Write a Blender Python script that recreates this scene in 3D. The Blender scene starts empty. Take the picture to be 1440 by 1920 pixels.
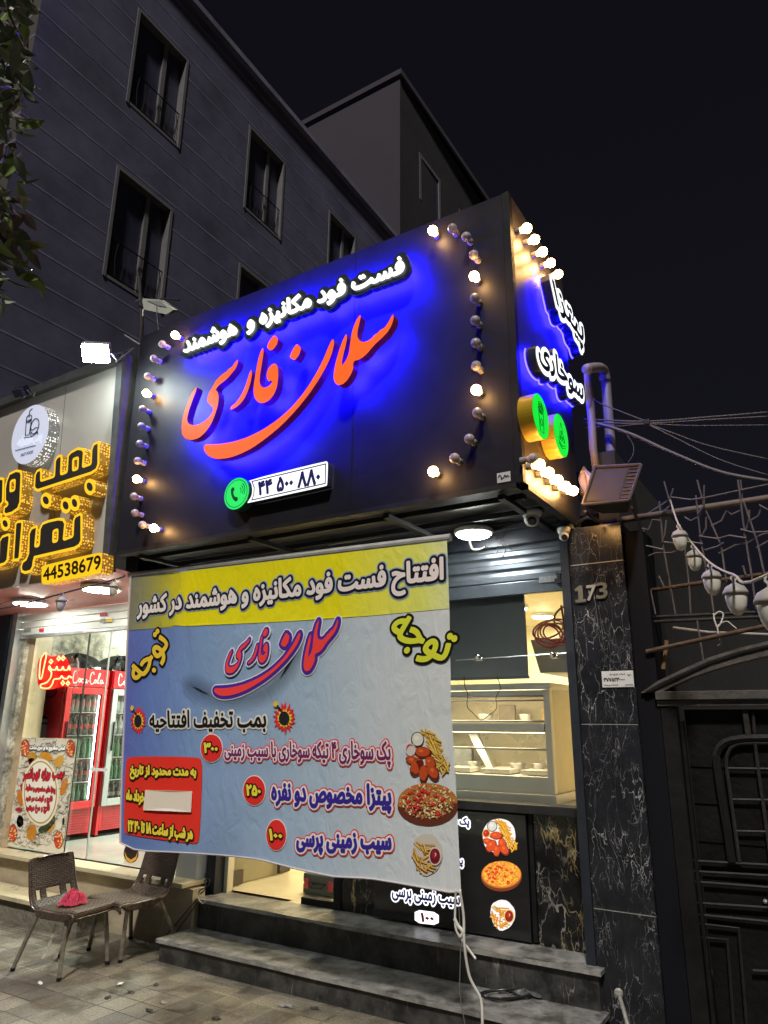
import bpy, math, random, unicodedata
import numpy as np
from mathutils import Vector, Matrix
from mathutils.geometry import delaunay_2d_cdt

# ------------------------------------------------------------------ camera, world, sun, exposure
S = bpy.context.scene
COL = S.collection
FPX, YAW, PITCH, ROLL = 1341.576, -0.556386, 0.286535, 0.006382
CAM = np.array([0.0, 0.0, 1.6])
_f = np.array([math.sin(YAW) * math.cos(PITCH), math.cos(YAW) * math.cos(PITCH), math.sin(PITCH)])
_r = np.array([math.cos(YAW), -math.sin(YAW), 0.0])
_u = np.cross(_r, _f)
RT = _r * math.cos(ROLL) + _u * math.sin(ROLL)
UP = -_r * math.sin(ROLL) + _u * math.cos(ROLL)
cd = bpy.data.cameras.new('camera')
cam = bpy.data.objects.new('camera', cd)
COL.objects.link(cam)
cd.sensor_fit = 'VERTICAL'
cd.sensor_height = 36
cd.lens = FPX / 1920 * 36
cd.clip_end = 600
cd.clip_start = 0.05
cam.matrix_world = Matrix(((RT[0], UP[0], -_f[0], 0), (RT[1], UP[1], -_f[1], 0), (RT[2], UP[2], -_f[2], 1.6), (0, 0, 0, 1)))
S.camera = cam

world = bpy.data.worlds.new('World')
S.world = world
world.use_nodes = True
wn = world.node_tree
bgn = wn.nodes['Background']
# night sky: a faint city glow, a little lighter towards the horizon
wtc = wn.nodes.new('ShaderNodeTexCoord')
wsx = wn.nodes.new('ShaderNodeSeparateXYZ')
wrp = wn.nodes.new('ShaderNodeValToRGB')
wn.links.new(wtc.outputs['Generated'], wsx.inputs[0])
wn.links.new(wsx.outputs['Z'], wrp.inputs[0])
wrp.color_ramp.elements[0].position = 0.0
wrp.color_ramp.elements[0].color = (0.0088, 0.0086, 0.0135, 1)
wrp.color_ramp.elements[1].position = 0.75
wrp.color_ramp.elements[1].color = (0.0050, 0.0046, 0.0075, 1)
wn.links.new(wrp.outputs[0], bgn.inputs[0])
bgn.inputs[1].default_value = 1.0

sun_d = bpy.data.lights.new('sun', 'SUN')
sun_d.energy = 3.1
sun_d.angle = math.radians(5)
sun_d.color = (1.0, 0.96, 0.88)
sun = bpy.data.objects.new('sun', sun_d)
COL.objects.link(sun)
sun.rotation_euler = Vector((-0.22, 0.55, -0.80)).to_track_quat('-Z', 'Y').to_euler()

S.view_settings.view_transform = 'Standard'
S.view_settings.look = 'None'
S.view_settings.exposure = 0.0
S.view_settings.gamma = 1.0
S.render.engine = 'CYCLES'
S.cycles.use_denoising = True
S.cycles.max_bounces = 7
S.cycles.transparent_max_bounces = 10
S.cycles.caustics_reflective = False
S.cycles.caustics_refractive = False
S.cycles.sample_clamp_indirect = 4.0

# ------------------------------------------------------------------ projection helpers: a photo pixel meets a real plane
def ray(x, y):
    return RT * ((x - 720) / FPX) - UP * ((y - 960) / FPX) + _f
def hit(p0, n, x, y):
    r = ray(x, y)
    t = np.dot(np.array(p0) - CAM, n) / np.dot(r, n)
    return CAM + r * t
def at_x(x, y, v): return hit((v, 0, 0), (1, 0, 0), x, y)
def at_y(x, y, v): return hit((0, v, 0), (0, 1, 0), x, y)
def at_z(x, y, v): return hit((0, 0, v), (0, 0, 1), x, y)
def at_d(x, y, d):
    r = ray(x, y)
    return CAM + r / np.linalg.norm(r) * d
def crop(x0, y0, s): return lambda p: (x0 + p[0] * s, y0 + p[1] * s)
def cropl(k, pts): return [k(p) for p in pts]

# ------------------------------------------------------------------ materials
def lin(c): return tuple((v / 255 / 12.92 if v / 255 <= 0.04045 else ((v / 255 + 0.055) / 1.055) ** 2.4) for v in c)
_mc = {}
def nodes_of(m): return m.node_tree.nodes, m.node_tree.links
def mat(name, col, rough=0.6, metal=0.0, var=0.0, scale=6.0, bump=0.0, bscale=None, spec=0.5, emit=None, es=0.0, alpha=1.0, stretch=None, coat=0.0):
    m = bpy.data.materials.new(name)
    m.use_nodes = True
    N, L = nodes_of(m)
    b = N['Principled BSDF']
    b.inputs['Base Color'].default_value = (*col, 1)
    b.inputs['Roughness'].default_value = rough
    b.inputs['Metallic'].default_value = metal
    b.inputs['Specular IOR Level'].default_value = spec
    b.inputs['Coat Weight'].default_value = coat
    if alpha < 1: b.inputs['Alpha'].default_value = alpha
    if emit:
        b.inputs['Emission Color'].default_value = (*emit, 1)
        b.inputs['Emission Strength'].default_value = es
    if var or bump:
        tc = N.new('ShaderNodeTexCoord')
        mp = N.new('ShaderNodeMapping')
        L.new(tc.outputs['Object'], mp.inputs[0])
        if stretch: mp.inputs['Scale'].default_value = stretch
    if var:
        n = N.new('ShaderNodeTexNoise')
        n.inputs['Scale'].default_value = scale
        n.inputs['Detail'].default_value = 7
        n.inputs['Roughness'].default_value = 0.65
        L.new(mp.outputs[0], n.inputs['Vector'])
        r = N.new('ShaderNodeValToRGB')
        r.color_ramp.elements[0].position = 0.3
        r.color_ramp.elements[1].position = 0.72
        r.color_ramp.elements[0].color = (*[c * (1 - var) for c in col], 1)
        r.color_ramp.elements[1].color = (*[min(1, c * (1 + var)) for c in col], 1)
        L.new(n.outputs['Fac'], r.inputs[0])
        L.new(r.outputs[0], b.inputs['Base Color'])
        mr = N.new('ShaderNodeMapRange')
        mr.inputs[3].default_value = max(0.03, rough - 0.15)
        mr.inputs[4].default_value = min(1, rough + 0.15)
        L.new(n.outputs['Fac'], mr.inputs[0])
        L.new(mr.outputs[0], b.inputs['Roughness'])
    if bump:
        n2 = N.new('ShaderNodeTexNoise')
        n2.inputs['Scale'].default_value = bscale or scale * 4
        n2.inputs['Detail'].default_value = 5
        L.new(mp.outputs[0], n2.inputs['Vector'])
        bp = N.new('ShaderNodeBump')
        bp.inputs['Strength'].default_value = bump
        bp.inputs['Distance'].default_value = 0.02
        L.new(n2.outputs['Fac'], bp.inputs['Height'])
        L.new(bp.outputs[0], b.inputs['Normal'])
    return m
def prn(c, rough=0.55):
    """printed ink, sRGB colour"""
    k = ('p', tuple(c), rough)
    if k not in _mc: _mc[k] = mat('ink', lin(c), rough, spec=0.3)
    return _mc[k]
def glo(c, s=1.0):
    """back-lit face, sRGB colour"""
    k = ('g', tuple(c), s)
    if k not in _mc: _mc[k] = mat('lit_face', (0.02, 0.02, 0.02), 0.4, emit=lin(c), es=s)
    return _mc[k]
def glass_mat(name, tint=(1, 1, 1), refl=0.08):
    m = bpy.data.materials.new(name)
    m.use_nodes = True
    N, L = nodes_of(m)
    N.remove(N['Principled BSDF'])
    t = N.new('ShaderNodeBsdfTransparent'); t.inputs[0].default_value = (*tint, 1)
    g = N.new('ShaderNodeBsdfGlossy'); g.inputs['Roughness'].default_value = 0.03
    f = N.new('ShaderNodeFresnel'); f.inputs[0].default_value = 1.45
    mx = N.new('ShaderNodeMixShader')
    mm = N.new('ShaderNodeMath'); mm.operation = 'MULTIPLY_ADD'; mm.inputs[1].default_value = 0.8; mm.inputs[2].default_value = refl * 0.3
    L.new(f.outputs[0], mm.inputs[0]); L.new(mm.outputs[0], mx.inputs[0])
    L.new(t.outputs[0], mx.inputs[1]); L.new(g.outputs[0], mx.inputs[2])
    L.new(mx.outputs[0], N['Material Output'].inputs[0])
    return m
def marble_mat(name, base, vein, gold=None, rough=0.25, thick=0.012, scale=5.0, stretch=(1, 1, 0.45), dens=0.5, spec=0.5, cl=(0.35, 1.7)):
    m = bpy.data.materials.new(name)
    m.use_nodes = True
    N, L = nodes_of(m)
    b = N['Principled BSDF']
    b.inputs['Roughness'].default_value = rough; b.inputs['Specular IOR Level'].default_value = spec
    tc = N.new('ShaderNodeTexCoord')
    mp = N.new('ShaderNodeMapping'); mp.inputs['Scale'].default_value = stretch
    L.new(tc.outputs['Object'], mp.inputs[0])
    nz = N.new('ShaderNodeTexNoise'); nz.inputs['Scale'].default_value = scale * 0.9; nz.inputs['Detail'].default_value = 6
    L.new(mp.outputs[0], nz.inputs['Vector'])
    ad = N.new('ShaderNodeVectorMath'); ad.operation = 'MULTIPLY_ADD'
    ad.inputs[1].default_value = (0.45, 0.45, 0.45)
    L.new(nz.outputs['Color'], ad.inputs[0]); L.new(mp.outputs[0], ad.inputs[2])
    prev = None
    for k, (sc, th) in enumerate(((scale * 0.55, thick), (scale * 1.7, thick * 0.9), (scale * 3.6, thick * 0.7))):
        v = N.new('ShaderNodeTexVoronoi'); v.feature = 'DISTANCE_TO_EDGE'; v.inputs['Scale'].default_value = sc
        L.new(ad.outputs[0], v.inputs['Vector'])
        r = N.new('ShaderNodeMapRange'); r.inputs[1].default_value = 0.0; r.inputs[2].default_value = th * (1 + k)
        r.inputs[3].default_value = 1.0; r.inputs[4].default_value = 0.0
        L.new(v.outputs['Distance'], r.inputs[0])
        n2 = N.new('ShaderNodeTexNoise'); n2.inputs['Scale'].default_value = 2.3 + 1.7 * k; n2.inputs['Detail'].default_value = 4
        L.new(tc.outputs['Object'], n2.inputs['Vector'])
        r2 = N.new('ShaderNodeMapRange'); r2.inputs[1].default_value = dens; r2.inputs[2].default_value = dens + 0.2
        L.new(n2.outputs['Fac'], r2.inputs[0])
        mu = N.new('ShaderNodeMath'); mu.operation = 'MULTIPLY'
        L.new(r.outputs[0], mu.inputs[0]); L.new(r2.outputs[0], mu.inputs[1])
        if prev is None: prev = mu
        else:
            mxm = N.new('ShaderNodeMath'); mxm.operation = 'MAXIMUM'
            L.new(prev.outputs[0], mxm.inputs[0]); L.new(mu.outputs[0], mxm.inputs[1]); prev = mxm
    n3 = N.new('ShaderNodeTexNoise'); n3.inputs['Scale'].default_value = 7; n3.inputs['Detail'].default_value = 10; n3.inputs['Roughness'].default_value = 0.7
    L.new(tc.outputs['Object'], n3.inputs['Vector'])
    br = N.new('ShaderNodeValToRGB')
    br.color_ramp.elements[0].color = (*[c * cl[0] for c in base], 1); br.color_ramp.elements[0].position = 0.40
    br.color_ramp.elements[1].color = (*[c * cl[1] for c in base], 1); br.color_ramp.elements[1].position = 0.62
    L.new(n3.outputs['Fac'], br.inputs[0])
    mix = N.new('ShaderNodeMix'); mix.data_type = 'RGBA'
    L.new(prev.outputs[0], mix.inputs[0]); L.new(br.outputs[0], mix.inputs[6])
    if gold:
        gm = N.new('ShaderNodeMix'); gm.data_type = 'RGBA'
        gm.inputs[6].default_value = (*vein, 1); gm.inputs[7].default_value = (*gold, 1)
        n4 = N.new('ShaderNodeTexNoise'); n4.inputs['Scale'].default_value = 5
        L.new(tc.outputs['Object'], n4.inputs['Vector'])
        r4 = N.new('ShaderNodeMapRange'); r4.inputs[1].default_value = 0.45; r4.inputs[2].default_value = 0.6
        L.new(n4.outputs['Fac'], r4.inputs[0]); L.new(r4.outputs[0], gm.inputs[0])
        L.new(gm.outputs[2], mix.inputs[7])
    else: mix.inputs[7].default_value = (*vein, 1)
    L.new(mix.outputs[2], b.inputs['Base Color'])
    return m

# ------------------------------------------------------------------ mesh builder
class MB:
    def __init__(s): s.v = []; s.f = []; s.m = []; s.uv = None
    def face(s, pts, mi=0):
        i = len(s.v); s.v += [tuple(p) for p in pts]; s.f.append(tuple(range(i, i + len(pts)))); s.m.append(mi)
    def box(s, x0, x1, y0, y1, z0, z1, mi=0):
        s.hexa([(x0, y0, z0), (x1, y0, z0), (x1, y1, z0), (x0, y1, z0)], [(x0, y0, z1), (x1, y0, z1), (x1, y1, z1), (x0, y1, z1)], mi); return s
    def hexa(s, a, b, mi=0):
        i = len(s.v); n = len(a); s.v += [tuple(p) for p in a] + [tuple(p) for p in b]
        s.f.append(tuple(i + k for k in reversed(range(n)))); s.f.append(tuple(i + n + k for k in range(n)))
        for k in range(n): s.f.append((i + k, i + (k + 1) % n, i + n + (k + 1) % n, i + n + k))
        s.m += [mi] * (n + 2); return s
    def obox(s, c, ax, ay, az, mi=0):
        c, ax, ay, az = map(np.array, (c, ax, ay, az))
        s.hexa([c - ax - ay - az, c + ax - ay - az, c + ax + ay - az, c - ax + ay - az], [c - ax - ay + az, c + ax - ay + az, c + ax + ay + az, c - ax + ay + az], mi); return s
    def tube(s, pts, r, n=8, mi=0, closed=False, cap=True, r2=None):
        P = [np.array(p, float) for p in pts]; N = len(P); i0 = len(s.v)
        ref = np.array([0.0, 0, 1])
        prevx = None
        for k, p in enumerate(P):
            a = P[(k - 1) % N] if (closed or k > 0) else P[0]
            b = P[(k + 1) % N] if (closed or k < N - 1) else P[-1]
            t = b - a; t = t / (np.linalg.norm(t) + 1e-12)
            if prevx is None:
                rr = ref if abs(t[2]) < 0.9 else np.array([1.0, 0, 0])
                x = np.cross(t, rr)
            else: x = prevx - t * np.dot(prevx, t)
            x = x / (np.linalg.norm(x) + 1e-12); prevx = x; y = np.cross(t, x)
            rad = r if r2 is None else r + (r2 - r) * k / max(1, N - 1)
            for j in range(n):
                a_ = 2 * math.pi * j / n
                s.v.append(tuple(p + (x * math.cos(a_) + y * math.sin(a_)) * rad))
        for k in range(N if closed else N - 1):
            for j in range(n):
                a = i0 + k * n + j; b = i0 + k * n + (j + 1) % n; k2 = (k + 1) % N
                s.f.append((a, b, i0 + k2 * n + (j + 1) % n, i0 + k2 * n + j)); s.m.append(mi)
        if cap and not closed:
            s.f.append(tuple(i0 + j for j in reversed(range(n)))); s.f.append(tuple(i0 + (N - 1) * n + j for j in range(n))); s.m += [mi, mi]
        return s
    def lathe(s, prof, o, axis=(0, 0, 1), n=16, mi=0):
        ax = np.array(axis, float); ax /= np.linalg.norm(ax)
        rr = np.array([1.0, 0, 0]) if abs(ax[0]) < 0.9 else np.array([0, 1.0, 0])
        x = np.cross(ax, rr); x /= np.linalg.norm(x); y = np.cross(ax, x); o = np.array(o, float); i0 = len(s.v)
        for r, h in prof:
            for j in range(n):
                a = 2 * math.pi * j / n
                s.v.append(tuple(o + ax * h + (x * math.cos(a) + y * math.sin(a)) * max(r, 1e-5)))
        for k in range(len(prof) - 1):
            for j in range(n):
                s.f.append((i0 + k * n + j, i0 + k * n + (j + 1) % n, i0 + (k + 1) * n + (j + 1) % n, i0 + (k + 1) * n + j)); s.m.append(mi)
        s.f.append(tuple(i0 + j for j in reversed(range(n)))); s.f.append(tuple(i0 + (len(prof) - 1) * n + j for j in range(n))); s.m += [mi, mi]
        return s
    def sphere(s, c, r, n=12, mi=0, sc=(1, 1, 1)):
        i0 = len(s.v); M_ = n // 2
        s.v.append((c[0], c[1], c[2] - r * sc[2]))
        for i in range(1, M_):
            t = math.pi * i / M_
            for j in range(n):
                a = 2 * math.pi * j / n
                s.v.append((c[0] + r * sc[0] * math.sin(t) * math.cos(a), c[1] + r * sc[1] * math.sin(t) * math.sin(a), c[2] - r * sc[2] * math.cos(t)))
        s.v.append((c[0], c[1], c[2] + r * sc[2])); top = len(s.v) - 1
        for j in range(n):
            s.f.append((i0, i0 + 1 + (j + 1) % n, i0 + 1 + j)); s.m.append(mi)
            b = i0 + 1 + (M_ - 2) * n
            s.f.append((b + j, b + (j + 1) % n, top)); s.m.append(mi)
        for i in range(M_ - 2):
            for j in range(n):
                a = i0 + 1 + i * n
                s.f.append((a + j, a + (j + 1) % n, a + n + (j + 1) % n, a + n + j)); s.m.append(mi)
        return s
    def grid(s, fn, nu, nv, mi=0, skip=None):
        i0 = len(s.v)
        for i in range(nu + 1):
            for j in range(nv + 1): s.v.append(tuple(fn(i / nu, j / nv)))
        for i in range(nu):
            for j in range(nv):
                if skip and skip((i + .5) / nu, (j + .5) / nv): continue
                a = i0 + i * (nv + 1) + j
                s.f.append((a, a + nv + 1, a + nv + 2, a + 1)); s.m.append(mi)
        return s
    def region(s, reg, fn, mi=0):
        """flat printed / lit shape: reg = (verts2d, tris, edges)"""
        i0 = len(s.v); s.v += [tuple(fn(p)) for p in reg[0]]
        for t in reg[1]: s.f.append(tuple(i0 + k for k in t)); s.m.append(mi)
        return s
    def extrude(s, reg, fn0, fn1, front=0, side=0, back=None):
        i0 = len(s.v); n = len(reg[0]); s.v += [tuple(fn0(p)) for p in reg[0]] + [tuple(fn1(p)) for p in reg[0]]
        for t in reg[1]:
            s.f.append(tuple(i0 + k for k in t)); s.m.append(front)
            if back is not None: s.f.append(tuple(i0 + n + k for k in reversed(t))); s.m.append(back)
        for a, b in reg[2]: s.f.append((i0 + a, i0 + b, i0 + n + b, i0 + n + a)); s.m.append(side)
        return s
    def build(s, name, mats, parent=None, smooth=False, bevel=0.0, flipfix=True):
        me = bpy.data.meshes.new(name)
        me.from_pydata(s.v, [], s.f)
        if not isinstance(mats, (list, tuple)): mats = [mats]
        for m in mats: me.materials.append(m)
        me.polygons.foreach_set('material_index', s.m)
        if smooth: me.polygons.foreach_set('use_smooth', [True] * len(s.f))
        if s.uv is not None:
            uv = me.uv_layers.new(name='UVMap')
            for l in me.loops: uv.data[l.index].uv = s.uv(me.vertices[l.vertex_index].co)
        me.update()
        o = bpy.data.objects.new(name, me)
        COL.objects.link(o)
        if parent is not None:
            o.parent = parent
            o.matrix_parent_inverse = Matrix.Translation(-Vector(parent.location)) if parent.rotation_euler.to_quaternion().angle < 1e-6 else parent.matrix_basis.inverted()
        if bevel:
            bm = o.modifiers.new('bevel', 'BEVEL'); bm.width = bevel; bm.segments = 2; bm.limit_method = 'ANGLE'
        return o
def tag(o, label=None, cat=None, group=None, kind=None):
    if label: o['label'] = label
    if cat: o['category'] = cat
    if group: o['group'] = group
    if kind: o['kind'] = kind
    return o
def thing(name, label, cat, loc=(0, 0, 0), group=None):
    o = bpy.data.objects.new(name, None); COL.objects.link(o); o.location = loc; o.empty_display_size = 0.1
    return tag(o, label, cat, group)
def move_copy(root, loc, label=None, group=None, rz=None):
    r = root.copy(); COL.objects.link(r); r.location = loc
    if rz is not None: r.rotation_euler = (0, 0, rz)
    if label: r['label'] = label
    if group: r['group'] = group
    for ch in list(root.children):
        c = ch.copy(); COL.objects.link(c); c.parent = r
        for g in list(ch.children):
            d = g.copy(); COL.objects.link(d); d.parent = c
    return r

# ------------------------------------------------------------------ 2-D shapes and lettering
def area2(p):
    p = np.array(p); x, y = p[:, 0], p[:, 1]
    return 0.5 * np.sum(x * np.roll(y, -1) - np.roll(x, -1) * y)
def offset_poly(p, d, sgn):
    p = np.array(p, float)
    keep = [0]
    for i in range(1, len(p)):
        if np.linalg.norm(p[i] - p[keep[-1]]) > 1e-6: keep.append(i)
    if len(keep) > 1 and np.linalg.norm(p[keep[-1]] - p[keep[0]]) < 1e-6: keep.pop()
    p = p[keep]
    if d == 0 or len(p) < 3: return p
    e = np.roll(p, -1, 0) - p; e /= (np.linalg.norm(e, axis=1)[:, None] + 1e-12)
    nr = np.stack([e[:, 1], -e[:, 0]], 1) * sgn
    out = []
    for i in range(len(p)):
        a, b = nr[i - 1], nr[i]; c = float(np.dot(a, b))
        if c < 0.2:
            out.append(p[i] + a * d)
            mid = a + b; l = np.linalg.norm(mid)
            if l > 1e-3: out.append(p[i] + mid / l * d)
            out.append(p[i] + b * d)
        else: out.append(p[i] + (a + b) / (1 + c) * d)
    return np.array(out)
def region(polys, off=0.0, grid=0.0):
    """union (non-zero winding) of closed outlines, grown by off, triangulated"""
    polys = [np.array(p, float) for p in polys if len(p) > 2]
    sgn = 1.0 if sum(area2(p) for p in polys) > 0 else -1.0
    polys = [offset_poly(p, off, sgn) for p in polys]
    polys = [p for p in polys if len(p) > 2]
    V = []; E = []
    for p in polys:
        i = len(V); n = len(p); V += [Vector((float(a), float(b))) for a, b in p]
        E += [(i + k, i + (k + 1) % n) for k in range(n)]
    if grid:
        A = np.concatenate(polys); lo = A.min(0); hi = A.max(0)
        for x in np.arange(lo[0] + grid / 2, hi[0], grid):
            for y in np.arange(lo[1] + grid / 2, hi[1], grid): V.append(Vector((x, y)))
    r = delaunay_2d_cdt(V, E, [], 0, 1e-6)
    pv = np.array([(v[0], v[1]) for v in r[0]]); T = np.array([t for t in r[2] if len(t) == 3])
    if len(T) == 0: return ([], [], [])
    c = pv[T].mean(1); w = np.zeros(len(T))
    for p in polys:
        a = p; b = np.roll(p, -1, 0)
        for s0 in range(0, len(T), 4000):
            cx = c[s0:s0 + 4000, 0][:, None]; cy = c[s0:s0 + 4000, 1][:, None]
            up = (a[:, 1] <= cy) & (b[:, 1] > cy); dn = (a[:, 1] > cy) & (b[:, 1] <= cy)
            left = (b[:, 0] - a[:, 0]) * (cy - a[:, 1]) - (cx - a[:, 0]) * (b[:, 1] - a[:, 1])
            w[s0:s0 + 4000] += np.sum(up & (left > 0), 1).astype(float) - np.sum(dn & (left < 0), 1)
    T = T[(w * sgn) > 0.5]
    cnt = {}
    for t in T:
        for k in range(3):
            e = (int(t[k]), int(t[(k + 1) % 3])); cnt[e] = cnt.get(e, 0) + 1
    edges = [e for e in cnt if (e[1], e[0]) not in cnt]
    return ([tuple(p) for p in pv], [tuple(int(k) for k in t) for t in T], edges)
FORMS = {}
for cp in list(range(0xFB50, 0xFE00)) + list(range(0xFE70, 0xFF00)):
    d = unicodedata.decomposition(chr(cp)).split()
    if len(d) == 2 and d[0] in ('<initial>', '<medial>', '<final>', '<isolated>'): FORMS.setdefault((chr(int(d[1], 16)), d[0][1:-1]), chr(cp))
NOFWD = set('اآدذرزژو')
def shape(s):
    out = []
    isl = lambda c: (c, 'isolated') in FORMS
    for i, c in enumerate(s):
        if not isl(c): out.append(c); continue
        pv = i > 0 and isl(s[i - 1]) and s[i - 1] not in NOFWD
        nx = i < len(s) - 1 and isl(s[i + 1]) and c not in NOFWD
        k = 'medial' if pv and nx else 'final' if pv else 'initial' if nx else 'isolated'
        out.append(FORMS.get((c, k), FORMS.get((c, 'isolated'), c)))
    out.reverse()
    i = 0
    while i < len(out):                                         # numbers keep their left-to-right order
        j = i
        while j < len(out) and (out[j].isdigit() or out[j] in ':'): j += 1
        if j > i + 1: out[i:j] = out[i:j][::-1]
        i = max(j, i + 1)
    return ''.join(out)
_tc = {}
def text_polys(s, res=3, raw=False):
    k = (s, res)
    if k in _tc: return _tc[k]
    c = bpy.data.curves.new('lettering_curve', 'FONT'); c.body = s if raw else shape(s); c.size = 1.0
    o = bpy.data.objects.new('lettering_curve', c); COL.objects.link(o)
    bpy.context.view_layer.update()
    cu = o.to_curve(bpy.context.evaluated_depsgraph_get())
    out = []
    for sp in cu.splines:
        b = sp.bezier_points; n = len(b); P = []
        for i in range(n):
            p0, h0 = b[i].co, b[i].handle_right; h1, p1 = b[(i + 1) % n].handle_left, b[(i + 1) % n].co
            straight = (h0 - p0).cross(p1 - p0).length < 1e-4 and (h1 - p1).cross(p1 - p0).length < 1e-4
            for q in range(1 if straight else res):
                t = q / res
                v = p0 * (1 - t) ** 3 + h0 * 3 * t * (1 - t) ** 2 + h1 * 3 * t * t * (1 - t) + p1 * t ** 3
                P.append((v.x, v.y))
        if len(P) > 2: out.append(np.array(P))
    o.to_curve_clear(); bpy.data.objects.remove(o); bpy.data.curves.remove(c)
    _tc[k] = out
    return out
def fit_text(s, quad2, raw=False, res=3):
    """outlines of s with their ink box laid on the 2-D quad TL, TR, BR, BL"""
    ps = text_polys(s, res, raw); A = np.concatenate(ps); lo, hi = A.min(0), A.max(0)
    TL, TR, BR, BL = [np.array(q) for q in quad2]; out = []
    for p in ps:
        u = ((p[:, 0] - lo[0]) / (hi[0] - lo[0]))[:, None]; v = ((p[:, 1] - lo[1]) / (hi[1] - lo[1]))[:, None]
        out.append((BL * (1 - u) + BR * u) * (1 - v) + (TL * (1 - u) + TR * u) * v)
    return out
def ell(cx, cy, rx, ry, n=28, rot=0.0):
    c, s = math.cos(rot), math.sin(rot)
    return [(cx + rx * math.cos(a) * c - ry * math.sin(a) * s, cy + rx * math.cos(a) * s + ry * math.sin(a) * c) for a in [2 * math.pi * k / n for k in range(n)]]
def smooth_closed(P, it=2):
    P = [np.array(p, float) for p in P]
    for _ in range(it):
        Q = []
        for i in range(len(P)):
            a, b = P[i], P[(i + 1) % len(P)]
            Q += [a * 0.8 + b * 0.2, a * 0.2 + b * 0.8]
        P = Q
    return [tuple(p) for p in P]
def catmull(P, n=6):
    P = [np.array(p, float) for p in P]; out = []
    for i in range(len(P) - 1):
        a = P[max(i - 1, 0)]; b = P[i]; c = P[i + 1]; d = P[min(i + 2, len(P) - 1)]
        for k in range(n):
            t = k / n
            out.append(0.5 * (2 * b + (c - a) * t + (2 * a - 5 * b + 4 * c - d) * t * t + (3 * b - a - 3 * c + d) * t ** 3))
    out.append(P[-1])
    return out
def sag(a, b, drop, n=16):
    a, b = np.array(a), np.array(b)
    return [a + (b - a) * (k / n) - np.array([0, 0, drop * 4 * (k / n) * (1 - k / n)]) for k in range(n + 1)]
R = random.Random(7)
# ------------------------------------------------------------------ shared materials
YS, XS, ZS, ZT = 3.49, -1.290, 2.855, 4.722          # sign box: front plane, side plane, bottom, top
XL = -4.605
YC = 4.383                                           # pillar face
M_navy = mat('navy_steel', (0.022, 0.026, 0.038), 0.42, 0.2, var=0.25, scale=9, bump=0.08)
M_dark = mat('dark_steel', (0.02, 0.02, 0.022), 0.5, 0.3, var=0.3, scale=12, bump=0.1)
M_black = mat('black_paint', (0.007, 0.007, 0.008), 0.6, var=0.35, scale=14, bump=0.1, spec=0.25)
M_alu = mat('aluminium', (0.55, 0.56, 0.58), 0.35, 0.8, var=0.12, scale=20)
M_steel = mat('stainless_steel', (0.82, 0.78, 0.74), 0.32, 0.25, var=0.10, scale=3)
M_white = mat('white_paint', (0.72, 0.72, 0.70), 0.5, var=0.06, scale=7)
M_cream = mat('cream_tile', (0.70, 0.63, 0.46), 0.25, var=0.08, scale=3)
M_conc = mat('grey_plaster', (0.015, 0.013, 0.0145), 0.9, var=0.25, scale=2.5, bump=0.3)
M_wire = mat('wire_plastic', (0.16, 0.15, 0.15), 0.6)
M_wirew = mat('white_wire', (0.6, 0.57, 0.53), 0.5)
M_rust = mat('rusty_iron', (0.09, 0.055, 0.035), 0.8, 0.3, var=0.5, scale=18, bump=0.3)
M_iron = mat('worn_iron', (0.030, 0.026, 0.024), 0.6, 0.4, var=0.4, scale=15, bump=0.2)
M_glass = glass_mat('clear_glass', (0.95, 0.97, 0.96), 0.1)
M_marq = marble_mat('black_marble', (0.017, 0.0178, 0.022), (0.55, 0.55, 0.56), rough=0.2, thick=0.006, scale=6.0, spec=0.3, stretch=(1, 1, 0.33), dens=0.47, cl=(.75, 1.25))
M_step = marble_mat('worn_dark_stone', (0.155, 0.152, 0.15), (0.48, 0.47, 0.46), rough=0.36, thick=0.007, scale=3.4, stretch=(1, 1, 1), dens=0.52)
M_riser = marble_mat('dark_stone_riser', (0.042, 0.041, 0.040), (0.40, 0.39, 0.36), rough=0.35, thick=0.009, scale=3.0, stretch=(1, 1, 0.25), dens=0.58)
M_goldm = marble_mat('gold_veined_marble', (0.010, 0.010, 0.011), (0.5, 0.48, 0.44), gold=(0.55, 0.42, 0.16), rough=0.12, thick=0.014, scale=5, stretch=(1, 1, 0.35), dens=0.47)
M_trav = mat('beige_stone', (0.36, 0.30, 0.21), 0.5, var=0.3, scale=3.2, bump=0.15, stretch=(1, 1, 2.5))
M_slab = mat('yellow_marble_slab', (0.52, 0.45, 0.30), 0.3, var=0.22, scale=4)
M_acp = mat('black_composite_panel', (0.013, 0.0125, 0.017), 0.5, var=0.15, scale=3, spec=0.25)

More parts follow.
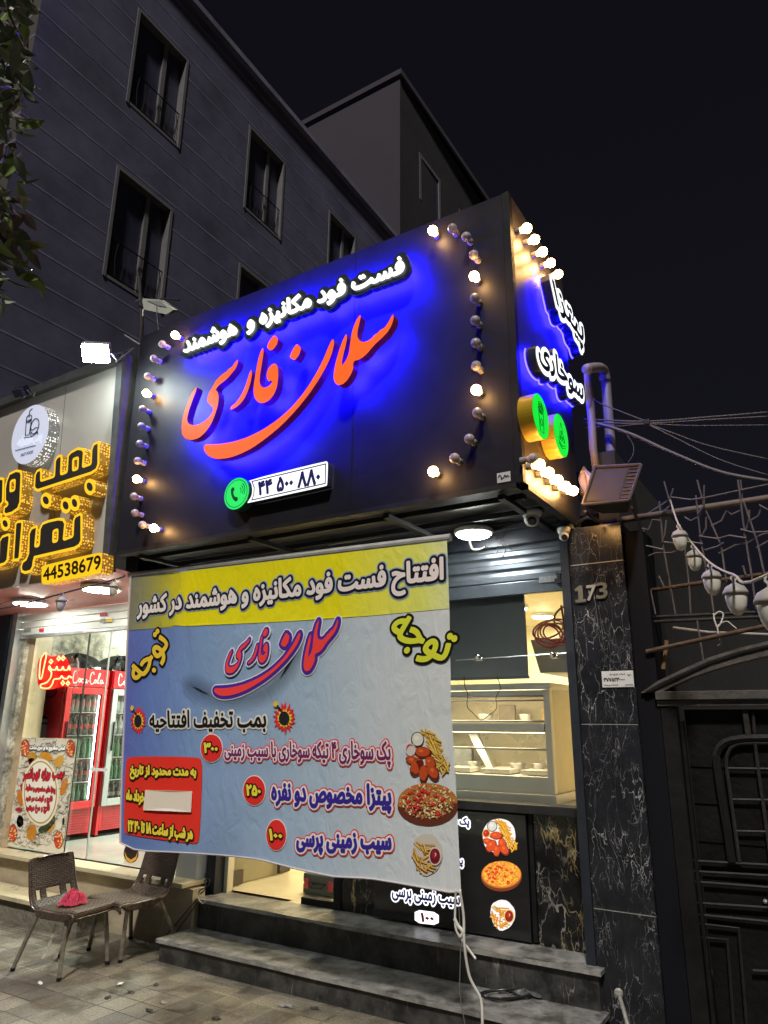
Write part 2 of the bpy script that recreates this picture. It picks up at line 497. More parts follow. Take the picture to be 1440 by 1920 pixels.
# ------------------------------------------------------------------ ground
def paving_mat():
    m = bpy.data.materials.new('concrete_paving'); m.use_nodes = True
    N, L = nodes_of(m); b = N['Principled BSDF']
    tc = N.new('ShaderNodeTexCoord')
    mp = N.new('ShaderNodeMapping'); mp.inputs['Location'].default_value = (4.328 + 0.18 * 40, -3.069 + 0.1755 * 60, 0)
    L.new(tc.outputs['Object'], mp.inputs[0])
    wob = N.new('ShaderNodeTexNoise'); wob.inputs['Scale'].default_value = 2.2; wob.inputs['Detail'].default_value = 3
    L.new(tc.outputs['Object'], wob.inputs['Vector'])
    wm = N.new('ShaderNodeVectorMath'); wm.operation = 'MULTIPLY_ADD'; wm.inputs[1].default_value = (0.016, 0.016, 0)
    L.new(wob.outputs['Color'], wm.inputs[0]); L.new(mp.outputs[0], wm.inputs[2])
    br = N.new('ShaderNodeTexBrick'); br.offset = 0.0; br.squash = 1.0
    br.inputs['Scale'].default_value = 1.0; br.inputs['Mortar Size'].default_value = 0.0055; br.inputs['Mortar Smooth'].default_value = 0.4
    br.inputs['Brick Width'].default_value = 0.18; br.inputs['Row Height'].default_value = 0.1755; br.inputs['Bias'].default_value = 0.0
    br.inputs['Color1'].default_value = (0.125, 0.115, 0.10, 1); br.inputs['Color2'].default_value = (0.255, 0.232, 0.19, 1)
    L.new(wm.outputs[0], br.inputs['Vector'])
    n = N.new('ShaderNodeTexNoise'); n.inputs['Scale'].default_value = 3.0; n.inputs['Detail'].default_value = 9; n.inputs['Roughness'].default_value = 0.7
    L.new(tc.outputs['Object'], n.inputs['Vector'])
    gr = N.new('ShaderNodeValToRGB')                       # grout: dark dirt in places, pale sand in others
    gr.color_ramp.elements[0].color = (0.03, 0.027, 0.022, 1); gr.color_ramp.elements[0].position = 0.42
    gr.color_ramp.elements[1].color = (0.30, 0.27, 0.22, 1); gr.color_ramp.elements[1].position = 0.62
    n0 = N.new('ShaderNodeTexNoise'); n0.inputs['Scale'].default_value = 1.7; n0.inputs['Detail'].default_value = 5
    L.new(tc.outputs['Object'], n0.inputs['Vector'])
    L.new(n0.outputs['Fac'], gr.inputs[0]); L.new(gr.outputs[0], br.inputs['Mortar'])
    rp = N.new('ShaderNodeValToRGB')
    rp.color_ramp.elements[0].color = (0.33, 0.30, 0.28, 1); rp.color_ramp.elements[0].position = 0.32
    rp.color_ramp.elements[1].color = (1.05, 1.02, 0.95, 1); rp.color_ramp.elements[1].position = 0.68
    L.new(n.outputs['Fac'], rp.inputs[0])
    mx = N.new('ShaderNodeMix'); mx.data_type = 'RGBA'; mx.blend_type = 'MULTIPLY'; mx.inputs[0].default_value = 1
    L.new(br.outputs['Color'], mx.inputs[6]); L.new(rp.outputs[0], mx.inputs[7])
    fs = N.new('ShaderNodeTexNoise'); fs.inputs['Scale'].default_value = 75; fs.inputs['Detail'].default_value = 4
    L.new(tc.outputs['Object'], fs.inputs['Vector'])
    fr = N.new('ShaderNodeValToRGB')
    fr.color_ramp.elements[0].color = (0.55, 0.55, 0.55, 1); fr.color_ramp.elements[0].position = 0.33
    fr.color_ramp.elements[1].color = (1.3, 1.3, 1.3, 1); fr.color_ramp.elements[1].position = 0.7
    L.new(fs.outputs['Fac'], fr.inputs[0])
    mx2 = N.new('ShaderNodeMix'); mx2.data_type = 'RGBA'; mx2.blend_type = 'MULTIPLY'; mx2.inputs[0].default_value = 1
    L.new(mx.outputs[2], mx2.inputs[6]); L.new(fr.outputs[0], mx2.inputs[7])
    L.new(mx2.outputs[2], b.inputs['Base Color'])
    rr = N.new('ShaderNodeMapRange'); rr.inputs[1].default_value = 0.38; rr.inputs[2].default_value = 0.62; rr.inputs[3].default_value = 0.28; rr.inputs[4].default_value = 0.75
    L.new(n.outputs['Fac'], rr.inputs[0]); L.new(rr.outputs[0], b.inputs['Roughness'])
    bp = N.new('ShaderNodeBump'); bp.inputs['Strength'].default_value = 0.5; bp.inputs['Distance'].default_value = 0.004
    sub = N.new('ShaderNodeMath'); sub.operation = 'MULTIPLY_ADD'; sub.inputs[1].default_value = -1.2
    L.new(br.outputs['Fac'], sub.inputs[0]); L.new(fs.outputs['Fac'], sub.inputs[2])
    L.new(sub.outputs[0], bp.inputs['Height']); L.new(bp.outputs[0], b.inputs['Normal'])
    return m
g = MB(); g.face([(-150, -1.4, 0), (150, -1.4, 0), (150, 150, 0), (-150, 150, 0)])
tag(g.build('pavement', paving_mat()), kind='structure')
g = MB(); g.face([(-150, -150, -.13), (150, -150, -.13), (150, -1.52, -.13), (-150, -1.52, -.13)]); tag(g.build('road', mat('asphalt', (.045, .045, .047), .85, var=.3, scale=5, bump=.3)), kind='structure')
g = MB(); g.box(-150, 150, -1.53, -1.401, -.2, .004); tag(g.build('kerb', mat('kerb_stone', (.2, .19, .17), .8, var=.2, scale=4)), kind='structure')

# ------------------------------------------------------------------ apartment block beyond the left shop
AD = np.array([-0.030, 0.99955, 0.0]); AN = np.array([0.99955, 0.030, 0.0])
AC = np.array([-8.97, 4.3, 0.0])
def apt(s, z, o=0.0): return AC + AD * s + AN * o + np.array([0, 0, z])
M_block = mat('stone_cladding_blue_spill', (0.092, 0.089, 0.142), 0.9, var=0.35, scale=0.9, bump=0.25, spec=0.15)  # blue light spilling on the wall is tinted into the stone colour
M_blockf = mat('brown_stone_cladding', (0.055, 0.046, 0.040), 0.8, var=0.25, scale=1.5, bump=0.15)
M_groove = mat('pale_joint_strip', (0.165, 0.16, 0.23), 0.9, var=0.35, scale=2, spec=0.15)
M_pane = mat('dark_window_glass', (0.042, 0.040, 0.072), 0.4, spec=0.4, var=.3, scale=.7)
M_frame = mat('window_frame_paint', (0.13, 0.122, 0.135), 0.7, var=0.15, scale=5)
blk = thing('apartment_block', 'dark grooved stone apartment block rising behind the left pizza shop', 'building', tuple(AC))
AL, AH = 13.2, 15.3
wins = []
for k in range(4):
    for zt in (13.98, 10.52, 7.06): wins.append((1.68 + 3.05 * k, 2.93 + 3.05 * k, zt - 2.12, zt))
wb = MB()
ss = sorted({0.0, AL} | {a for w in wins for a in w[:2]}); zz = sorted({0.0, AH} | {a for w in wins for a in w[2:]})
for i in range(len(ss) - 1):
    for j in range(len(zz) - 1):
        cs, cz = (ss[i] + ss[i + 1]) / 2, (zz[j] + zz[j + 1]) / 2
        if any(w[0] < cs < w[1] and w[2] < cz < w[3] for w in wins): continue
        wb.face([apt(ss[i], zz[j]), apt(ss[i + 1], zz[j]), apt(ss[i + 1], zz[j + 1]), apt(ss[i], zz[j + 1])])
for a, b, c, d in wins:                                          # reveals
    q = [(a, c), (b, c), (b, d), (a, d)]
    for k in range(4):
        p, r_ = q[k], q[(k + 1) % 4]
        wb.face([apt(*p), apt(*r_), apt(*r_, -0.22), apt(*p, -0.22)])
wb.face([apt(0, AH), apt(AL, AH), apt(AL, AH, -9), apt(0, AH, -9)])
wb.face([apt(AL, 0), apt(AL, 0, -9), apt(AL, AH, -9), apt(AL, AH)])
wb.face([apt(0, 0, -9), apt(AL, 0, -9), apt(AL, AH, -9), apt(0, AH, -9)])
wb.build('side_wall', M_block, blk)
fw = MB(); fw.face([apt(0, 0), apt(0, 0, -9), apt(0, AH, -9), apt(0, AH)]); fw.build('front_wall', M_blockf, blk)
gb = MB()
z = 0.25
while z < AH - 0.2:
    segs = [(0.0, AL)]
    for a, b, c, d in wins:
        if c - 0.03 < z < d + 0.03: segs = [s_ for x0, x1 in segs for s_ in ((x0, min(x1, a - 0.02)), (max(x0, b + 0.02), x1)) if s_[1] - s_[0] > 0.05]
    for x0, x1 in segs:
        gb.hexa([apt(x0, z, 0.0), apt(x1, z, 0.0), apt(x1, z, 0.003), apt(x0, z, 0.003)], [apt(x0, z + 0.032, 0.0), apt(x1, z + 0.032, 0.0), apt(x1, z + 0.032, 0.003), apt(x0, z + 0.032, 0.003)])
    for o in (0.0,):
        p = [np.array([0, -0.003, 0]), np.array([0, 0, 0])]
        gb.hexa([apt(0, z, 0.0), apt(0, z, -9), apt(0, z, -9) + p[0], apt(0, z, 0) + p[0]], [apt(0, z + 0.04, 0.0), apt(0, z + 0.04, -9), apt(0, z + 0.04, -9) + p[0], apt(0, z + 0.04, 0) + p[0]])
    z += 0.493
gb.build('joint_strips', M_groove, blk)
pb = MB(); pb.hexa([apt(-0.1, AH, 0.12), apt(AL + .1, AH, 0.12), apt(AL + .1, AH, -0.3), apt(-0.1, AH, -0.3)], [apt(-0.1, AH + .14, 0.12), apt(AL + .1, AH + .14, 0.12), apt(AL + .1, AH + .14, -0.3), apt(-.1, AH + .14, -0.3)])
pb.build('roof_coping', M_groove, blk)
def abox(mb, s0, s1, z0, z1, o0, o1, mi=0):
    mb.hexa([apt(s0, z0, o0), apt(s1, z0, o0), apt(s1, z0, o1), apt(s0, z0, o1)], [apt(s0, z1, o0), apt(s1, z1, o0), apt(s1, z1, o1), apt(s0, z1, o1)], mi)
for a, b, c, d in wins:
    w = MB(); t = 0.055
    abox(w, a, a + t, c, d, -0.2, 0.02); abox(w, b - t, b, c, d, -0.2, 0.02); abox(w, a + t, b - t, d - t, d, -0.2, 0.02); abox(w, a + t, b - t, c, c + t, -0.2, 0.01)
    mcx = a + 0.62 * (b - a); abox(w, mcx - 0.045, mcx + 0.045, c + t, d - t, -0.17, -0.08)
    wf = w.build('window_frame', M_frame, blk)
    p = MB(); p.face([apt(a + t, c + t, -0.13), apt(b - t, c + t, -0.13), apt(b - t, d - t, -0.13), apt(a + t, d - t, -0.13)]); p.build('window_pane', M_pane, wf)
    rl = MB()
    for zz_ in (0.12, 0.78): rl.tube([apt(a + t, c + zz_, -0.03), apt(b - t, c + zz_, -0.03)], 0.012, 5)
    for q in range(9):
        s_ = a + t + (b - a - 2 * t) * (q + .5) / 9; rl.tube([apt(s_, c + 0.12, -0.03), apt(s_ + 0.03 * (-1) ** q, c + 0.45, -0.03), apt(s_, c + 0.78, -0.03)], 0.008, 5)
    rl.build('railing', M_black, wf)

# ------------------------------------------------------------------ taller building behind
TY = 17.0
tc_ = at_y(750, 143, TY); TX, TZ = tc_[0], tc_[2]
tb = thing('tall_building', 'dim plain rendered building behind the block with one corner edge against the sky', 'building', (TX, TY, 0))
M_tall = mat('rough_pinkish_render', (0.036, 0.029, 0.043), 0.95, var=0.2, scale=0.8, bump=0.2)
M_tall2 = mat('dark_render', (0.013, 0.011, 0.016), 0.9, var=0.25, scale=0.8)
w = MB(); w.face([(TX - 14, TY, 0), (TX, TY, 0), (TX, TY, TZ), (TX - 14, TY, TZ)]); w.face([(TX, TY, TZ), (TX, TY + 12, TZ), (TX - 14, TY + 12, TZ), (TX - 14, TY, TZ)])
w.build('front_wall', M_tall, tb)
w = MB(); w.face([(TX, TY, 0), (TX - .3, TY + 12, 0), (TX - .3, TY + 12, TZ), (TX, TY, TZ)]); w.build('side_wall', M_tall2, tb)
w = MB(); w.box(TX - 14.05, TX + 0.1, TY - 0.1, TY + 0.05, TZ, TZ + 0.22); w.box(TX - 0.2, TX + 0.1, TY + 0.05, TY + 12, TZ, TZ + 0.22); w.build('roof_coping', M_tall, tb)
for k in range(3):
    for q in range(2):
        w = MB(); y0 = TY + 1.4 + 3.4 * k; z1 = TZ - 2.1 - 3.4 * q; xx = TX - 0.025 * (y0 + 2 - TY)
        w.box(xx - 0.05, xx + 0.06, y0, y0 + 0.14, z1 - 2, z1); w.box(xx - 0.05, xx + 0.06, y0 + 1.5, y0 + 1.64, z1 - 2, z1); w.box(xx - 0.05, xx + 0.06, y0 + .14, y0 + 1.5, z1 - 0.14, z1)
        wf = w.build('window_frame', M_frame, tb)
        w = MB(); w.face([(xx + 0.02, y0 + .14, z1 - 2), (xx + .02, y0 + 1.5, z1 - 2), (xx + .02, y0 + 1.5, z1 - .14), (xx + .02, y0 + .14, z1 - .14)]); w.build('window_pane', M_pane, wf)

# ------------------------------------------------------------------ our shop: the building behind the big sign
FZ = 0.337                                            # shop floor
shop = thing('fast_food_shop', 'fast food shop with cream interior under the large blue lit sign', 'building', (-2.9, 4.6, 0))
w = MB(); w.face([(-4.45, 4.60, FZ), (-1.05, 4.60, FZ), (-1.05, 9.2, FZ), (-4.45, 9.2, FZ)]); w.build('interior_floor', mat('cream_floor_tile', (0.62, 0.55, 0.40), 0.12, var=0.1, scale=2), shop)
w = MB(); w.face([(-4.42, 9.0, FZ), (-1.05, 9.0, FZ), (-1.05, 9.0, 3.2), (-4.42, 9.0, 3.2)]); w.face([(-4.40, 4.62, FZ), (-4.40, 9.0, FZ), (-4.40, 9.0, 3.2), (-4.40, 4.62, 3.2)])
w.face([(-1.18, 4.62, FZ), (-1.18, 9.0, FZ), (-1.18, 9.0, 3.2), (-1.18, 4.62, 3.2)])
w.build('interior_wall', M_cream, shop)
w = MB(); w.face([(-4.4, 4.7, 2.82), (-1.1, 4.7, 2.82), (-1.1, 9.1, 2.82), (-4.4, 9.1, 2.82)]); w.build('ceiling', mat('cream_ceiling', (0.72, 0.66, 0.5), 0.7), shop)
M_lit = glo((255, 240, 196), 430.0)
for x, y in ((-3.5, 5.6), (-3.5, 7.4)):
    w = MB(); w.lathe([(0.14, 0.0), (0.14, -0.03), (0.12, -0.035)], (x, y, 2.815), n=20); cl = w.build('ceiling_light', M_white, shop)
    w = MB(); w.lathe([(0.115, -0.036), (0.115, -0.04)], (x, y, 2.815), n=20); w.build('diffuser', M_lit, cl)
# outer walls
w = MB(); w.box(-4.6, -1.06, 4.75, 9.4, 2.98, 3.3); w.box(-1.15, -1.02, 4.45, 9.4, 0, 3.3); w.box(-4.6, -4.42, 4.75, 9.4, 0, 2.97); w.box(-4.6, -1.36, 4.52, 4.75, 2.86, 4.5)
w.build('outer_wall', M_conc, shop)
# soffit and steel frame under the sign
w = MB(); w.box(XL + .02, XS - .02, YS + .06, 4.50, ZS + 0.02, ZS + 0.05); w.build('soffit', mat('dusty_soffit', (0.05, 0.048, 0.055), 0.7, var=0.3, scale=5), shop)
w = MB()
for y in (3.72, 4.02, 4.30): w.box(XL + .05, XS - .08, y - .02, y + .02, ZS - 0.03, ZS + 0.003)
for x in (-4.4, -3.3, -2.2, -1.45): w.box(x - .02, x + .02, 3.56, 4.45, ZS - 0.06, ZS - 0.032)
w.build('steel_frame', M_dark, shop)
# header over the opening, door jambs, window post
w = MB(); w.box(-4.45, -1.40, 4.40, 4.50, 2.75, 2.853); w.box(-1.397, -1.345, 4.375, 4.46, FZ, 2.853); w.box(-4.37, -4.278, 4.46, 4.56, FZ, 2.75)
w.build('steel_post', M_navy, shop)
w = MB(); w.box(-4.30, -4.245, 4.565, 4.63, FZ, 2.7); w.build('door_jamb', M_cream, shop)
w = MB(); w.face([(-4.345, 4.64, FZ + .02), (-4.345, 5.44, FZ + .02), (-4.345, 5.44, 2.6), (-4.345, 4.64, 2.6)]); w.build('open_door_glass', M_glass, shop)
for a, b in (((-4.36, 4.64), (-4.33, 4.84)), ((-4.36, 5.30), (-4.33, 5.44))):
    w = MB(); w.box(a[0], b[0], a[1], b[1], FZ + .012, FZ + .115); w.build('door_closer', mat('brown_plastic', (0.05, 0.035, 0.03), 0.4), shop)
# white column between the shops
w = MB(); w.box(-4.61, -4.39, 4.37, 4.50, 0.40, 2.85); w.build('white_pilaster', mat('white_panel', (0.55, 0.56, 0.56), 0.45, var=0.08, scale=3), shop, bevel=0.004)
# shop window on the right: glass, ledge, clamps
w = MB(); w.face([(-3.19, 4.60, 1.12), (-1.40, 4.60, 1.12), (-1.40, 4.60, 2.74), (-3.19, 4.60, 2.74)]); gp = w.build('window_glass', M_glass, shop)
w = MB(); w.box(-3.19, -1.40, 4.52, 4.66, 1.065, 1.118); w.build('window_ledge', M_dark, shop, bevel=0.004)
for px, py in ((897, 1233), (1038, 1228)):
    c = at_y(px, py, 4.57)
    w = MB(); w.lathe([(0.012, -0.03), (0.022, -0.022), (0.026, -0.003), (0.018, 0.006), (0.012, 0.028)], c, (0, 1, 0), 14); w.sphere((c[0] + .028, c[1] - .01, c[2] - .012), 0.014, 10)
    w.build('glass_clamp', mat('chrome', (0.8, 0.8, 0.8), 0.08, 1.0), gp, smooth=True)
p0, p1 = at_y(855, 1238, 4.595), at_y(1072, 1224, 4.595)
w = MB(); w.tube([p0, p1], 0.004, 6); w.build('glass_seam', M_alu, gp)
# wall below the window
w = MB(); w.box(-2.89, -1.74, 4.62, 4.72, FZ, 1.064); w.build('sill_wall', M_black, shop)
w = MB(); w.box(-1.735, -1.398, 4.57, 4.70, FZ, 1.064); w.build('gold_marble_panel', M_goldm, shop)
w = MB(); w.box(-3.19, -2.892, 4.60, 4.68, FZ, 1.064); w.build('gold_marble_panel', M_goldm, shop)
# fixed door glass beside the panel
pl = at_y(567, 1700, 4.62); pr = at_y(626, 1700, 4.62)
w = MB(); w.face([(pl[0], 4.62, FZ + .06), (-3.26, 4.62, FZ + .06), (-3.26, 4.62, 2.7), (pl[0], 4.62, 2.7)]); dg = w.build('door_glass', M_glass, shop)
w = MB(); w.box(pl[0], -3.26, 4.60, 4.64, FZ, FZ + 0.045); w.box(-3.255, -3.193, 4.59, 4.66, FZ, 2.7); w.build('door_rail', M_black, dg)

# marble pillar (its own slabs)
pil = thing('marble_pillar', 'black veined marble pillar with house number at right of the shop', 'pillar', (-1.17, YC, 0))
XPL, XPR = -1.343, -1.008
w = MB()
zj = [0.0, 0.62, 1.60, 2.56, 2.80]
for a, b in zip(zj[:-1], zj[1:]): w.box(XPL, XPR, YC, YC + 0.30, a + 0.0025, b - 0.0025)
w.build('marble_slab', M_marq, pil, bevel=0.002)
w = MB(); w.box(XPL + .003, XPR - .003, YC + .003, YC + .29, 0, 2.795); w.build('mortar_core', mat('pale_mortar', (0.5, 0.48, 0.45), 0.9), pil)
w = MB(); w.box(XPR + .002, XPR + 0.12, YC + .03, YC + .30, 0, 2.74); w.build('side_trim', mat('matt_black_trim', (.008, .008, .011), .8, spec=.1), pil)
# house number
num = thing('house_number', 'silver house number 173 on the black marble pillar', 'house number', tuple(at_y(1112, 1112, YC)))
def yplane(pts, Y): return [(p[0], p[2]) for p in (at_y(x, y, Y) for x, y in pts)]
M_sil = mat('brushed_silver', (0.13, 0.122, 0.095), 0.4, 0.15, var=0.1, scale=30)
for ch, q, c in (('1', [(1081, 1100), (1099, 1099), (1099, 1128), (1081, 1130)], None), ('7', [(1101, 1099), (1118, 1097), (1118, 1125), (1101, 1127)], (0.27, 0.26, 0.25)), ('3', [(1119, 1094), (1139, 1092), (1140, 1121), (1120, 1123)], None)):
    q2 = yplane(q, YC)
    ps = fit_text(ch, q2, raw=True) if ch != '1' else [np.array([(q2[3][0] + (q2[2][0] - q2[3][0]) * a, q2[3][1] + (q2[0][1] - q2[3][1]) * b) for a, b in ((0, 0), (1, 0), (1, .14), (.74, .14), (.74, 1), (.5, 1), (.02, .82), (.02, .70), (.34, .74), (.34, .14), (0, .14))])]
    w = MB(); rg = region(ps, 0.0045); w.extrude(rg, lambda p: (p[0], YC - 0.012, p[1]), lambda p: (p[0], YC - 0.001, p[1]), 0, 0)
    d = w.build('digit', mat('digit_edge', (0.03, 0.03, 0.03), 0.4), num)
    w = MB(); rg = region(ps, 0.002); w.region(rg, lambda p: (p[0], YC - 0.0135, p[1])); w.build('digit_face', mat('white_worn', c, 0.5) if c else M_sil, d)
# notice plate
q = yplane([(1128, 1259), (1187, 1258), (1189, 1288), (1129, 1290)], YC)
npl = thing('notice_plate', 'small white numbered notice plate on the black pillar', 'plate', tuple(at_y(1158, 1290, YC)))
cx0, cx1 = q[0][0], q[1][0]; cz1, cz0 = q[0][1], q[2][1]
w = MB(); w.box(cx0, cx1, YC - .006, YC - .001, cz0, cz1); w.build('plate', mat('plate_white', (0.62, 0.62, 0.62), 0.4), npl, bevel=0.001)
def qd(a, b, c, d): return [(cx0 + (cx1 - cx0) * a, cz0 + (cz1 - cz0) * d), (cx0 + (cx1 - cx0) * b, cz0 + (cz1 - cz0) * d), (cx0 + (cx1 - cx0) * b, cz0 + (cz1 - cz0) * c), (cx0 + (cx1 - cx0) * a, cz0 + (cz1 - cz0) * c)]
w = MB()
w.region(region(fit_text('۳۷۷۵۲۳۰۰۰۰', qd(.06, .72, .36, .58), raw=True), 0.0012), lambda p: (p[0], YC - .0075, p[1]))
w.region(region(fit_text('شرکت توزیع برق', qd(.25, .75, .72, .86)), 0.0004), lambda p: (p[0], YC - .0075, p[1]))
w.region(region(fit_text('شناسه قبض', qd(.72, .96, .08, .2)), 0.0004), lambda p: (p[0], YC - .0075, p[1]))
w.region(region(fit_text('شماره پرونده', qd(.05, .5, .08, .2)), 0.0004), lambda p: (p[0], YC - .0075, p[1]))
ex, ez = cx0 + (cx1 - cx0) * .87, cz0 + (cz1 - cz0) * .76
w.region(region([ell(ex, ez, .009, .008, 16), ell(ex, ez + .003, .006, .006, 16)[::-1]]), lambda p: (p[0], YC - .0075, p[1]))
w.build('printing', prn((30, 34, 50)), npl)

# front steps
st = thing('front_steps', 'two worn dark stone steps in front of the fast food shop', 'steps', (-2.8, 4.1, 0))
XR0, XR1 = -4.30, -1.20
M_nose = mat('worn_nosing_highlight', (.27, .26, .245), .5, var=.55, scale=9, bump=.3)  # worn front edge, with the bevel highlight painted in as a lighter tone
def worn_edge(x):                                      # chipped nosing of the upper tread
    d = 0.0
    for c, wd, am in ((-3.42, 0.07, 0.028), (-3.22, 0.05, 0.02), (-3.33, 0.03, 0.012)): d += am * math.exp(-((x - c) / wd) ** 2)
    return d
def tread(y0, y1, z, th, x0, x1, worn):
    w = MB(); n = 90
    for i in range(n):
        xa, xb = x0 + (x1 - x0) * i / n, x0 + (x1 - x0) * (i + 1) / n
        fa, fb = (worn_edge(xa), worn_edge(xb)) if worn else (0.002 * math.sin(xa * 9), 0.002 * math.sin(xb * 9))
        for a0, a1, zz0, zz1 in ((y0, y1, z, z),):
            w.face([(xa, y0 + fa, z - fa * .4), (xb, y0 + fb, z - fb * .4), (xb, y1, z), (xa, y1, z)])
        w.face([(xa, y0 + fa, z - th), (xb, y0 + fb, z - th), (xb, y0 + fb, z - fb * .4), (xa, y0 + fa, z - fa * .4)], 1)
        w.face([(xa, y0 + fa, z - th), (xa, y1, z - th), (xb, y1, z - th), (xb, y0 + fb, z - th)])
    w.face([(x0, y0, z - th), (x0, y1, z - th), (x0, y1, z), (x0, y0, z)]); w.face([(x1, y0, z - th), (x1, y0, z), (x1, y1, z), (x1, y1, z - th)])
    return w
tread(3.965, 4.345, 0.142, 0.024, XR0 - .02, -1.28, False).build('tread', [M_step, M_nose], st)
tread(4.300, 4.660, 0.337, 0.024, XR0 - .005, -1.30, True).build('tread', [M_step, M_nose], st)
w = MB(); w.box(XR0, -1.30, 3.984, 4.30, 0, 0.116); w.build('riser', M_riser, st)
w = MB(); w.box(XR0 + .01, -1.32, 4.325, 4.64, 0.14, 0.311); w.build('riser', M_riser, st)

# roller shutter above the window
sh = thing('roller_shutter', 'rolled up dark steel shutter above the fast food shop window', 'shutter', (-2.9, 4.45, 2.5))
prof = []
z = 2.50
while z < 2.80:
    prof += [(4.452, z), (4.437, z + .012), (4.437, z + .038), (4.452, z + .05), (4.456, z + .075)]; z += 0.085
w = MB()
for a, b in zip(prof[:-1], prof[1:]): w.face([(-4.40, a[0], a[1]), (-1.40, a[0], a[1]), (-1.40, b[0], b[1]), (-4.40, b[0], b[1])])
w.build('slats', mat('shutter_steel', (0.10, 0.115, 0.135), 0.38, 0.6, var=0.2, scale=7, bump=0.05), sh)
w = MB(); w.box(-4.40, -1.40, 4.425, 4.465, 2.415, 2.50); w.build('bottom_bar', mat('shutter_bar_steel', (0.085, 0.10, 0.12), 0.35, 0.6, var=0.2, scale=7), sh, bevel=0.004)
w = MB(); w.box(-1.56, -1.44, 4.418, 4.425, 2.475, 2.515); lk = w.build('lock_plate', mat('lock_plate_steel', (.16, .17, .18), .45, .4, var=.4, scale=60), sh)
w = MB(); w.tube([(-1.44, 4.41, 2.475), (-1.415, 4.40, 2.49), (-1.41, 4.40, 2.515), (-1.44, 4.41, 2.525)], 0.008, 8); w.box(-1.45, -1.405, 4.395, 4.42, 2.46, 2.49); w.build('padlock', M_black, lk)
# ------------------------------------------------------------------ the large sign box with its letters and bulbs
sgn = thing('shop_sign', 'large black box sign with blue glow, red Persian logo and marquee bulbs on two faces', 'sign', (-2.95, YS, ZS))
w = MB(); w.box(XL, XS - .045, YS, YS + .06, ZS, ZT); w.build('front_panel', M_acp, sgn)
w = MB(); w.box(XS - .05, XS, YS + .045, 4.505, ZS, ZT + .0); w.build('side_panel', mat('black_panel_bulb_lit', (0.036, 0.031, 0.032), 0.42, var=0.1, scale=3), sgn)  # same black panel as the front, colour lightened for the bulbs' light
w = MB(); w.box(XS - .043, XS + .002, YS - .002, YS + .043, ZS - .004, ZT + .004); w.build('corner_trim', M_black, sgn)
w = MB(); w.box(XL, XS - .05, YS + .07, 4.5, ZT - .03, ZT - .002); w.box(XL - .004, XL + .03, YS + .06, 4.5, ZS, ZT - .004); w.build('box_shell', M_black, sgn)
w = MB(); w.box(XL, XS - .04, YS - .004, YS + .07, ZS - .03, ZS - .002); w.box(XS - .05, XS + .004, YS + .07, 4.5, ZS - .03, ZS - .002); w.build('bottom_trim', M_dark, sgn)
w = MB()
for px, py in ((660, 800),):
    x = at_y(px, py, YS)[0]; w.box(x - .002, x + .002, YS - .0015, YS, ZS + .01, ZT - .01)
w.build('panel_joint', M_black, sgn)
def SF(d): return lambda p: (p[0], YS - d, p[1])
def splane(pts, d=0.0): return yplane(pts, YS - d)
M_blue = mat('blue_led_back', (0.02, 0.02, 0.05), 0.4, emit=(0.003, 0.002, 1.0), es=1000.0)
M_blue_side = mat('blue_led_back_side', (0.02, 0.02, 0.05), 0.4, emit=(0.003, 0.002, 1.0), es=190.0)
M_redf = glo((255, 90, 22), 1.3)
M_rim = glo((255, 120, 90), 1.0)
M_side = mat('red_letter_side', (0.06, 0.006, 0.006), 0.4, emit=(0.6, 0.02, 0.02), es=0.05)
LK = crop(330, 560, 0.305556)
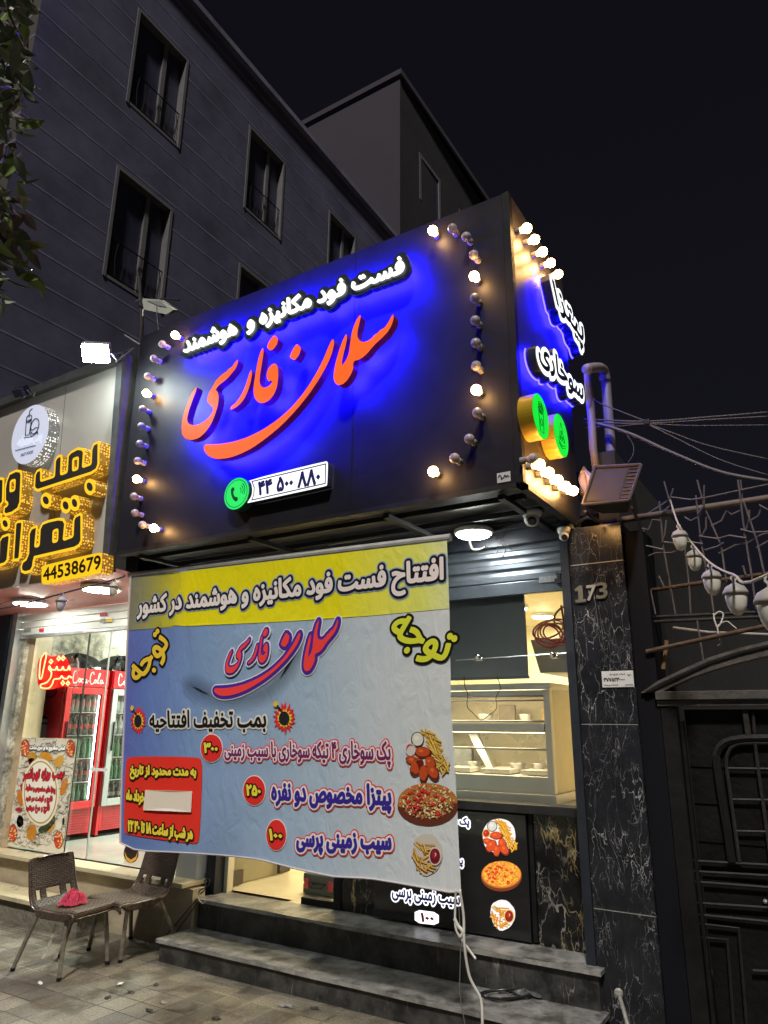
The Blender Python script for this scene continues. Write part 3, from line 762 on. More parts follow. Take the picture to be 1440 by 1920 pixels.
LOGO = {
 'slma': [(1333, 93), (1336, 120), (1322, 165), (1298, 205), (1262, 242), (1225, 275), (1200, 302), (1180, 328), (1150, 357), (1120, 375), (1095, 380), (1086, 396), (1088, 428), (1072, 466), (1050, 500), (1025, 524), (995, 532), (975, 518), (966, 490), (968, 450), (980, 390), (1000, 320), (1022, 258), (1045, 212), (1050, 240), (1040, 290), (1026, 345), (1018, 385), (1018, 412), (1035, 390), (1050, 365), (1062, 330), (1068, 280), (1080, 200), (1105, 132), (1130, 97), (1134, 112), (1125, 150), (1113, 200), (1112, 235), (1125, 258), (1150, 268), (1180, 257), (1203, 240), (1214, 224), (1240, 208), (1252, 192), (1280, 178), (1305, 142), (1320, 112)],
 'noon': [(965, 246), (971, 275), (955, 340), (925, 410), (880, 490), (820, 580), (740, 680), (650, 775), (560, 850), (470, 915), (390, 955), (320, 978), (250, 985), (205, 970), (175, 940), (168, 910), (180, 893), (215, 893), (280, 890), (350, 878), (440, 850), (530, 805), (620, 745), (700, 675), (770, 595), (820, 525), (870, 440), (905, 370), (930, 308), (950, 263)],
 'dot': [(742, 275), (768, 303), (755, 345), (728, 380), (695, 360), (705, 335), (722, 300)],
 'fa': [(533, 297), (538, 325), (528, 390), (516, 460), (512, 512), (522, 540), (545, 548), (575, 532), (592, 510), (583, 500), (570, 510), (558, 492), (555, 462), (566, 428), (588, 402), (610, 397), (625, 418), (628, 470), (620, 540), (600, 590), (570, 625), (535, 642), (505, 637), (485, 615), (475, 580), (477, 530), (488, 460), (502, 380), (517, 328)],
 'fadot': [(603, 220), (628, 245), (618, 285), (585, 322), (555, 300), (570, 260)],
 're': [(463, 435), (467, 460), (458, 512), (440, 570), (415, 620), (385, 655), (350, 678), (333, 682), (335, 662), (365, 640), (395, 600), (420, 550), (440, 490), (452, 450)],
 'si': [(380, 372), (380, 396), (365, 430), (340, 460), (315, 490), (285, 514), (258, 535), (242, 560), (256, 572), (262, 602), (258, 650), (240, 710), (215, 770), (180, 820), (140, 855), (95, 868), (55, 858), (37, 830), (33, 780), (42, 720), (65, 650), (95, 580), (127, 538), (125, 562), (105, 612), (80, 682), (66, 740), (76, 768), (110, 778), (155, 765), (195, 735), (222, 700), (228, 672), (215, 656), (195, 640), (190, 615), (200, 580), (220, 545), (245, 502), (275, 470), (310, 447), (322, 432), (345, 417), (356, 398), (367, 384)],
}
D1 = 0.135
for k, pts in LOGO.items():
    P2 = splane(cropl(LK, smooth_closed(pts, 1)), D1)
    rg = region([P2], 0.0)
    w = MB(); w.extrude(rg, SF(D1), SF(0.075), 0, 1); ob = w.build('logo_letter', [M_redf, M_side], sgn)
    w = MB(); w.region(region([P2], -0.008), SF(0.07)); w.build('led_back', M_blue, ob)
M_whitef = glo((250, 255, 250), 1.5)
M_slab_l = mat('smoked_acrylic', (0.035, 0.042, 0.045), 0.25, var=0.1, scale=20, coat=0.4)
HK = crop(330, 460, 0.3125)
qq = splane(cropl(HK, [(45, 548), (1362, 60), (1362, 185), (45, 672)]), 0.115)
tl = fit_text('فست فود مکانیزه و  هوشمند', qq)
w = MB(); w.extrude(region(tl, 0.042), SF(0.10), SF(0.06), 0, 0); hb = w.build('heading_backing', M_slab_l, sgn)
w = MB(); w.extrude(region(tl, 0.004), SF(0.118), SF(0.101), 0, 0); w.build('heading_letters', M_whitef, hb)
w = MB(); w.region(region(tl, 0.03), SF(0.055)); w.build('led_back', M_blue, hb)
# phone plate
PK = crop(390, 840, 0.173611)
plate = smooth_closed([(437, 347), (1270, 142), (1292, 150), (1296, 180), (1288, 395), (1275, 412), (430, 595), (425, 590), (470, 520), (480, 450), (468, 380)], 1)
P2 = splane(cropl(PK, plate), 0.06)
w = MB(); w.extrude(region([P2]), SF(0.06), SF(0.004), 0, 1); pp = w.build('phone_plate', [glo((250, 252, 255), 1.35), M_slab_l], sgn)
inner = [(470, 358), (1278, 165), (1272, 388), (468, 570), (492, 500), (496, 430)]
Pi = splane(cropl(PK, inner), 0.06)
w = MB(); w.region(region([Pi, region and [tuple(p) for p in offset_poly(Pi, -0.008, 1.0 if area2(Pi) > 0 else -1.0)][::-1]]), SF(0.0615)); w.build('plate_border', prn((40, 40, 60)), pp)
nt = fit_text('۴۴ ۵۰۰ ۸۸۰', splane(cropl(PK, [(548, 372), (1205, 215), (1205, 385), (548, 510)]), 0.06), raw=True)
w = MB(); w.region(region(nt, 0.006), SF(0.0615)); w.build('phone_number', prn((44, 40, 110)), pp)
c0 = at_y(*PK((308, 492)), YS - .075); rr = abs(at_y(*PK((308, 325)), YS - .075)[2] - at_y(*PK((308, 660)), YS - .075)[2]) / 2
w = MB(); w.lathe([(rr, 0.004), (rr, 0.075)], (c0[0], YS, c0[2]), (0, -1, 0), 36, 1); w.region(region([ell(c0[0], c0[2], rr, rr, 36)]), SF(0.0755), 0)
pd = w.build('phone_disc', [glo((30, 240, 105), 1.0), mat('green_rim', (0.02, 0.12, 0.06), 0.3)], sgn)
w = MB(); w.region(region([ell(c0[0], c0[2], rr * .88, rr * .88, 36), ell(c0[0], c0[2], rr * .84, rr * .84, 36)[::-1]]), SF(0.077))
rec = [(262, 425), (285, 428), (288, 455), (275, 470), (278, 500), (292, 530), (308, 525), (328, 545), (318, 572), (300, 580), (272, 555), (252, 505), (248, 455)]
w.region(region([splane(cropl(PK, smooth_closed(rec, 1)), .075)]), SF(0.077))
for r_ in (0.28, 0.44, 0.58):
    cx, cz = c0[0] + rr * .12, c0[2] + rr * .12
    o = [(cx + rr * r_ * math.cos(a), cz + rr * r_ * math.sin(a)) for a in np.linspace(-0.5, 0.95, 9)]
    w.region(region([o + [(cx + (rr * (r_ - .05)) * math.cos(a), cz + rr * (r_ - .05) * math.sin(a)) for a in np.linspace(0.95, -0.5, 9)]]), SF(0.077))
w.build('handset_mark', prn((4, 75, 28)), pd)
# maker's plate in the corner
q = splane([(932, 888), (957, 884), (957, 902), (932, 905)])
w = MB(); w.box(q[0][0], q[1][0], YS - .003, YS, q[2][1], q[0][1]); mp_ = w.build('maker_plate', mat('plate_grey', (0.55, 0.55, 0.55), 0.4), sgn)
w = MB(); t_ = [np.array((x, YS - .005, z_)) for x, z_ in [(q[0][0] + (q[1][0] - q[0][0]) * a, q[2][1] + (q[0][1] - q[2][1]) * b) for a, b in ((.1, .5), (.2, .75), (.35, .5), (.3, .3), (.5, .45), (.6, .7), (.68, .45), (.78, .6), (.9, .45))]]
w.tube(catmull(t_, 4), 0.0025, 4); w.tube([t_[0] + np.array((0, 0, -.03)), t_[-1] + np.array((0, 0, -.03))], 0.0012, 4); w.build('script_mark', prn((20, 20, 25)), mp_)

# side face: deep channel words and two green discs
def XF(d): return lambda p: (XS + d, p[0], p[1])
def xplane(pts, d=0.0): return [(p[1], p[2]) for p in (at_x(x, y, XS + d) for x, y in pts)]
SK = crop(960, 500, 0.208333)
DS = 0.09
M_chan = mat('channel_side', (0.028, 0.03, 0.045), 0.22, var=0.1, scale=12, coat=0.5)
M_ink = prn((26, 24, 66))
for word, q in (('پیتزا', [(352, 120), (640, 470), (632, 772), (415, 425)]), ('سوخاری', [(205, 615), (640, 1040), (628, 1250), (245, 880)])):
    tl = fit_text(word, xplane(cropl(SK, q), DS))
    w = MB(); w.extrude(region(tl, 0.040), XF(DS), XF(0.03), 0, 0); cb = w.build('channel_backing', M_chan, sgn)
    w = MB(); w.region(region(tl, 0.037), XF(DS + .003)); w.build('lit_outline', M_whitef, cb)
    w = MB(); w.region(region(tl, 0.008), XF(DS + .006)); w.build('channel_letters', M_ink, cb)
    w = MB(); w.region(region(tl, 0.045), XF(0.022)); w.build('led_back', M_blue_side, cb)
for k, ((cx, cy), ry) in enumerate((((257, 1348), 190), ((440, 1520), 180))):
    c = at_x(*SK((cx, cy)), XS + DS); r_ = abs(at_x(*SK((cx, cy - ry)), XS + DS)[2] - at_x(*SK((cx, cy + ry)), XS + DS)[2]) / 2 * 0.96
    w = MB(); w.lathe([(r_, 0.004), (r_, DS)], (XS, c[1], c[2]), (1, 0, 0), 40, 1); w.region(region([ell(c[1], c[2], r_, r_, 40)]), XF(DS + .002), 0)
    dd = w.build('menu_disc', [glo((10, 240, 60), 1.0), mat('gold_rim', (0.42, 0.27, 0.015), 0.35, 0.2)], sgn)
    w = MB(); T = lambda u, v: (XS + DS + .004, c[1] + u * r_, c[2] + v * r_)
    def pl_(pts, cl=True): w.tube([T(*p) for p in pts], 0.0019, 5, closed=cl)
    if k == 0:
        pl_([(-.28, .18), (.28, .18), (.22, -.72), (-.22, -.72)]); pl_(ell(0, .34, .30, .22, 16)); pl_(ell(0, .34, .18, .14, 12))
        pl_([(-.32, .3), (-.2, .62), (.1, .66), (.32, .4)], False); pl_(ell(0, -.28, .13, .16, 12)); pl_([(-.2, .5), (.2, .25)], False); pl_([(-.25, .35), (.1, .15)], False)
    else:
        pl_([(-.42, -.25), (0, .62), (.42, -.25)]); pl_(ell(0, .12, .08, .1, 10)); pl_(ell(-.14, -.12, .07, .08, 10)); pl_(ell(.14, -.1, .07, .08, 10))
        pl_([(-.45, -.36), (0, -.52), (.45, -.36)], False); pl_([(-.42, -.48), (0, -.64), (.42, -.48)], False)
    w.build('line_icon', prn((2, 90, 30)), dd)

# marquee bulbs
M_bulb = mat('clear_bulb_glass', (0.42, 0.37, 0.37), 0.38, coat=0.15, var=0.5, scale=70, alpha=0.8)
M_bulbon = mat('lit_bulb', (1, 0.9, 0.7), 0.3, emit=(1.0, 0.54, 0.18), es=70.0)
M_socket = mat('bulb_socket', (0.25, 0.23, 0.21), 0.5)
ON = [(811, 432), (889, 518), (893, 731), (812, 884), (328, 628), (274, 737), (256, 898), (288, 990)]
OFF = [(848, 428), (874, 444), (888, 478), (890, 559), (891, 601), (892, 643), (893, 686), (895, 774), (880, 823), (852, 859), (304, 645), (288, 672), (277, 705), (267, 767), (265, 799), (262, 832), (258, 864), (251, 931), (253, 962), (267, 984)]
SON = [(988, 428), (1003, 449), (1018, 472), (1033, 493), (1047, 514), (1012, 871), (1029, 886), (1046, 900), (1061, 912), (1075, 920)]
def bulb(base, ax, lit):
    w = MB(); w.lathe([(0.020, 0.0), (0.020, 0.028), (0.016, 0.032)], base, ax, 12)
    so = w.build('bulb', M_socket, sgn, smooth=False)
    w = MB(); r = 0.030
    w.lathe([(0.013, 0.030), (0.017, 0.040)] + [(r * math.sin(t), 0.071 - r * math.cos(t)) for t in np.linspace(0.75, 3.1, 9)], base, ax, 16)
    w.build('bulb_glass', M_bulbon if lit else M_bulb, so, smooth=True)
for lst, lit in ((ON, True), (OFF, False)):
    for px, py in lst:
        c = at_y(px, py, YS - 0.072); bulb((c[0], YS, c[2]), (0, -1, 0), lit)
for px, py in SON:
    c = at_x(px, py, XS + 0.072); bulb((XS, c[1], c[2]), (1, 0, 0), True)
c = at_x(1000, 860, XS + .072); bulb((XS, c[1], c[2]), (1, 0, 0), False)

# ------------------------------------------------------------------ the hanging banner
YB = 3.60
def bdisp(x, z):
    d = 0.010 * math.sin(2.3 * x + 0.7 * z) * min(1, max(0, (2.6 - z) / 1.2)) + 0.006 * math.sin(7.1 * x - 2.0 * z) * min(1, max(0, (2.2 - z)))
    xc = -4.50 + 0.42 * ((2.62 - z) / 1.9) * 0 - 0.02
    cr = at_cr(z); e = x - cr
    d -= 0.009 * math.exp(-abs(e) / 0.05) * min(1, max(0, (z - 1.0)))
    d -= 0.02 * max(0, (1.2 - z)) * max(0, (x + 2.6))           # lower right corner swings forward
    return d
_ca, _cb = at_y(342, 1100, YB), at_y(300, 1500, YB)
def at_cr(z): return _ca[0] + (_cb[0] - _ca[0]) * (z - _ca[2]) / (_cb[2] - _ca[2])
def BP(l): return lambda p: (p[0], YB + bdisp(p[0], p[1]) - 0.0022 * l, p[1])
def bpl(pts): return yplane(pts, YB)
ban = thing('vinyl_banner', 'wide creased blue vinyl banner with yellow heading hung across the shop front', 'banner', tuple(at_y(540, 1045, YB)))
topl, topr = at_y(247, 1080, YB), at_y(838, 1011, YB)
bot = [at_y(x, y, YB) for x, y in [(229, 1580), (237, 1583), (248, 1591), (275, 1595), (330, 1597), (376, 1599), (418, 1602), (484, 1610), (550, 1627), (626, 1643), (692, 1647), (760, 1658), (853, 1673), (866, 1671)]]
bx = [p[0] for p in bot]; bz = [p[2] for p in bot]
ledge = [(at_y(x, y, YB)[2], at_y(x, y, YB)[0]) for x, y in [(247, 1080), (241, 1200), (236, 1330), (232, 1450), (229, 1580)]]
redge = [(at_y(x, y, YB)[2], at_y(x, y, YB)[0]) for x, y in [(838, 1011), (843, 1141), (846, 1330), (857, 1500), (866, 1671)]]
def _ip(tab, z):
    t = sorted(tab); return float(np.interp(z, [a for a, _ in t], [b for _, b in t]))
def bfn(u, v):
    xg = topl[0] + (topr[0] - topl[0]) * u
    zt = topl[2] + (topr[2] - topl[2]) * u; zb = float(np.interp(bx[0] + (bx[-1] - bx[0]) * u, bx, bz))
    z = zt + (zb - zt) * v; x = _ip(ledge, z) + (_ip(redge, z) - _ip(ledge, z)) * u
    return BP(0)((x, z))
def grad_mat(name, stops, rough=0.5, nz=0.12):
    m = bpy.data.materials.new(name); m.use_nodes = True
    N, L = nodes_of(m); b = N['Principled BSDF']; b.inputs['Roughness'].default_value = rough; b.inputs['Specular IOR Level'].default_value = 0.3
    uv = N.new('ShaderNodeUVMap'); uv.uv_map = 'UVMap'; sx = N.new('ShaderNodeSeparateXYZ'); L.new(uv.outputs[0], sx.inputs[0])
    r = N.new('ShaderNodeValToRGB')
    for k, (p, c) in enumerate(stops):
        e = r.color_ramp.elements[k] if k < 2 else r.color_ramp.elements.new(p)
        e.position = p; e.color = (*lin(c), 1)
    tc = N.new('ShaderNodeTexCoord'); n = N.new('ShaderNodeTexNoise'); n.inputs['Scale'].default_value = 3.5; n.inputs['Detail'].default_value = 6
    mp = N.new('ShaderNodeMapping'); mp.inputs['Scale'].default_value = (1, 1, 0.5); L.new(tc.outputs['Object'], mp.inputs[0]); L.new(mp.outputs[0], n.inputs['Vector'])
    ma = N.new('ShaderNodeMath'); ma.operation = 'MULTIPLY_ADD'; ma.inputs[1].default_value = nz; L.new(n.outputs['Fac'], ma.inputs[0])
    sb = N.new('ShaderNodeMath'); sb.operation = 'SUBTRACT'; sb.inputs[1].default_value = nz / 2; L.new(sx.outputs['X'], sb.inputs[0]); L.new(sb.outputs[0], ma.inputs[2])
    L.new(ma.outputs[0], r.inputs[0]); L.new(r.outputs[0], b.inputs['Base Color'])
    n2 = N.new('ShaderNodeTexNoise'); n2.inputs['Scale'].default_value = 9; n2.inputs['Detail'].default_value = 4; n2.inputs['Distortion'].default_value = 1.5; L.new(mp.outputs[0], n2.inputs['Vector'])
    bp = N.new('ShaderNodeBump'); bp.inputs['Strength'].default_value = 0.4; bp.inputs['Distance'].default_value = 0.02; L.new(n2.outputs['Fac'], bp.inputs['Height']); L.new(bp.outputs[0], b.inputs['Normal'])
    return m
X0, X1 = topl[0], topr[0]
buv = lambda co: ((co[0] - X0) / (X1 - X0), (co[2] - 0.7) / 2.0)
w = MB(); w.grid(bfn, 110, 56); w.uv = buv
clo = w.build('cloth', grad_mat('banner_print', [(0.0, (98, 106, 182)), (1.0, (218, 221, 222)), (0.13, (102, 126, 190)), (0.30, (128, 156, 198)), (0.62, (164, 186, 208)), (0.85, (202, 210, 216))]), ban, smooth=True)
w = MB(); w.tube([topl + np.array((-.04, .012, .012)), topr + np.array((.02, .012, .012))], 0.022, 10); w.build('top_rail', mat('white_pipe', (0.5, 0.5, 0.5), 0.4, var=0.2, scale=10), ban)
w = MB(); e0 = [bfn(0, v) for v in np.linspace(0, 1, 14)]; w.tube([np.array(p) + np.array((-.006, -.004, 0)) for p in e0], 0.008, 6)
e1 = [bfn(u, 1) for u in np.linspace(0, 1, 40)]; w.tube([np.array(p) + np.array((0, -.003, -.002)) for p in e1], 0.005, 6); w.build('white_hem', prn((200, 190, 185)), ban)
bk = crop(220, 1000, 0.458333); bk2 = crop(220, 1320, 0.472222)
w = MB(); w.region(region([bpl([(247.5, 1083), (838, 1014), (843, 1141), (700, 1154), (520, 1166), (350, 1174), (240.5, 1182)])], 0, 0.03), BP(1)); w.uv = buv
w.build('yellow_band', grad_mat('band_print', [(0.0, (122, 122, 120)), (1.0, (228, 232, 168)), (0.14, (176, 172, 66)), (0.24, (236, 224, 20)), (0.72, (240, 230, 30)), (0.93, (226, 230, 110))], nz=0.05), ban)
def bprint(name, polys2, layers, parent=ban, l0=2):
    o = None
    for k, (off, c) in enumerate(layers):
        w = MB(); w.region(region(polys2, off, 0.04 if off > 0.01 else 0), BP(l0 + k)); ob = w.build(name if o is None else 'print_layer', prn(c), parent if o is None else o)
        if o is None: o = ob
    return o
bprint('heading_print', fit_text('افتتاح فست فود مکانیزه و هوشمند در کشور', bpl(cropl(bk, [(86, 262), (1334, 100), (1334, 234), (86, 366)]))), [(0.030, (150, 175, 205)), (0.022, (22, 18, 34)), (0.007, (238, 228, 226))])
bprint('attention_print', fit_text('توجه', bpl(cropl(bk, [(1172, 312), (1392, 426), (1318, 566), (1085, 446)]))), [(0.022, (18, 18, 16)), (0.007, (222, 226, 60))])
bprint('attention_print', fit_text('توجه', bpl(cropl(bk, [(38, 560), (168, 392), (240, 478), (112, 632)]))), [(0.022, (18, 16, 20)), (0.007, (240, 200, 60))])
lk = crop(380, 1140, 0.194444)
BB = {'slma': (975, 1312, 112, 612), 'noon': (122, 948, 240, 850), 'dot': (760, 842, 243, 378), 'fa': (553, 642, 268, 530), 'fadot': (592, 642, 200, 278), 're': (452, 546, 350, 540), 'si': (238, 466, 296, 632)}
big, small = [], []
for k, pts in LOGO.items():
    P = np.array(smooth_closed(pts, 1)); lo, hi = P.min(0), P.max(0); x0, x1, y0, y1 = BB[k]
    P = np.stack([x0 + (P[:, 0] - lo[0]) / (hi[0] - lo[0]) * (x1 - x0), y0 + (P[:, 1] - lo[1]) / (hi[1] - lo[1]) * (y1 - y0)], 1)
    (big if k in ('slma', 'noon', 'dot') else small).append(bpl(cropl(lk, P)))
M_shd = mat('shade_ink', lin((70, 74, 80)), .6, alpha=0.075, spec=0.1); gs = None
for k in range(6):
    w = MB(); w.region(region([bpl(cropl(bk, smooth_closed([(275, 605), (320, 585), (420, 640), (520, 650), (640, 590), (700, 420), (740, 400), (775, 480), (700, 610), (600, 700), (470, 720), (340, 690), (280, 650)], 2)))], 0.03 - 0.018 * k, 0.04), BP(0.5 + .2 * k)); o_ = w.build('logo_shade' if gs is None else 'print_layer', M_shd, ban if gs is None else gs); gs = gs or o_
def orient(ps): return [p if area2(p) > 0 else p[::-1] for p in ps]
big, small = orient(big), orient(small)
bprint('logo_print', big, [(0.028, (232, 230, 232)), (0.020, (74, 44, 160)), (0.0, (250, 70, 66))])
bprint('logo_print', small, [(0.022, (232, 230, 232)), (0.012, (74, 44, 160)), (0.0, (250, 70, 66))], l0=5)
bprint('discount_print', fit_text('بمب تخفیف افتتاحیه', bpl(cropl(bk, [(140, 728), (608, 716), (610, 812), (140, 812)]))), [(0.016, (226, 222, 210)), (0.004, (26, 20, 22))])
for (cx, cy), rx, ry in (((683, 757), 46, 62), ((92, 768), 34, 56)):
    def star(n, a, b, sd):
        r_ = random.Random(sd); return [(cx + rx * (a if k % 2 == 0 else b) * r_.uniform(.85, 1.15) * math.cos(math.pi * k / n), cy + ry * (a if k % 2 == 0 else b) * r_.uniform(.85, 1.15) * math.sin(math.pi * k / n)) for k in range(2 * n)]
    o = None
    for l, (p, c) in enumerate(((star(17, 1.0, .72, 3), (226, 52, 50)), (star(15, .70, .48, 5), (240, 206, 70)), (ell(cx, cy, rx * .46, ry * .46), (38, 34, 42)), (ell(cx - rx * .72, cy - ry * .95, rx * .22, ry * .2, 9), (238, 196, 60)), ([(cx - rx * .2, cy - ry * .42), (cx - rx * .6, cy - ry * .85), (cx - rx * .52, cy - ry * .9), (cx - rx * .1, cy - ry * .48)], (30, 26, 30)))):
        w = MB(); w.region(region([bpl(cropl(bk, p))]), BP(2 + l)); ob = w.build('bomb_print' if o is None else 'print_layer', prn(c), ban if o is None else o); o = o or ob
def badge(cx, cy, rx, ry, t):
    P = bpl(cropl(bk2, ell(cx, cy, rx, ry, 36)))
    o = bprint('price_badge', [P], [(0.006, (235, 225, 220)), (0.0, (232, 50, 46))])
    ps = fit_text(t, bpl(cropl(bk2, [(cx - rx * .62, cy - ry * .38), (cx + rx * .62, cy - ry * .30), (cx + rx * .62, cy + ry * .34), (cx - rx * .62, cy + ry * .30)])), raw=True)
    for k, (off, c) in enumerate(((0.014, (60, 20, 16)), (0.005, (240, 226, 70)))):
        w = MB(); w.region(region(ps, off), BP(5 + k)); w.build('print_layer', prn(c), o)
badge(380, 175, 43, 54, '۳۰۰'); badge(546, 343, 41, 57, '۲۵۰'); badge(631, 520, 39, 60, '۱۰۰')
ROW = [(0.021, (222, 58, 64)), (0.015, (236, 228, 226)), (0.005, (92, 34, 104))]
bprint('menu_row_print', fit_text('پک سوخاری ۴ تیکه سوخاری با سیب زمینی', bpl(cropl(bk2, [(434, 150), (1082, 148), (1084, 250), (434, 226)]))), [(0.019, (226, 70, 84)), (0.012, (236, 226, 228)), (0.003, (122, 36, 96))])
ROW = [(0.024, (222, 58, 64)), (0.017, (236, 230, 228)), (0.006, (58, 40, 148))]
bprint('menu_row_print', fit_text('پیتزا مخصوص دو نفره', bpl(cropl(bk2, [(614, 306), (1082, 322), (1084, 432), (614, 408)]))), ROW)
bprint('menu_row_print', fit_text('سیب زمینی پرسی', bpl(cropl(bk2, [(716, 508), (1082, 520), (1086, 606), (714, 590)]))), ROW)
rb = bprint('red_box_print', [bpl(cropl(bk2, smooth_closed([(38, 225), (55, 207), (325, 210), (345, 228), (336, 540), (318, 556), (45, 520), (30, 500)], 2)))], [(0.0, (238, 56, 42))])
def rbt(t, q):
    ps = fit_text(t, bpl(cropl(bk2, q)))
    for k, (off, c) in enumerate(((0.015, (36, 20, 10)), (0.005, (244, 222, 70)))):
        w = MB(); w.region(region(ps, off), BP(4 + k)); w.build('print_layer', prn(c), rb)
rbt('به مدت محدود از تاریخ', [(62, 242), (320, 250), (320, 302), (60, 296)]); rbt('خرداد ماه', [(46, 340), (116, 344), (114, 402), (44, 388)]); rbt('هر شب از ساعت ۱۸ تا ۲۲:۳۰', [(52, 460), (312, 492), (308, 546), (50, 516)])
w = MB(); w.region(region([bpl(cropl(bk2, [(122, 340), (308, 345), (304, 428), (112, 420)]))], 0, 0.05), BP(7)); w.build('paper_patch', prn((240, 226, 208)), rb)

# food pictures, used on the banner (ink) and on the menu box (lit)
def food(kind, K, plane, P, ink, name, parent, l0):
    """kind drawn in its own pixel frame K; plane maps pixels to the surface, P(layer) to space"""
    items = []; r_ = random.Random(11)
    def fry(x, y, a, l=64, t=11):
        c, s = math.cos(a), math.sin(a)
        q = [(x - c * l - s * t, y - s * l + c * t), (x - c * l + s * t, y - s * l - c * t), (x + c * l + s * t, y + s * l - c * t), (x + c * l - s * t, y + s * l + c * t)]
        q2 = [(x - c * l * .95 - s * t * .3, y - s * l * .95 + c * t * .3), (x - c * l * .95 + s * t * .85, y - s * l * .95 - c * t * .85), (x + c * l * .95 + s * t * .85, y + s * l * .95 - c * t * .85), (x + c * l * .95 - s * t * .3, y + s * l * .95 + c * t * .3)]
        return q, q2
    if kind == 'bucket':
        items.append((smooth_closed([(240, 470), (250, 320), (340, 190), (480, 150), (620, 190), (700, 300), (720, 480), (640, 640), (400, 700), (280, 620)], 2), (222, 220, 214) if ink else (255, 250, 250)))
        for k in range(48):
            t = r_.random(); x = 500 + 190 * t + r_.uniform(-60, 60); y = 210 + 430 * t + r_.uniform(-40, 40)
            q, q2 = fry(x, y, r_.choice((-1, 1)) * r_.uniform(.3, 1.2) if t > .5 else r_.uniform(.3, 1.3)); items += [(q, (168, 112, 30)), (q2, r_.choice(((234, 200, 90), (224, 182, 66), (240, 214, 120))))]
        for c, a, b, ro in (((330, 520), 90, 52, .3), ((440, 425), 95, 62, .1), ((370, 590), 70, 105, .5), ((525, 560), 62, 100, -.1), ((450, 660), 55, 100, .1), ((560, 650), 60, 90, -.5)):
            items += [(smooth_closed([(c[0] + (x - c[0]) * r_.uniform(.9, 1.12), c[1] + (y - c[1]) * r_.uniform(.9, 1.12)) for x, y in ell(*c, a, b, 12, ro)], 1), (110, 30, 14)), (smooth_closed([(c[0] - 6 + (x - c[0]) * r_.uniform(.78, .98), c[1] - 8 + (y - c[1]) * r_.uniform(.78, .98)) for x, y in ell(*c, a, b, 12, ro)], 1), (196, 78, 34)), (ell(c[0] - a * .25, c[1] - b * .3, a * .3, b * .28, 10, ro), (224, 116, 56))]
        items += [(ell(380, 278, 74, 86), (40, 24, 22)), (ell(380, 276, 64, 74), (226, 222, 206)), (ell(370, 262, 30, 30, 10), (240, 238, 228)), (ell(298, 392, 58, 72), (216, 206, 200)), (ell(296, 388, 46, 56), (170, 22, 34)), (ell(286, 374, 12, 18, 8), (226, 110, 110))]
    elif kind == 'pizza':
        items += [(ell(490, 1025, 348, 225, 48), (104, 50, 36)), (ell(490, 985, 344, 215, 48), (186, 120, 60)), (ell(492, 975, 328, 200, 48), (224, 172, 110))]
        for k in range(560):
            a, q = r_.uniform(0, 6.28), math.sqrt(r_.random()); x, y = 492 + 318 * q * math.cos(a), 975 + 192 * q * math.sin(a); z_ = r_.uniform(7, 17)
            items.append((ell(x, y, z_ * r_.uniform(.7, 1.6), z_ * .6, 7, r_.uniform(0, 3)), r_.choice(((236, 214, 150), (214, 84, 62), (226, 190, 110), (150, 160, 70), (190, 96, 60), (240, 226, 180), (222, 130, 84)))))
        for k in range(22):
            a, q = r_.uniform(0, 6.28), math.sqrt(r_.random()) * .92; x, y = 492 + 300 * q * math.cos(a), 975 + 178 * q * math.sin(a)
            items += [(ell(x, y, 28, 19, 12), (190, 40, 34)), (ell(x - 4, y - 4, 17, 10, 10), (216, 74, 60))]
    else:
        items.append((smooth_closed([(330, 1400), (450, 1335), (560, 1350), (665, 1480), (670, 1620), (600, 1760), (460, 1830), (360, 1720), (310, 1560)], 1), (206, 198, 186) if ink else (255, 252, 250)))
        for k in range(40):
            a, q = r_.uniform(0, 6.28), math.sqrt(r_.random()); x, y = 470 + 130 * q * math.cos(a), 1575 + 175 * q * math.sin(a)
            q_, q2 = fry(x, y, r_.uniform(.2, 1.9) if x < 470 else r_.uniform(-.7, .5), 58, 11); items += [(q_, (150, 92, 30)), (q2, r_.choice(((234, 190, 84), (222, 170, 66), (240, 206, 120))))]
        items += [(ell(585, 1590, 74, 104), (216, 200, 190)), (ell(583, 1590, 60, 88), (120, 20, 34)), (ell(575, 1570, 34, 50), (150, 34, 48)), (smooth_closed([(575, 1545), (600, 1555), (600, 1580), (575, 1600), (585, 1575)], 1), (226, 170, 160))]
    cols = []; w = MB()
    for k, (pts, c) in enumerate(items):
        if not ink and min(c) < 205: c = (min(255, int(c[0] * 1.12 + 8)), int(c[1] * .98), int(c[2] * .48))
        if c not in cols: cols.append(c)
        w.region(region([plane(cropl(K, pts))]), P(l0 + k * (0.9 / len(items)) * 3), cols.index(c))
    return w.build(name, [prn(c) if ink else glo(c, 1.0) for c in cols], parent)
fk = crop(720, 1340, 0.166667)
food('bucket', fk, bpl, BP, True, 'chicken_bucket_print', ban, 2)
food('pizza', fk, bpl, BP, True, 'pizza_print', ban, 2)
food('fries', fk, bpl, BP, True, 'fries_print', ban, 2)
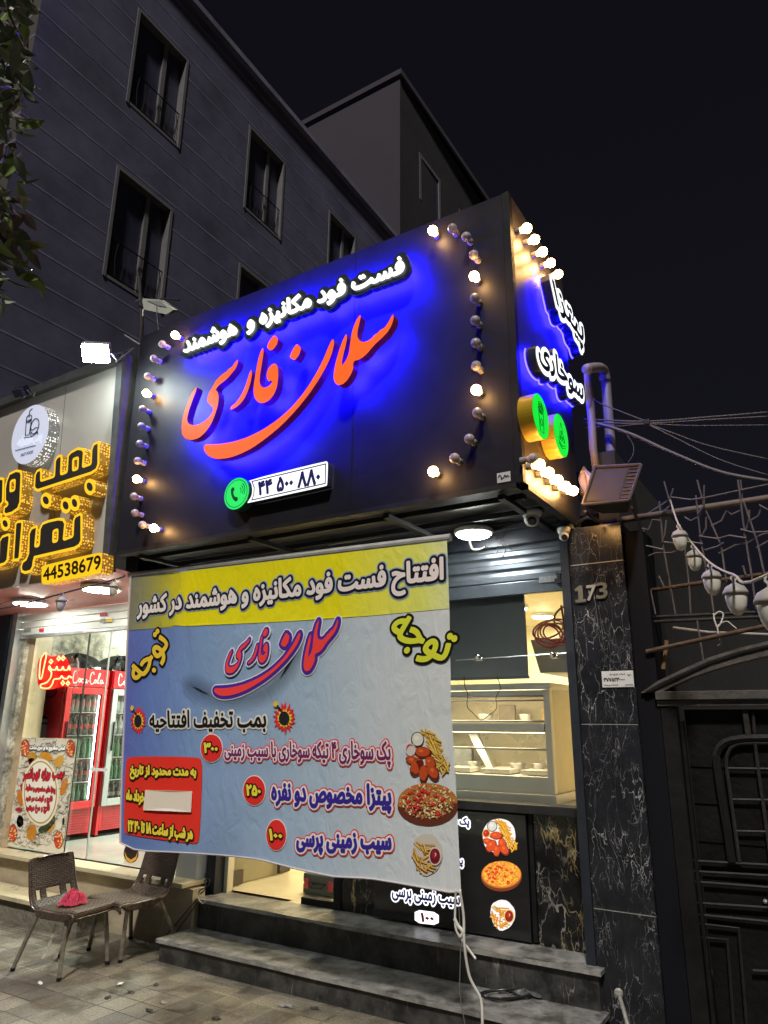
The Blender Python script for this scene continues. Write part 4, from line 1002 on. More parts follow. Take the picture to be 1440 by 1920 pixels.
# straps at the banner's lower right corner
for lbl, pts, r_ in (('pale flat strap with a loose knot hanging from the banner corner', [(855, 1668), (852, 1700), (856, 1740), (866, 1762), (884, 1790), (893, 1797)], 0.006), ('thin long white cord trailing from the banner corner over the steps', [(862, 1668), (868, 1720), (872, 1768), (880, 1830), (900, 1875), (906, 1920), (906, 1990)], 0.007), ('thin grey thread hanging straight beside the long white cord', [(860, 1690), (862, 1770), (864, 1860), (873, 1930), (876, 2000)], 0.0022)):
    w = MB(); P = [at_y(x, y, YB - .03) for x, y in pts]; P = [np.array((p[0], p[1] + .01 * math.sin(k * 2.1), max(p[2], 0.012))) for k, p in enumerate(P)]
    w.tube(catmull(P, 5), r_, 6)
    if r_ == 0.006: w.tube(catmull([at_y(x, y, YB - .035) for x, y in [(852, 1722), (858, 1735), (868, 1748), (862, 1758)]], 4), 0.009, 6)
    tag(w.build('cord', M_wirew if r_ > .003 else M_wire, smooth=True), lbl, 'cord', 'cords hanging from the banner')

# ------------------------------------------------------------------ lit menu box beside the door
YM = 4.55
mb_ = thing('menu_lightbox', 'black lit menu box with glowing food pictures under the shop window', 'light box', (-2.4, YM, FZ))
w = MB(); w.box(-2.888, -1.778, YM, 4.615, FZ + .012, 1.055); w.build('box', mat('gloss_black_acrylic', (0.012, 0.012, 0.013), 0.12, coat=0.3), mb_, bevel=0.004)
w = MB(); w.box(-1.772, -1.745, YM + .02, 4.615, FZ + .012, 1.055); w.build('edge_trim', M_black, mb_)
def mpl(pts): return yplane(pts, YM)
def MP(l): return lambda p: (p[0], YM - 0.003 - 0.0008 * l, p[1])
mk = crop(820, 1480, 0.291667)
def remap(src, dst):                                   # frame of the food drawing to a pixel box on the menu
    (a0, a1, b0, b1), (c0_, c1_, d0, d1) = src, dst
    return lambda p: mk((c0_ + (p[0] - a0) / (a1 - a0) * (c1_ - c0_), d0 + (p[1] - b0) / (b1 - b0) * (d1 - d0)))
food('bucket', remap((240, 740, 150, 750), (292, 515, 185, 430)), mpl, MP, False, 'chicken_bucket_picture', mb_, 0)
food('pizza', remap((142, 838, 770, 1248), (283, 543, 460, 655)), mpl, MP, False, 'pizza_picture', mb_, 0)
food('fries', remap((308, 672, 1335, 1830), (340, 503, 708, 915)), mpl, MP, False, 'fries_picture', mb_, 0)
for t, q, raw in (('سیب زمینی پرسی', [(736, 1660), (862, 1678), (863, 1706), (736, 1690)], False), ('پک سوخاری', [(812, 1528), (880, 1534), (880, 1552), (812, 1548)], False), ('پیتزا مخصوص', [(790, 1600), (868, 1606), (868, 1626), (790, 1622)], False)):
    ps = fit_text(t, mpl(q)); w = MB(); w.region(region(ps, 0.012), MP(0)); o = w.build('lit_text', glo((250, 250, 255), 1.5), mb_)
    w = MB(); w.region(region(ps, 0.003), MP(1.5)); w.build('text_fill', prn((34, 30, 150)), o)
w = MB(); w.region(region([mpl(smooth_closed([(778, 1705), (823, 1711), (823, 1735), (778, 1730)], 1))]), MP(0)); o = w.build('price_plate', glo((250, 250, 255), 1.5), mb_)
w = MB(); w.region(region(fit_text('۱۰۰', mpl([(790, 1712), (813, 1714), (813, 1729), (790, 1727)]), raw=True), 0.004), MP(1.5)); w.build('price_text', prn((190, 20, 40)), o)
# ------------------------------------------------------------------ the pizza shop on the left
LZ = 0.445
ps_ = thing('pizza_shop', 'bright pizza shop with marble walls and red fridges at the left edge', 'building', (-6.0, 4.3, 0))
LY = 4.42
M_pmar = marble_mat('pale_marble_wall', (0.44, 0.42, 0.35), (0.36, 0.31, 0.24), rough=0.25, thick=0.02, scale=2.2, stretch=(1, 1, 1), dens=0.42)
M_bmar = mat('beige_marble', (0.50, 0.38, 0.24), 0.3, var=0.25, scale=2.5)
w = MB(); w.face([(-8.6, 4.40, LZ), (-4.62, 4.40, LZ), (-4.62, 8.2, LZ), (-8.6, 8.2, LZ)]); w.build('interior_floor', mat('grey_floor_tile', (0.42, 0.44, 0.40), 0.15, var=0.12, scale=3), ps_)
w = MB(); w.face([(-8.6, 8.1, LZ), (-4.62, 8.1, LZ), (-4.62, 8.1, 2.95), (-8.6, 8.1, 2.95)]); w.face([(-7.42, 4.6, LZ), (-7.42, 8.1, LZ), (-7.42, 8.1, 2.95), (-7.42, 4.6, 2.95)]); w.face([(-4.64, 4.6, LZ), (-4.64, 8.1, LZ), (-4.64, 8.1, 2.95), (-4.64, 4.6, 2.95)])
w.build('interior_wall', M_pmar, ps_)
w = MB(); w.face([(-8.6, 4.5, 2.85), (-4.62, 4.5, 2.85), (-4.62, 8.2, 2.85), (-8.6, 8.2, 2.85)]); w.build('ceiling', M_white, ps_)
for x, y in ((-5.6, 5.6), (-6.1, 6.9), (-5.2, 7.2)):
    w = MB(); w.box(x - .3, x + .3, y - .09, y + .09, 2.80, 2.845); cl = w.build('ceiling_light', M_white, ps_)
    w = MB(); w.face([(x - .28, y - .08, 2.797), (x + .28, y - .08, 2.797), (x + .28, y + .08, 2.797), (x - .28, y + .08, 2.797)]); w.build('diffuser', glo((246, 255, 238), 400.0), cl)
w = MB(); w.box(-8.6, -4.62, 4.27, 4.42, 0, 0.41); w.build('base_wall', M_trav, ps_)
w = MB(); w.box(-9.0, -4.35, 4.20, 4.45, 0.412, LZ); w.build('threshold_slab', M_slab, ps_, bevel=0.004)
w = MB(); w.box(-9.0, -5.22, 3.97, 4.265, 0.165, 0.20); w.build('step_slab', M_slab, ps_, bevel=0.004)
w = MB(); w.box(-9.0, -5.25, 4.01, 4.26, 0, 0.163); w.build('step_base', mat('rough_cement', (0.17, 0.155, 0.12), 0.9, var=0.35, scale=8, bump=0.6), ps_)
w = MB(); w.box(-4.62, -4.31, 4.275, 4.40, 0, 0.40); w.build('base_wall', M_trav, ps_)
w = MB(); w.box(-7.17, -7.10, 4.28, 4.42, LZ, 2.66); w.build('alu_post', M_alu, ps_)
w = MB(); w.box(-7.10, -7.03, 4.36, 4.60, LZ, 2.44); w.build('marble_pilaster', M_pmar, ps_); w = MB(); w.box(-7.028, -6.93, 4.41, 4.60, LZ, 2.44); w.build('marble_pilaster', M_bmar, ps_)
w = MB(); w.box(-8.8, -7.25, 4.30, 4.42, LZ, 2.66); w.build('dark_cladding', M_navy, ps_)
w = MB(); w.box(-8.9, -4.62, 4.47, 8.3, 2.96, 3.1); w.box(-8.9, -8.62, 4.43, 8.3, 0, 2.95); w.box(-8.9, -4.62, 4.40, 4.47, 2.68, 3.1); w.build('roof_slab', M_conc, ps_)
M_pink = mat('soffit_panel_neon_tint', (0.80, 0.34, 0.33), 0.3, var=0.08, scale=2)  # the neon's pink glow is put into the soffit's base colour
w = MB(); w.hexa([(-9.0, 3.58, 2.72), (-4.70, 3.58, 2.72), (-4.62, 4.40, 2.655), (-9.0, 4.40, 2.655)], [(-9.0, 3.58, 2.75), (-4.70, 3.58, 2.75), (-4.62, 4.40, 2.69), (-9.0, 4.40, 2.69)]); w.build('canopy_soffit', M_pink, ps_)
w = MB(); w.face([(-6.93, LY + .02, LZ), (-4.66, LY + .02, LZ), (-4.66, LY + .02, 2.5), (-6.93, LY + .02, 2.5)]); lg = w.build('front_glass', glass_mat('shop_glass', (0.93, 0.97, 0.95), 0.12), ps_)
for px in (140, 182):
    c = at_y(px, 1400, LY); w = MB(); w.box(c[0] - .004, c[0] + .004, LY + .012, LY + .028, LZ, 2.48); w.build('glass_joint', M_dark if px == 140 else M_alu, lg)
ca = at_y(183, 1443, LY)
w = MB(); w.region(region([[(ca[0] + a * .13, ca[2] + b * .06) for a, b in ((-1, 0), (-.6, .55), (-.6, .22), (.6, .22), (.6, .55), (1, 0), (.6, -.55), (.6, -.22), (-.6, -.22), (-.6, -.55))]]), lambda p: (p[0], LY + .012, p[1])); w.build('arrow_sticker', prn((235, 235, 232)), lg)
w = MB(); w.tube([(-6.6, 6.2, 2.55), (-5.9, 6.2, 2.55)], 0.13, 14); w.build('air_duct', mat('grey_duct', (0.32, 0.31, 0.28), 0.6), ps_, smooth=True)
w = MB(); w.box(-6.05, -5.95, 5.9, 6.0, 2.1, 2.84); w.build('hanging_post', M_alu, ps_)
w = MB(); w.box(-5.7, -4.9, 6.3, 6.75, 2.32, 2.38); w.build('wall_shelf', M_alu, ps_); w = MB(); w.box(-5.75, -5.5, 6.1, 6.4, 2.5, 2.66); w.build('wall_box', M_dark, ps_)
w = MB(); w.tube(catmull([(-5.5, 6.0, 2.6), (-5.35, 6.0, 2.25), (-5.15, 6.0, 2.28), (-5.05, 6.0, 2.6)], 6), 0.012, 6); w.build('cable_loop', M_dark, ps_)
for px, py in ((58, 1128), (190, 1101)):
    c = hit((0, 3.58, 2.718), (0, 0.065 / 0.82, 1), px, py)
    w = MB(); w.lathe([(0.17, 0.0), (0.17, -0.02), (0.15, -0.026)], c, n=28); dl = w.build('downlight', M_white, ps_)
    w = MB(); w.lathe([(0.145, -0.027), (0.145, -0.030)], c, n=28); w.build('diffuser', glo((250, 255, 240), 70.0), dl)
rsh = thing('white_roller_shutter', 'white slatted roller shutter pulled up above the pizza shop glass', 'shutter', (-5.9, 4.35, 2.45))
w = MB()
for k in range(3):
    z = 2.435 + 0.072 * k
    w.box(-7.09, -4.62, 4.338 - .004 * (k % 2), 4.36, z, z + 0.068)
w.build('slats', mat('white_shutter_slat', (0.66, 0.66, 0.62), 0.4, var=0.08, scale=6), rsh, bevel=0.006)
w = MB(); w.box(-7.09, -4.62, 4.330, 4.362, 2.40, 2.433); w.build('bottom_bar', M_alu, rsh, bevel=0.004)
for (px, py), c, sx, sz in (((194, 1152), (190, 50, 56), .09, .035), ((205, 1163), (214, 180, 70), .08, .035), ((78, 1181), (190, 40, 50), .07, .03), ((193, 1164), (150, 150, 150), .06, .04), ((52, 1181), (150, 150, 146), .11, .03)):
    p = at_y(px, py, 4.326); w = MB(); w.box(p[0] - sx / 2, p[0] + sx / 2, 4.322, 4.326, p[2] - sz / 2, p[2] + sz / 2); w.build('sticker', prn(c), rsh)

# sign of the pizza shop, leaning outwards at the top
ls = thing('pizza_shop_sign', 'grey sign board with thick gold edged Persian letters over the pizza shop', 'sign', (-6.2, 3.55, 2.72))
LP0 = np.array((0.0, 3.55, 2.72)); LU = np.array((0, -0.097, 1.86)); LU = LU / np.linalg.norm(LU); LN = np.array((0, -LU[2], LU[1]))
def L2(px, py, d=0.0):
    p = hit(LP0 + LN * d, LN, px, py); return (p[0], float(np.dot(p - LP0 - LN * d, LU)))
def LF(d): return lambda p: np.array((p[0], 0, 0)) + LP0 + LU * p[1] + LN * d
def lpl(pts, d=0.0): return [L2(x, y, d) for x, y in pts]
LXR, LT = -4.70, L2(239, 664)[1]
def lbox(w, x0, x1, t0, t1, d0, d1, mi=0): w.hexa([LF(d0)((x0, t0)), LF(d0)((x1, t0)), LF(d1)((x1, t0)), LF(d1)((x0, t0))][::-1], [LF(d0)((x0, t1)), LF(d0)((x1, t1)), LF(d1)((x1, t1)), LF(d1)((x0, t1))][::-1], mi)
M_lpan = mat('warm_grey_panel', (0.44, 0.41, 0.385), 0.35, var=0.06, scale=2)
w = MB(); lbox(w, -9.2, LXR - .075, 0.0, LT - .075, -0.04, 0.0); w.build('panel', M_lpan, ls)
w = MB()
for px in (108,): x = L2(px, 900)[0]; lbox(w, x - .002, x + .002, 0.01, LT - .08, 0.0, 0.0012)
w.build('panel_joint', M_dark, ls)
M_fr = mat('galvanised_frame', (0.13, 0.135, 0.14), 0.4, 0.5, var=0.2, scale=10)
w = MB(); lbox(w, -9.2, LXR, LT - .075, LT, -0.12, 0.055); lbox(w, LXR - .073, LXR, 0.0, LT - .077, -0.12, 0.05); w.build('frame', M_fr, ls)
w = MB(); lbox(w, -9.2, LXR - .08, 0.0, LT - .08, -0.30, -0.045); w.build('box_shell', M_dark, ls)
GK = crop(0, 730, 0.203125)
def perf_gold():
    m = bpy.data.materials.new('perforated_gold_side'); m.use_nodes = True
    N, L = nodes_of(m); b = N['Principled BSDF']; b.inputs['Metallic'].default_value = 0.4; b.inputs['Roughness'].default_value = 0.35
    tc = N.new('ShaderNodeTexCoord'); v = N.new('ShaderNodeTexVoronoi'); v.inputs['Scale'].default_value = 42; v.inputs['Randomness'].default_value = 0.45; L.new(tc.outputs['Object'], v.inputs['Vector'])
    r = N.new('ShaderNodeMapRange'); r.inputs[1].default_value = 0.30; r.inputs[2].default_value = 0.42; r.inputs[3].default_value = 1; r.inputs[4].default_value = 0; L.new(v.outputs['Distance'], r.inputs[0])
    mx = N.new('ShaderNodeMix'); mx.data_type = 'RGBA'; mx.inputs[6].default_value = (0.30, 0.17, 0.02, 1); mx.inputs[7].default_value = (0.8, 0.5, 0.1, 1); L.new(r.outputs[0], mx.inputs[0]); L.new(mx.outputs[2], b.inputs['Base Color'])
    b.inputs['Emission Color'].default_value = (1.0, 0.50, 0.05, 1); ms = N.new('ShaderNodeMath'); ms.operation = 'MULTIPLY_ADD'; ms.inputs[1].default_value = 1.6; ms.inputs[2].default_value = 0.16
    n = N.new('ShaderNodeTexNoise'); n.inputs['Scale'].default_value = 20; L.new(tc.outputs['Object'], n.inputs['Vector'])
    m2 = N.new('ShaderNodeMath'); m2.operation = 'MULTIPLY'; L.new(r.outputs[0], m2.inputs[0]); L.new(n.outputs['Fac'], m2.inputs[1]); L.new(m2.outputs[0], ms.inputs[0]); L.new(ms.outputs[0], b.inputs['Emission Strength'])
    return m
M_pg = perf_gold()
M_gold = glo((255, 200, 24), 1.15)
def dot_mat():
    m = mat('dark_led_mesh', (0.035, 0.03, 0.028), 0.5, var=0.5, scale=90)
    return m
M_mesh = dot_mat()
KUFI = [
 ([[(318, 790), (340, 745), (375, 728), (388, 745), (388, 830), (495, 795), (503, 660), (525, 620), (555, 600), (578, 610), (572, 770), (612, 755), (622, 610), (655, 570), (720, 535), (765, 540), (785, 570), (775, 700), (832, 680), (838, 560), (860, 500), (905, 475), (920, 490), (918, 690), (895, 750), (840, 785), (345, 945), (318, 930), (310, 900)]], [(684, 655), (714, 645), (711, 724), (683, 733)]),
 ([ell(830, 900, 52, 76, 26)], None), ([ell(425, 1025, 50, 72, 26)], None), ([ell(608, 1072, 50, 74, 26), ell(690, 1050, 48, 74, 26)], None),
 ([[(672, 1210), (690, 1165), (740, 1138), (762, 1150), (762, 1400), (735, 1450), (690, 1478), (325, 1562), (318, 1590), (312, 1640), (285, 1690), (230, 1705), (195, 1690), (188, 1640), (205, 1585), (238, 1560), (256, 1515), (262, 1330), (288, 1275), (340, 1250), (350, 1268), (334, 1436), (354, 1432), (362, 1290), (390, 1230), (450, 1205), (540, 1185), (590, 1190), (612, 1230), (598, 1372), (665, 1347)]], [(502, 1318), (526, 1310), (523, 1388), (500, 1394)]),
 ([[(118, 1560), (112, 1590), (165, 1585), (188, 1560), (215, 1230), (205, 1205), (160, 1212), (138, 1240)]], None),
 ([ell(50, 1240, 44, 66, 26)], None),
 ([[(-10, 1400), (20, 1350), (80, 1328), (98, 1345), (76, 1580), (45, 1620), (-60, 1652), (-180, 1660), (-180, 1590), (-15, 1552)]], None),
 ([[(55, 850), (85, 772), (150, 740), (195, 745), (206, 780), (195, 1040), (170, 1110), (110, 1152), (50, 1170), (28, 1150), (34, 1085), (66, 1062), (42, 1040), (42, 920)]], [(106, 858), (133, 850), (129, 920), (104, 928)]),
 ([[(-120, 830), (20, 812), (40, 822), (34, 1040), (0, 1085), (-120, 1120)]], None),
 ([[(-120, 1150), (10, 1140), (22, 1160), (-10, 1270), (-120, 1300)]], None),
]
DD = 0.11
for outs, hole in KUFI:
    o2 = [lpl(cropl(GK, p), DD) for p in outs]
    o2 = [p if area2(p) > 0 else p[::-1] for p in o2]
    ps2 = list(o2); inn = list(o2)
    if hole:
        h = lpl(cropl(GK, hole), DD); h = h if area2(h) < 0 else h[::-1]; ps2.append(h); inn.append(h)
    w = MB(); w.extrude(region(ps2), LF(DD), LF(0.003), 0, 1); lt = w.build('letter', [M_gold, M_pg], ls)
    w = MB(); w.region(region(inn, -0.023 if len(outs[0]) < 26 or hole else -0.032), LF(DD + .002)); w.build('letter_face', M_mesh, lt)
# phone strip
P2 = lpl(cropl(GK, smooth_closed([(385, 1640), (400, 1625), (925, 1502), (945, 1520), (938, 1680), (915, 1705), (400, 1803), (382, 1790)], 2)), DD)
w = MB(); w.extrude(region([P2]), LF(DD), LF(0.003), 0, 1); pst = w.build('phone_plate', [glo((255, 206, 10), 1.0), M_pg], ls)
w = MB(); w.region(region(fit_text('44538679', lpl(cropl(GK, [(402, 1655), (930, 1530), (930, 1655), (402, 1768)]), DD), raw=True), 0.004), LF(DD + .002)); w.build('phone_number', prn((40, 14, 10)), pst)
# round emblem
RK = L2(*GK((275, 415)), DD); rad = abs(L2(*GK((290, 150)), DD)[1] - L2(*GK((250, 682)), DD)[1]) / 2
w = MB(); w.extrude(region([ell(RK[0], RK[1], rad, rad, 48)]), LF(DD), LF(0.003), 0, 1)
def perf_white():
    m = M_pg.copy(); m.name = 'perforated_white_side'
    for n in m.node_tree.nodes:
        if n.type == 'MIX': n.inputs[6].default_value = (0.05, 0.05, 0.05, 1); n.inputs[7].default_value = (0.8, 0.8, 0.75, 1)
        if n.type == 'BSDF_PRINCIPLED': n.inputs['Emission Color'].default_value = (1, 0.98, 0.9, 1)
    return m
M_pw = perf_white()
em = w.build('emblem_disc', [mat('emblem_face', (0.6, 0.6, 0.66), 0.4, emit=lin((196, 204, 236)), es=0.55), M_pw], ls)
w = MB(); EP = lambda u, v: LF(DD + .004)((RK[0] + u * rad, RK[1] + v * rad))
def et(pts, r=0.004, cl=False): w.tube([EP(*p) for p in pts], r, 5, closed=cl)
et([(-.25, .52), (-.22, .0), (.0, .0), (.03, .52)], cl=True); et(ell(-.11, .56, .15, .13, 14), cl=True); et([(-.12, .6), (-.1, .85), (.02, .88)]); et([(-.26, .45), (.04, .5)])
et(ell(.26, .22, .22, .26, 18), cl=True); et([(.04, .2), (.15, .1), (.3, .16), (.48, .12)]); et([(-.3, -.06), (.1, -.12), (.45, -.02)]); et([(.06, .05), (.1, -.1)]); et([(.42, .02), (.46, -.1)])
w.build('line_drawing', prn((40, 44, 60)), em)
w = MB(); T2 = lambda q: [(RK[0] + a * rad, RK[1] + b * rad) for a, b in q]
w.region(region(fit_text('ویژه', T2([(-.62, -.02), (.12, -.02), (.12, -.34), (-.62, -.34)])), 0.008), LF(DD + .003)); w.region(region(fit_text('بمب', T2([(.16, -.14), (.66, -.14), (.66, -.44), (.16, -.44)])), 0.006), LF(DD + .003)); w.build('emblem_word', glo((232, 238, 255), .95), em)
w = MB(); w.region(region(fit_text('FAST FOOD', T2([(-.36, -.60), (.30, -.60), (.30, -.70), (-.36, -.70)]), raw=True), 0.001), LF(DD + .003)); w.build('emblem_text', prn((50, 54, 80)), em)
w = MB(); et([(-.7, -.42), (.4, -.46)], .0035); w.build('emblem_line', prn((90, 96, 120)), em)

# lit flood lamp standing on the sign's frame, and an unlit one further left
def flood(name, label, px, py, Y, lit):
    c = at_y(px, py, Y); t = thing(name, label, 'flood lamp', tuple(c)); n = np.array((0.42, -0.55, -0.72)) if lit else np.array((0.1, -.7, -.7)); n /= np.linalg.norm(n)
    x = np.cross((0, 0, 1), n); x /= np.linalg.norm(x); y = np.cross(n, x); s_ = 0.105 if lit else 0.06
    w = MB(); w.obox(c - n * .03, x * s_, y * s_ * .72, n * .03); w.build('housing', M_alu if lit else M_black, t, bevel=.004)
    w = MB(); w.obox(c + n * .0185, x * s_ * .9, y * s_ * .62, n * .018); w.build('lamp_glass', mat('flood_led', (1, 1, 1), 0.3, emit=(0.86, 1.0, 0.95), es=260.0) if lit else M_pane, t)
    base = np.array((c[0] - .02, 3.43, LP0[2] + LU[2] * LT + 0.01)); w = MB()
    for s in (-1, 1): w.tube([c - n * .02 + x * s_ * s * 1.08, c - n * .05 + x * s_ * s * 1.08 + np.array((0, .05, -.06)), base + np.array((s * .06, 0, 0))], 0.009, 6)
    w.tube([base - np.array((.07, 0, 0)), base + np.array((.07, 0, 0))], 0.01, 6); w.build('bracket', M_fr, t)
flood('lit_flood_lamp', 'glaring white flood lamp on the right end of the pizza shop sign frame', 180, 662, 3.12, True)
flood('unlit_flood_lamp', 'small black unlit flood lamp on the left end of the pizza shop sign frame', 38, 735, 3.30, False)

# neon word in the window
nz = thing('neon_sign', 'red neon pizza word glowing in the pizza shop window', 'neon sign', tuple(at_y(100, 1290, LY)))
NK = crop(0, 1060, 0.180556)
def NP(pts, d=0.03): return [at_y(*NK(p), LY - d) for p in pts]
w = MB(); w.region(region([yplane(cropl(NK, smooth_closed([(395, 1000), (470, 895), (520, 950), (680, 930), (745, 1060), (755, 1180), (730, 1260), (640, 1265), (520, 1295), (415, 1280), (395, 1200)], 1)), LY)]), lambda p: (p[0], LY - .008, p[1]))
w.build('red_backing', mat('red_acrylic', (0.55, 0.01, 0.012), 0.3, emit=(1, 0.01, 0.01), es=0.35), nz)
M_neon = mat('neon_tube', (1, .3, .2), 0.4, emit=(1.0, 0.30, 0.10), es=3.2)
strokes = [([(470, 905), (425, 960), (412, 1060), (408, 1180), (432, 1180), (455, 1060), (485, 930)], True),
 ([(728, 1088), (715, 1048), (702, 1084), (665, 1086), (655, 1055), (638, 1085), (602, 1086), (590, 1052), (575, 1084), (532, 1080), (515, 1046), (507, 1075), (534, 1110), (525, 1165), (482, 1218), (422, 1240), (432, 1272), (505, 1275), (545, 1230), (560, 1185), (620, 1176), (640, 1150), (662, 1176), (700, 1176), (716, 1152), (745, 1168)], False)]
dts = [(530, 1000), (610, 968), (655, 965), (652, 1222), (705, 1225)]
for pts, cl in strokes + [([(x, y - 22), (x + 17, y), (x, y + 22), (x - 17, y)], True) for x, y in dts]:
    w = MB(); w.tube(NP(pts) if len(pts) < 6 else ([np.array(q) for q in catmull(NP(pts), 3)] if not cl else NP(smooth_closed(pts, 1))), 0.0075, 6, closed=cl); w.build('neon_tube', M_neon, nz, smooth=True)
for pts in ([(800, 965), (812, 1010), (805, 1090), (795, 1130)], [(800, 1200), (815, 1215), (800, 1235)], [(770, 1270), (785, 1250)]):
    w = MB(); w.tube(NP(pts), 0.007, 6); w.build('unlit_tube', mat('dead_neon', (0.35, 0.25, 0.24), 0.3), nz)

# poster standing on the glass
pst = thing('pizza_poster', 'tall white poster with drawn food around an oval of red writing', 'poster', tuple(at_y(65, 1585, LY)))
ZK = crop(0, 1360, 0.180556); PY = LY - 0.004
pc = [at_y(x, y, PY) for x, y in ((39, 1383), (144, 1385), (119, 1592), (10, 1582))]
px0, px1, pz1, pz0 = (pc[0][0] + pc[3][0]) / 2, (pc[1][0] + pc[2][0]) / 2, (pc[0][2] + pc[1][2]) / 2, LZ + 0.02
w = MB(); w.box(px0, px1, PY, PY + .003, pz0, pz1); w.build('sheet', prn((222, 214, 196)), pst)
def ppl(pts): return yplane(cropl(ZK, pts), PY)
def PPt(l): return lambda p: (min(max(p[0], px0 + .002), px1 - .002), PY - 0.0012 * (l + 1), min(max(p[1], pz0 + .002), pz1 - .002))
_pl = [0]
def pshape(name, pts, c, l, parent=pst):
    w = MB(); w.region(region([ppl(pts)]), PPt(l)); return w.build(name, prn(c), parent)
rr_ = random.Random(5)
w = MB(); cs = [(120, 112, 98), (176, 168, 150), (90, 84, 76)]
for k in range(380):                                             # scribbled food outlines
    x, y = rr_.uniform(80, 770), rr_.uniform(150, 1260); a = rr_.uniform(0, 6.28); r_ = rr_.uniform(14, 46)
    pts = [(x + r_ * math.cos(a + t), y + r_ * rr_.uniform(.6, 1.2) * math.sin(a + t)) for t in np.linspace(0, rr_.uniform(2, 5), 7)]
    P2 = [PPt(0)(q) for q in ppl(pts)]; w.tube(P2, 0.0026, 3, rr_.randrange(3), cap=False)
w.build('drawn_outlines', [prn(c) for c in cs], pst)
def pizza_slice(cx, cy, rx, ry, sd):
    r_ = random.Random(sd); w = MB(); cols = [(150, 60, 30), (206, 84, 50), (240, 196, 130), (190, 30, 30)]
    w.region(region([ppl(ell(cx, cy, rx, ry, 22))]), PPt(1), 0); w.region(region([ppl(ell(cx, cy, rx * .86, ry * .86, 22))]), PPt(1.4), 1)
    for k in range(26):
        a, q = r_.uniform(0, 6.28), math.sqrt(r_.random()) * .8; w.region(region([ppl(ell(cx + rx * q * math.cos(a), cy + ry * q * math.sin(a), rx * .17, ry * .1, 7, r_.uniform(0, 3)))]), PPt(1.8 + .02 * k), 2 if k % 3 else 3)
    w.build('pizza_drawing', [prn(c) for c in cols], pst)
for k, (a, b) in enumerate(((265, 235), (735, 240), (135, 1120), (610, 1190))): pizza_slice(a, b, 48, 92, k)
for nm, pts, c in (('burger_drawing', [(410, 290), (470, 270), (540, 310), (550, 360), (500, 380), (430, 340)], (206, 140, 40)), ('burger_drawing', [(560, 360), (620, 310), (665, 320), (660, 400), (600, 440), (560, 420)], (214, 156, 60)), ('fries_drawing', [(280, 300), (340, 270), (385, 300), (370, 390), (310, 410)], (200, 140, 40)), ('box_drawing', [(290, 350), (350, 330), (370, 400), (310, 430)], (196, 40, 36)), ('sausage_drawing', [(620, 700), (640, 600), (690, 530), (710, 570), (690, 680), (640, 740)], (204, 130, 40)), ('sausage_drawing', [(180, 690), (215, 670), (240, 720), (240, 830), (215, 850), (180, 780)], (206, 124, 40)), ('pepper_drawing', [(205, 620), (260, 580), (250, 660), (230, 690)], (186, 30, 30)), ('cup_drawing', [(120, 920), (180, 900), (245, 960), (245, 1040), (180, 1060), (120, 1000)], (236, 230, 220)), ('cola_drawing', [(168, 1000), (200, 920), (245, 960), (245, 1045), (190, 1060)], (50, 30, 26)), ('fries_drawing', [(285, 1030), (380, 1030), (375, 1190), (280, 1190)], (196, 130, 40)), ('salad_drawing', [(390, 1080), (480, 1010), (570, 930), (580, 1000), (500, 1100), (420, 1130)], (60, 66, 36)), ('sandwich_drawing', [(480, 1110), (570, 980), (580, 1040), (530, 1115)], (206, 150, 70)), ('onion_drawing', [(575, 1050), (600, 1000), (640, 1010), (640, 1070), (600, 1090)], (230, 226, 204)), ('mark_drawing', [(648, 970), (672, 955), (670, 1030), (650, 1035)], (30, 26, 26)), ('lid_drawing', [(150, 880), (190, 845), (245, 880), (210, 900)], (180, 40, 36))):
    pshape(nm, smooth_closed(pts, 2), c, 1.2)
ov = pshape('oval_frame', ell(425, 695, 190, 350, 44), (238, 230, 206), 2.6)
pshape('oval_line', ell(425, 695, 172, 326, 44), (180, 140, 50), 3.0, ov); pshape('oval_paper', ell(425, 695, 162, 312, 44), (240, 234, 220), 3.4, ov)
for t, q, b in (('بمب ویژه تهرانسر', [(240, 450), (690, 440), (650, 570), (245, 580)], True), ('پیتزا های مخصوص و مخلوط', [(274, 612), (580, 640), (578, 715), (272, 690)], False), ('قارچ و گوشت دو نفره', [(278, 728), (550, 728), (548, 812), (276, 800)], False), ('قارچ و مرغ دونفره', [(278, 830), (520, 822), (520, 912), (278, 906)], False)):
    ps2 = fit_text(t, ppl(q)); w = MB(); w.region(region(ps2, 0.010 if b else .007), PPt(4)); o = w.build('poster_text', prn((60, 20, 26)), pst)
    w = MB(); w.region(region(ps2, 0.005 if b else .0035), PPt(4.6)); w.build('text_fill', prn((200, 32, 46)), o)
ps2 = fit_text('تمامی ساندویچ ها بر سری ساخت', ppl([(315, 205), (680, 210), (680, 275), (315, 268)])); w = MB(); w.region(region(ps2, 0.010), PPt(4)); o = w.build('poster_text', prn((70, 66, 60)), pst); w = MB(); w.region(region(ps2, .004), PPt(4.6)); w.build('text_fill', prn((240, 240, 236)), o)
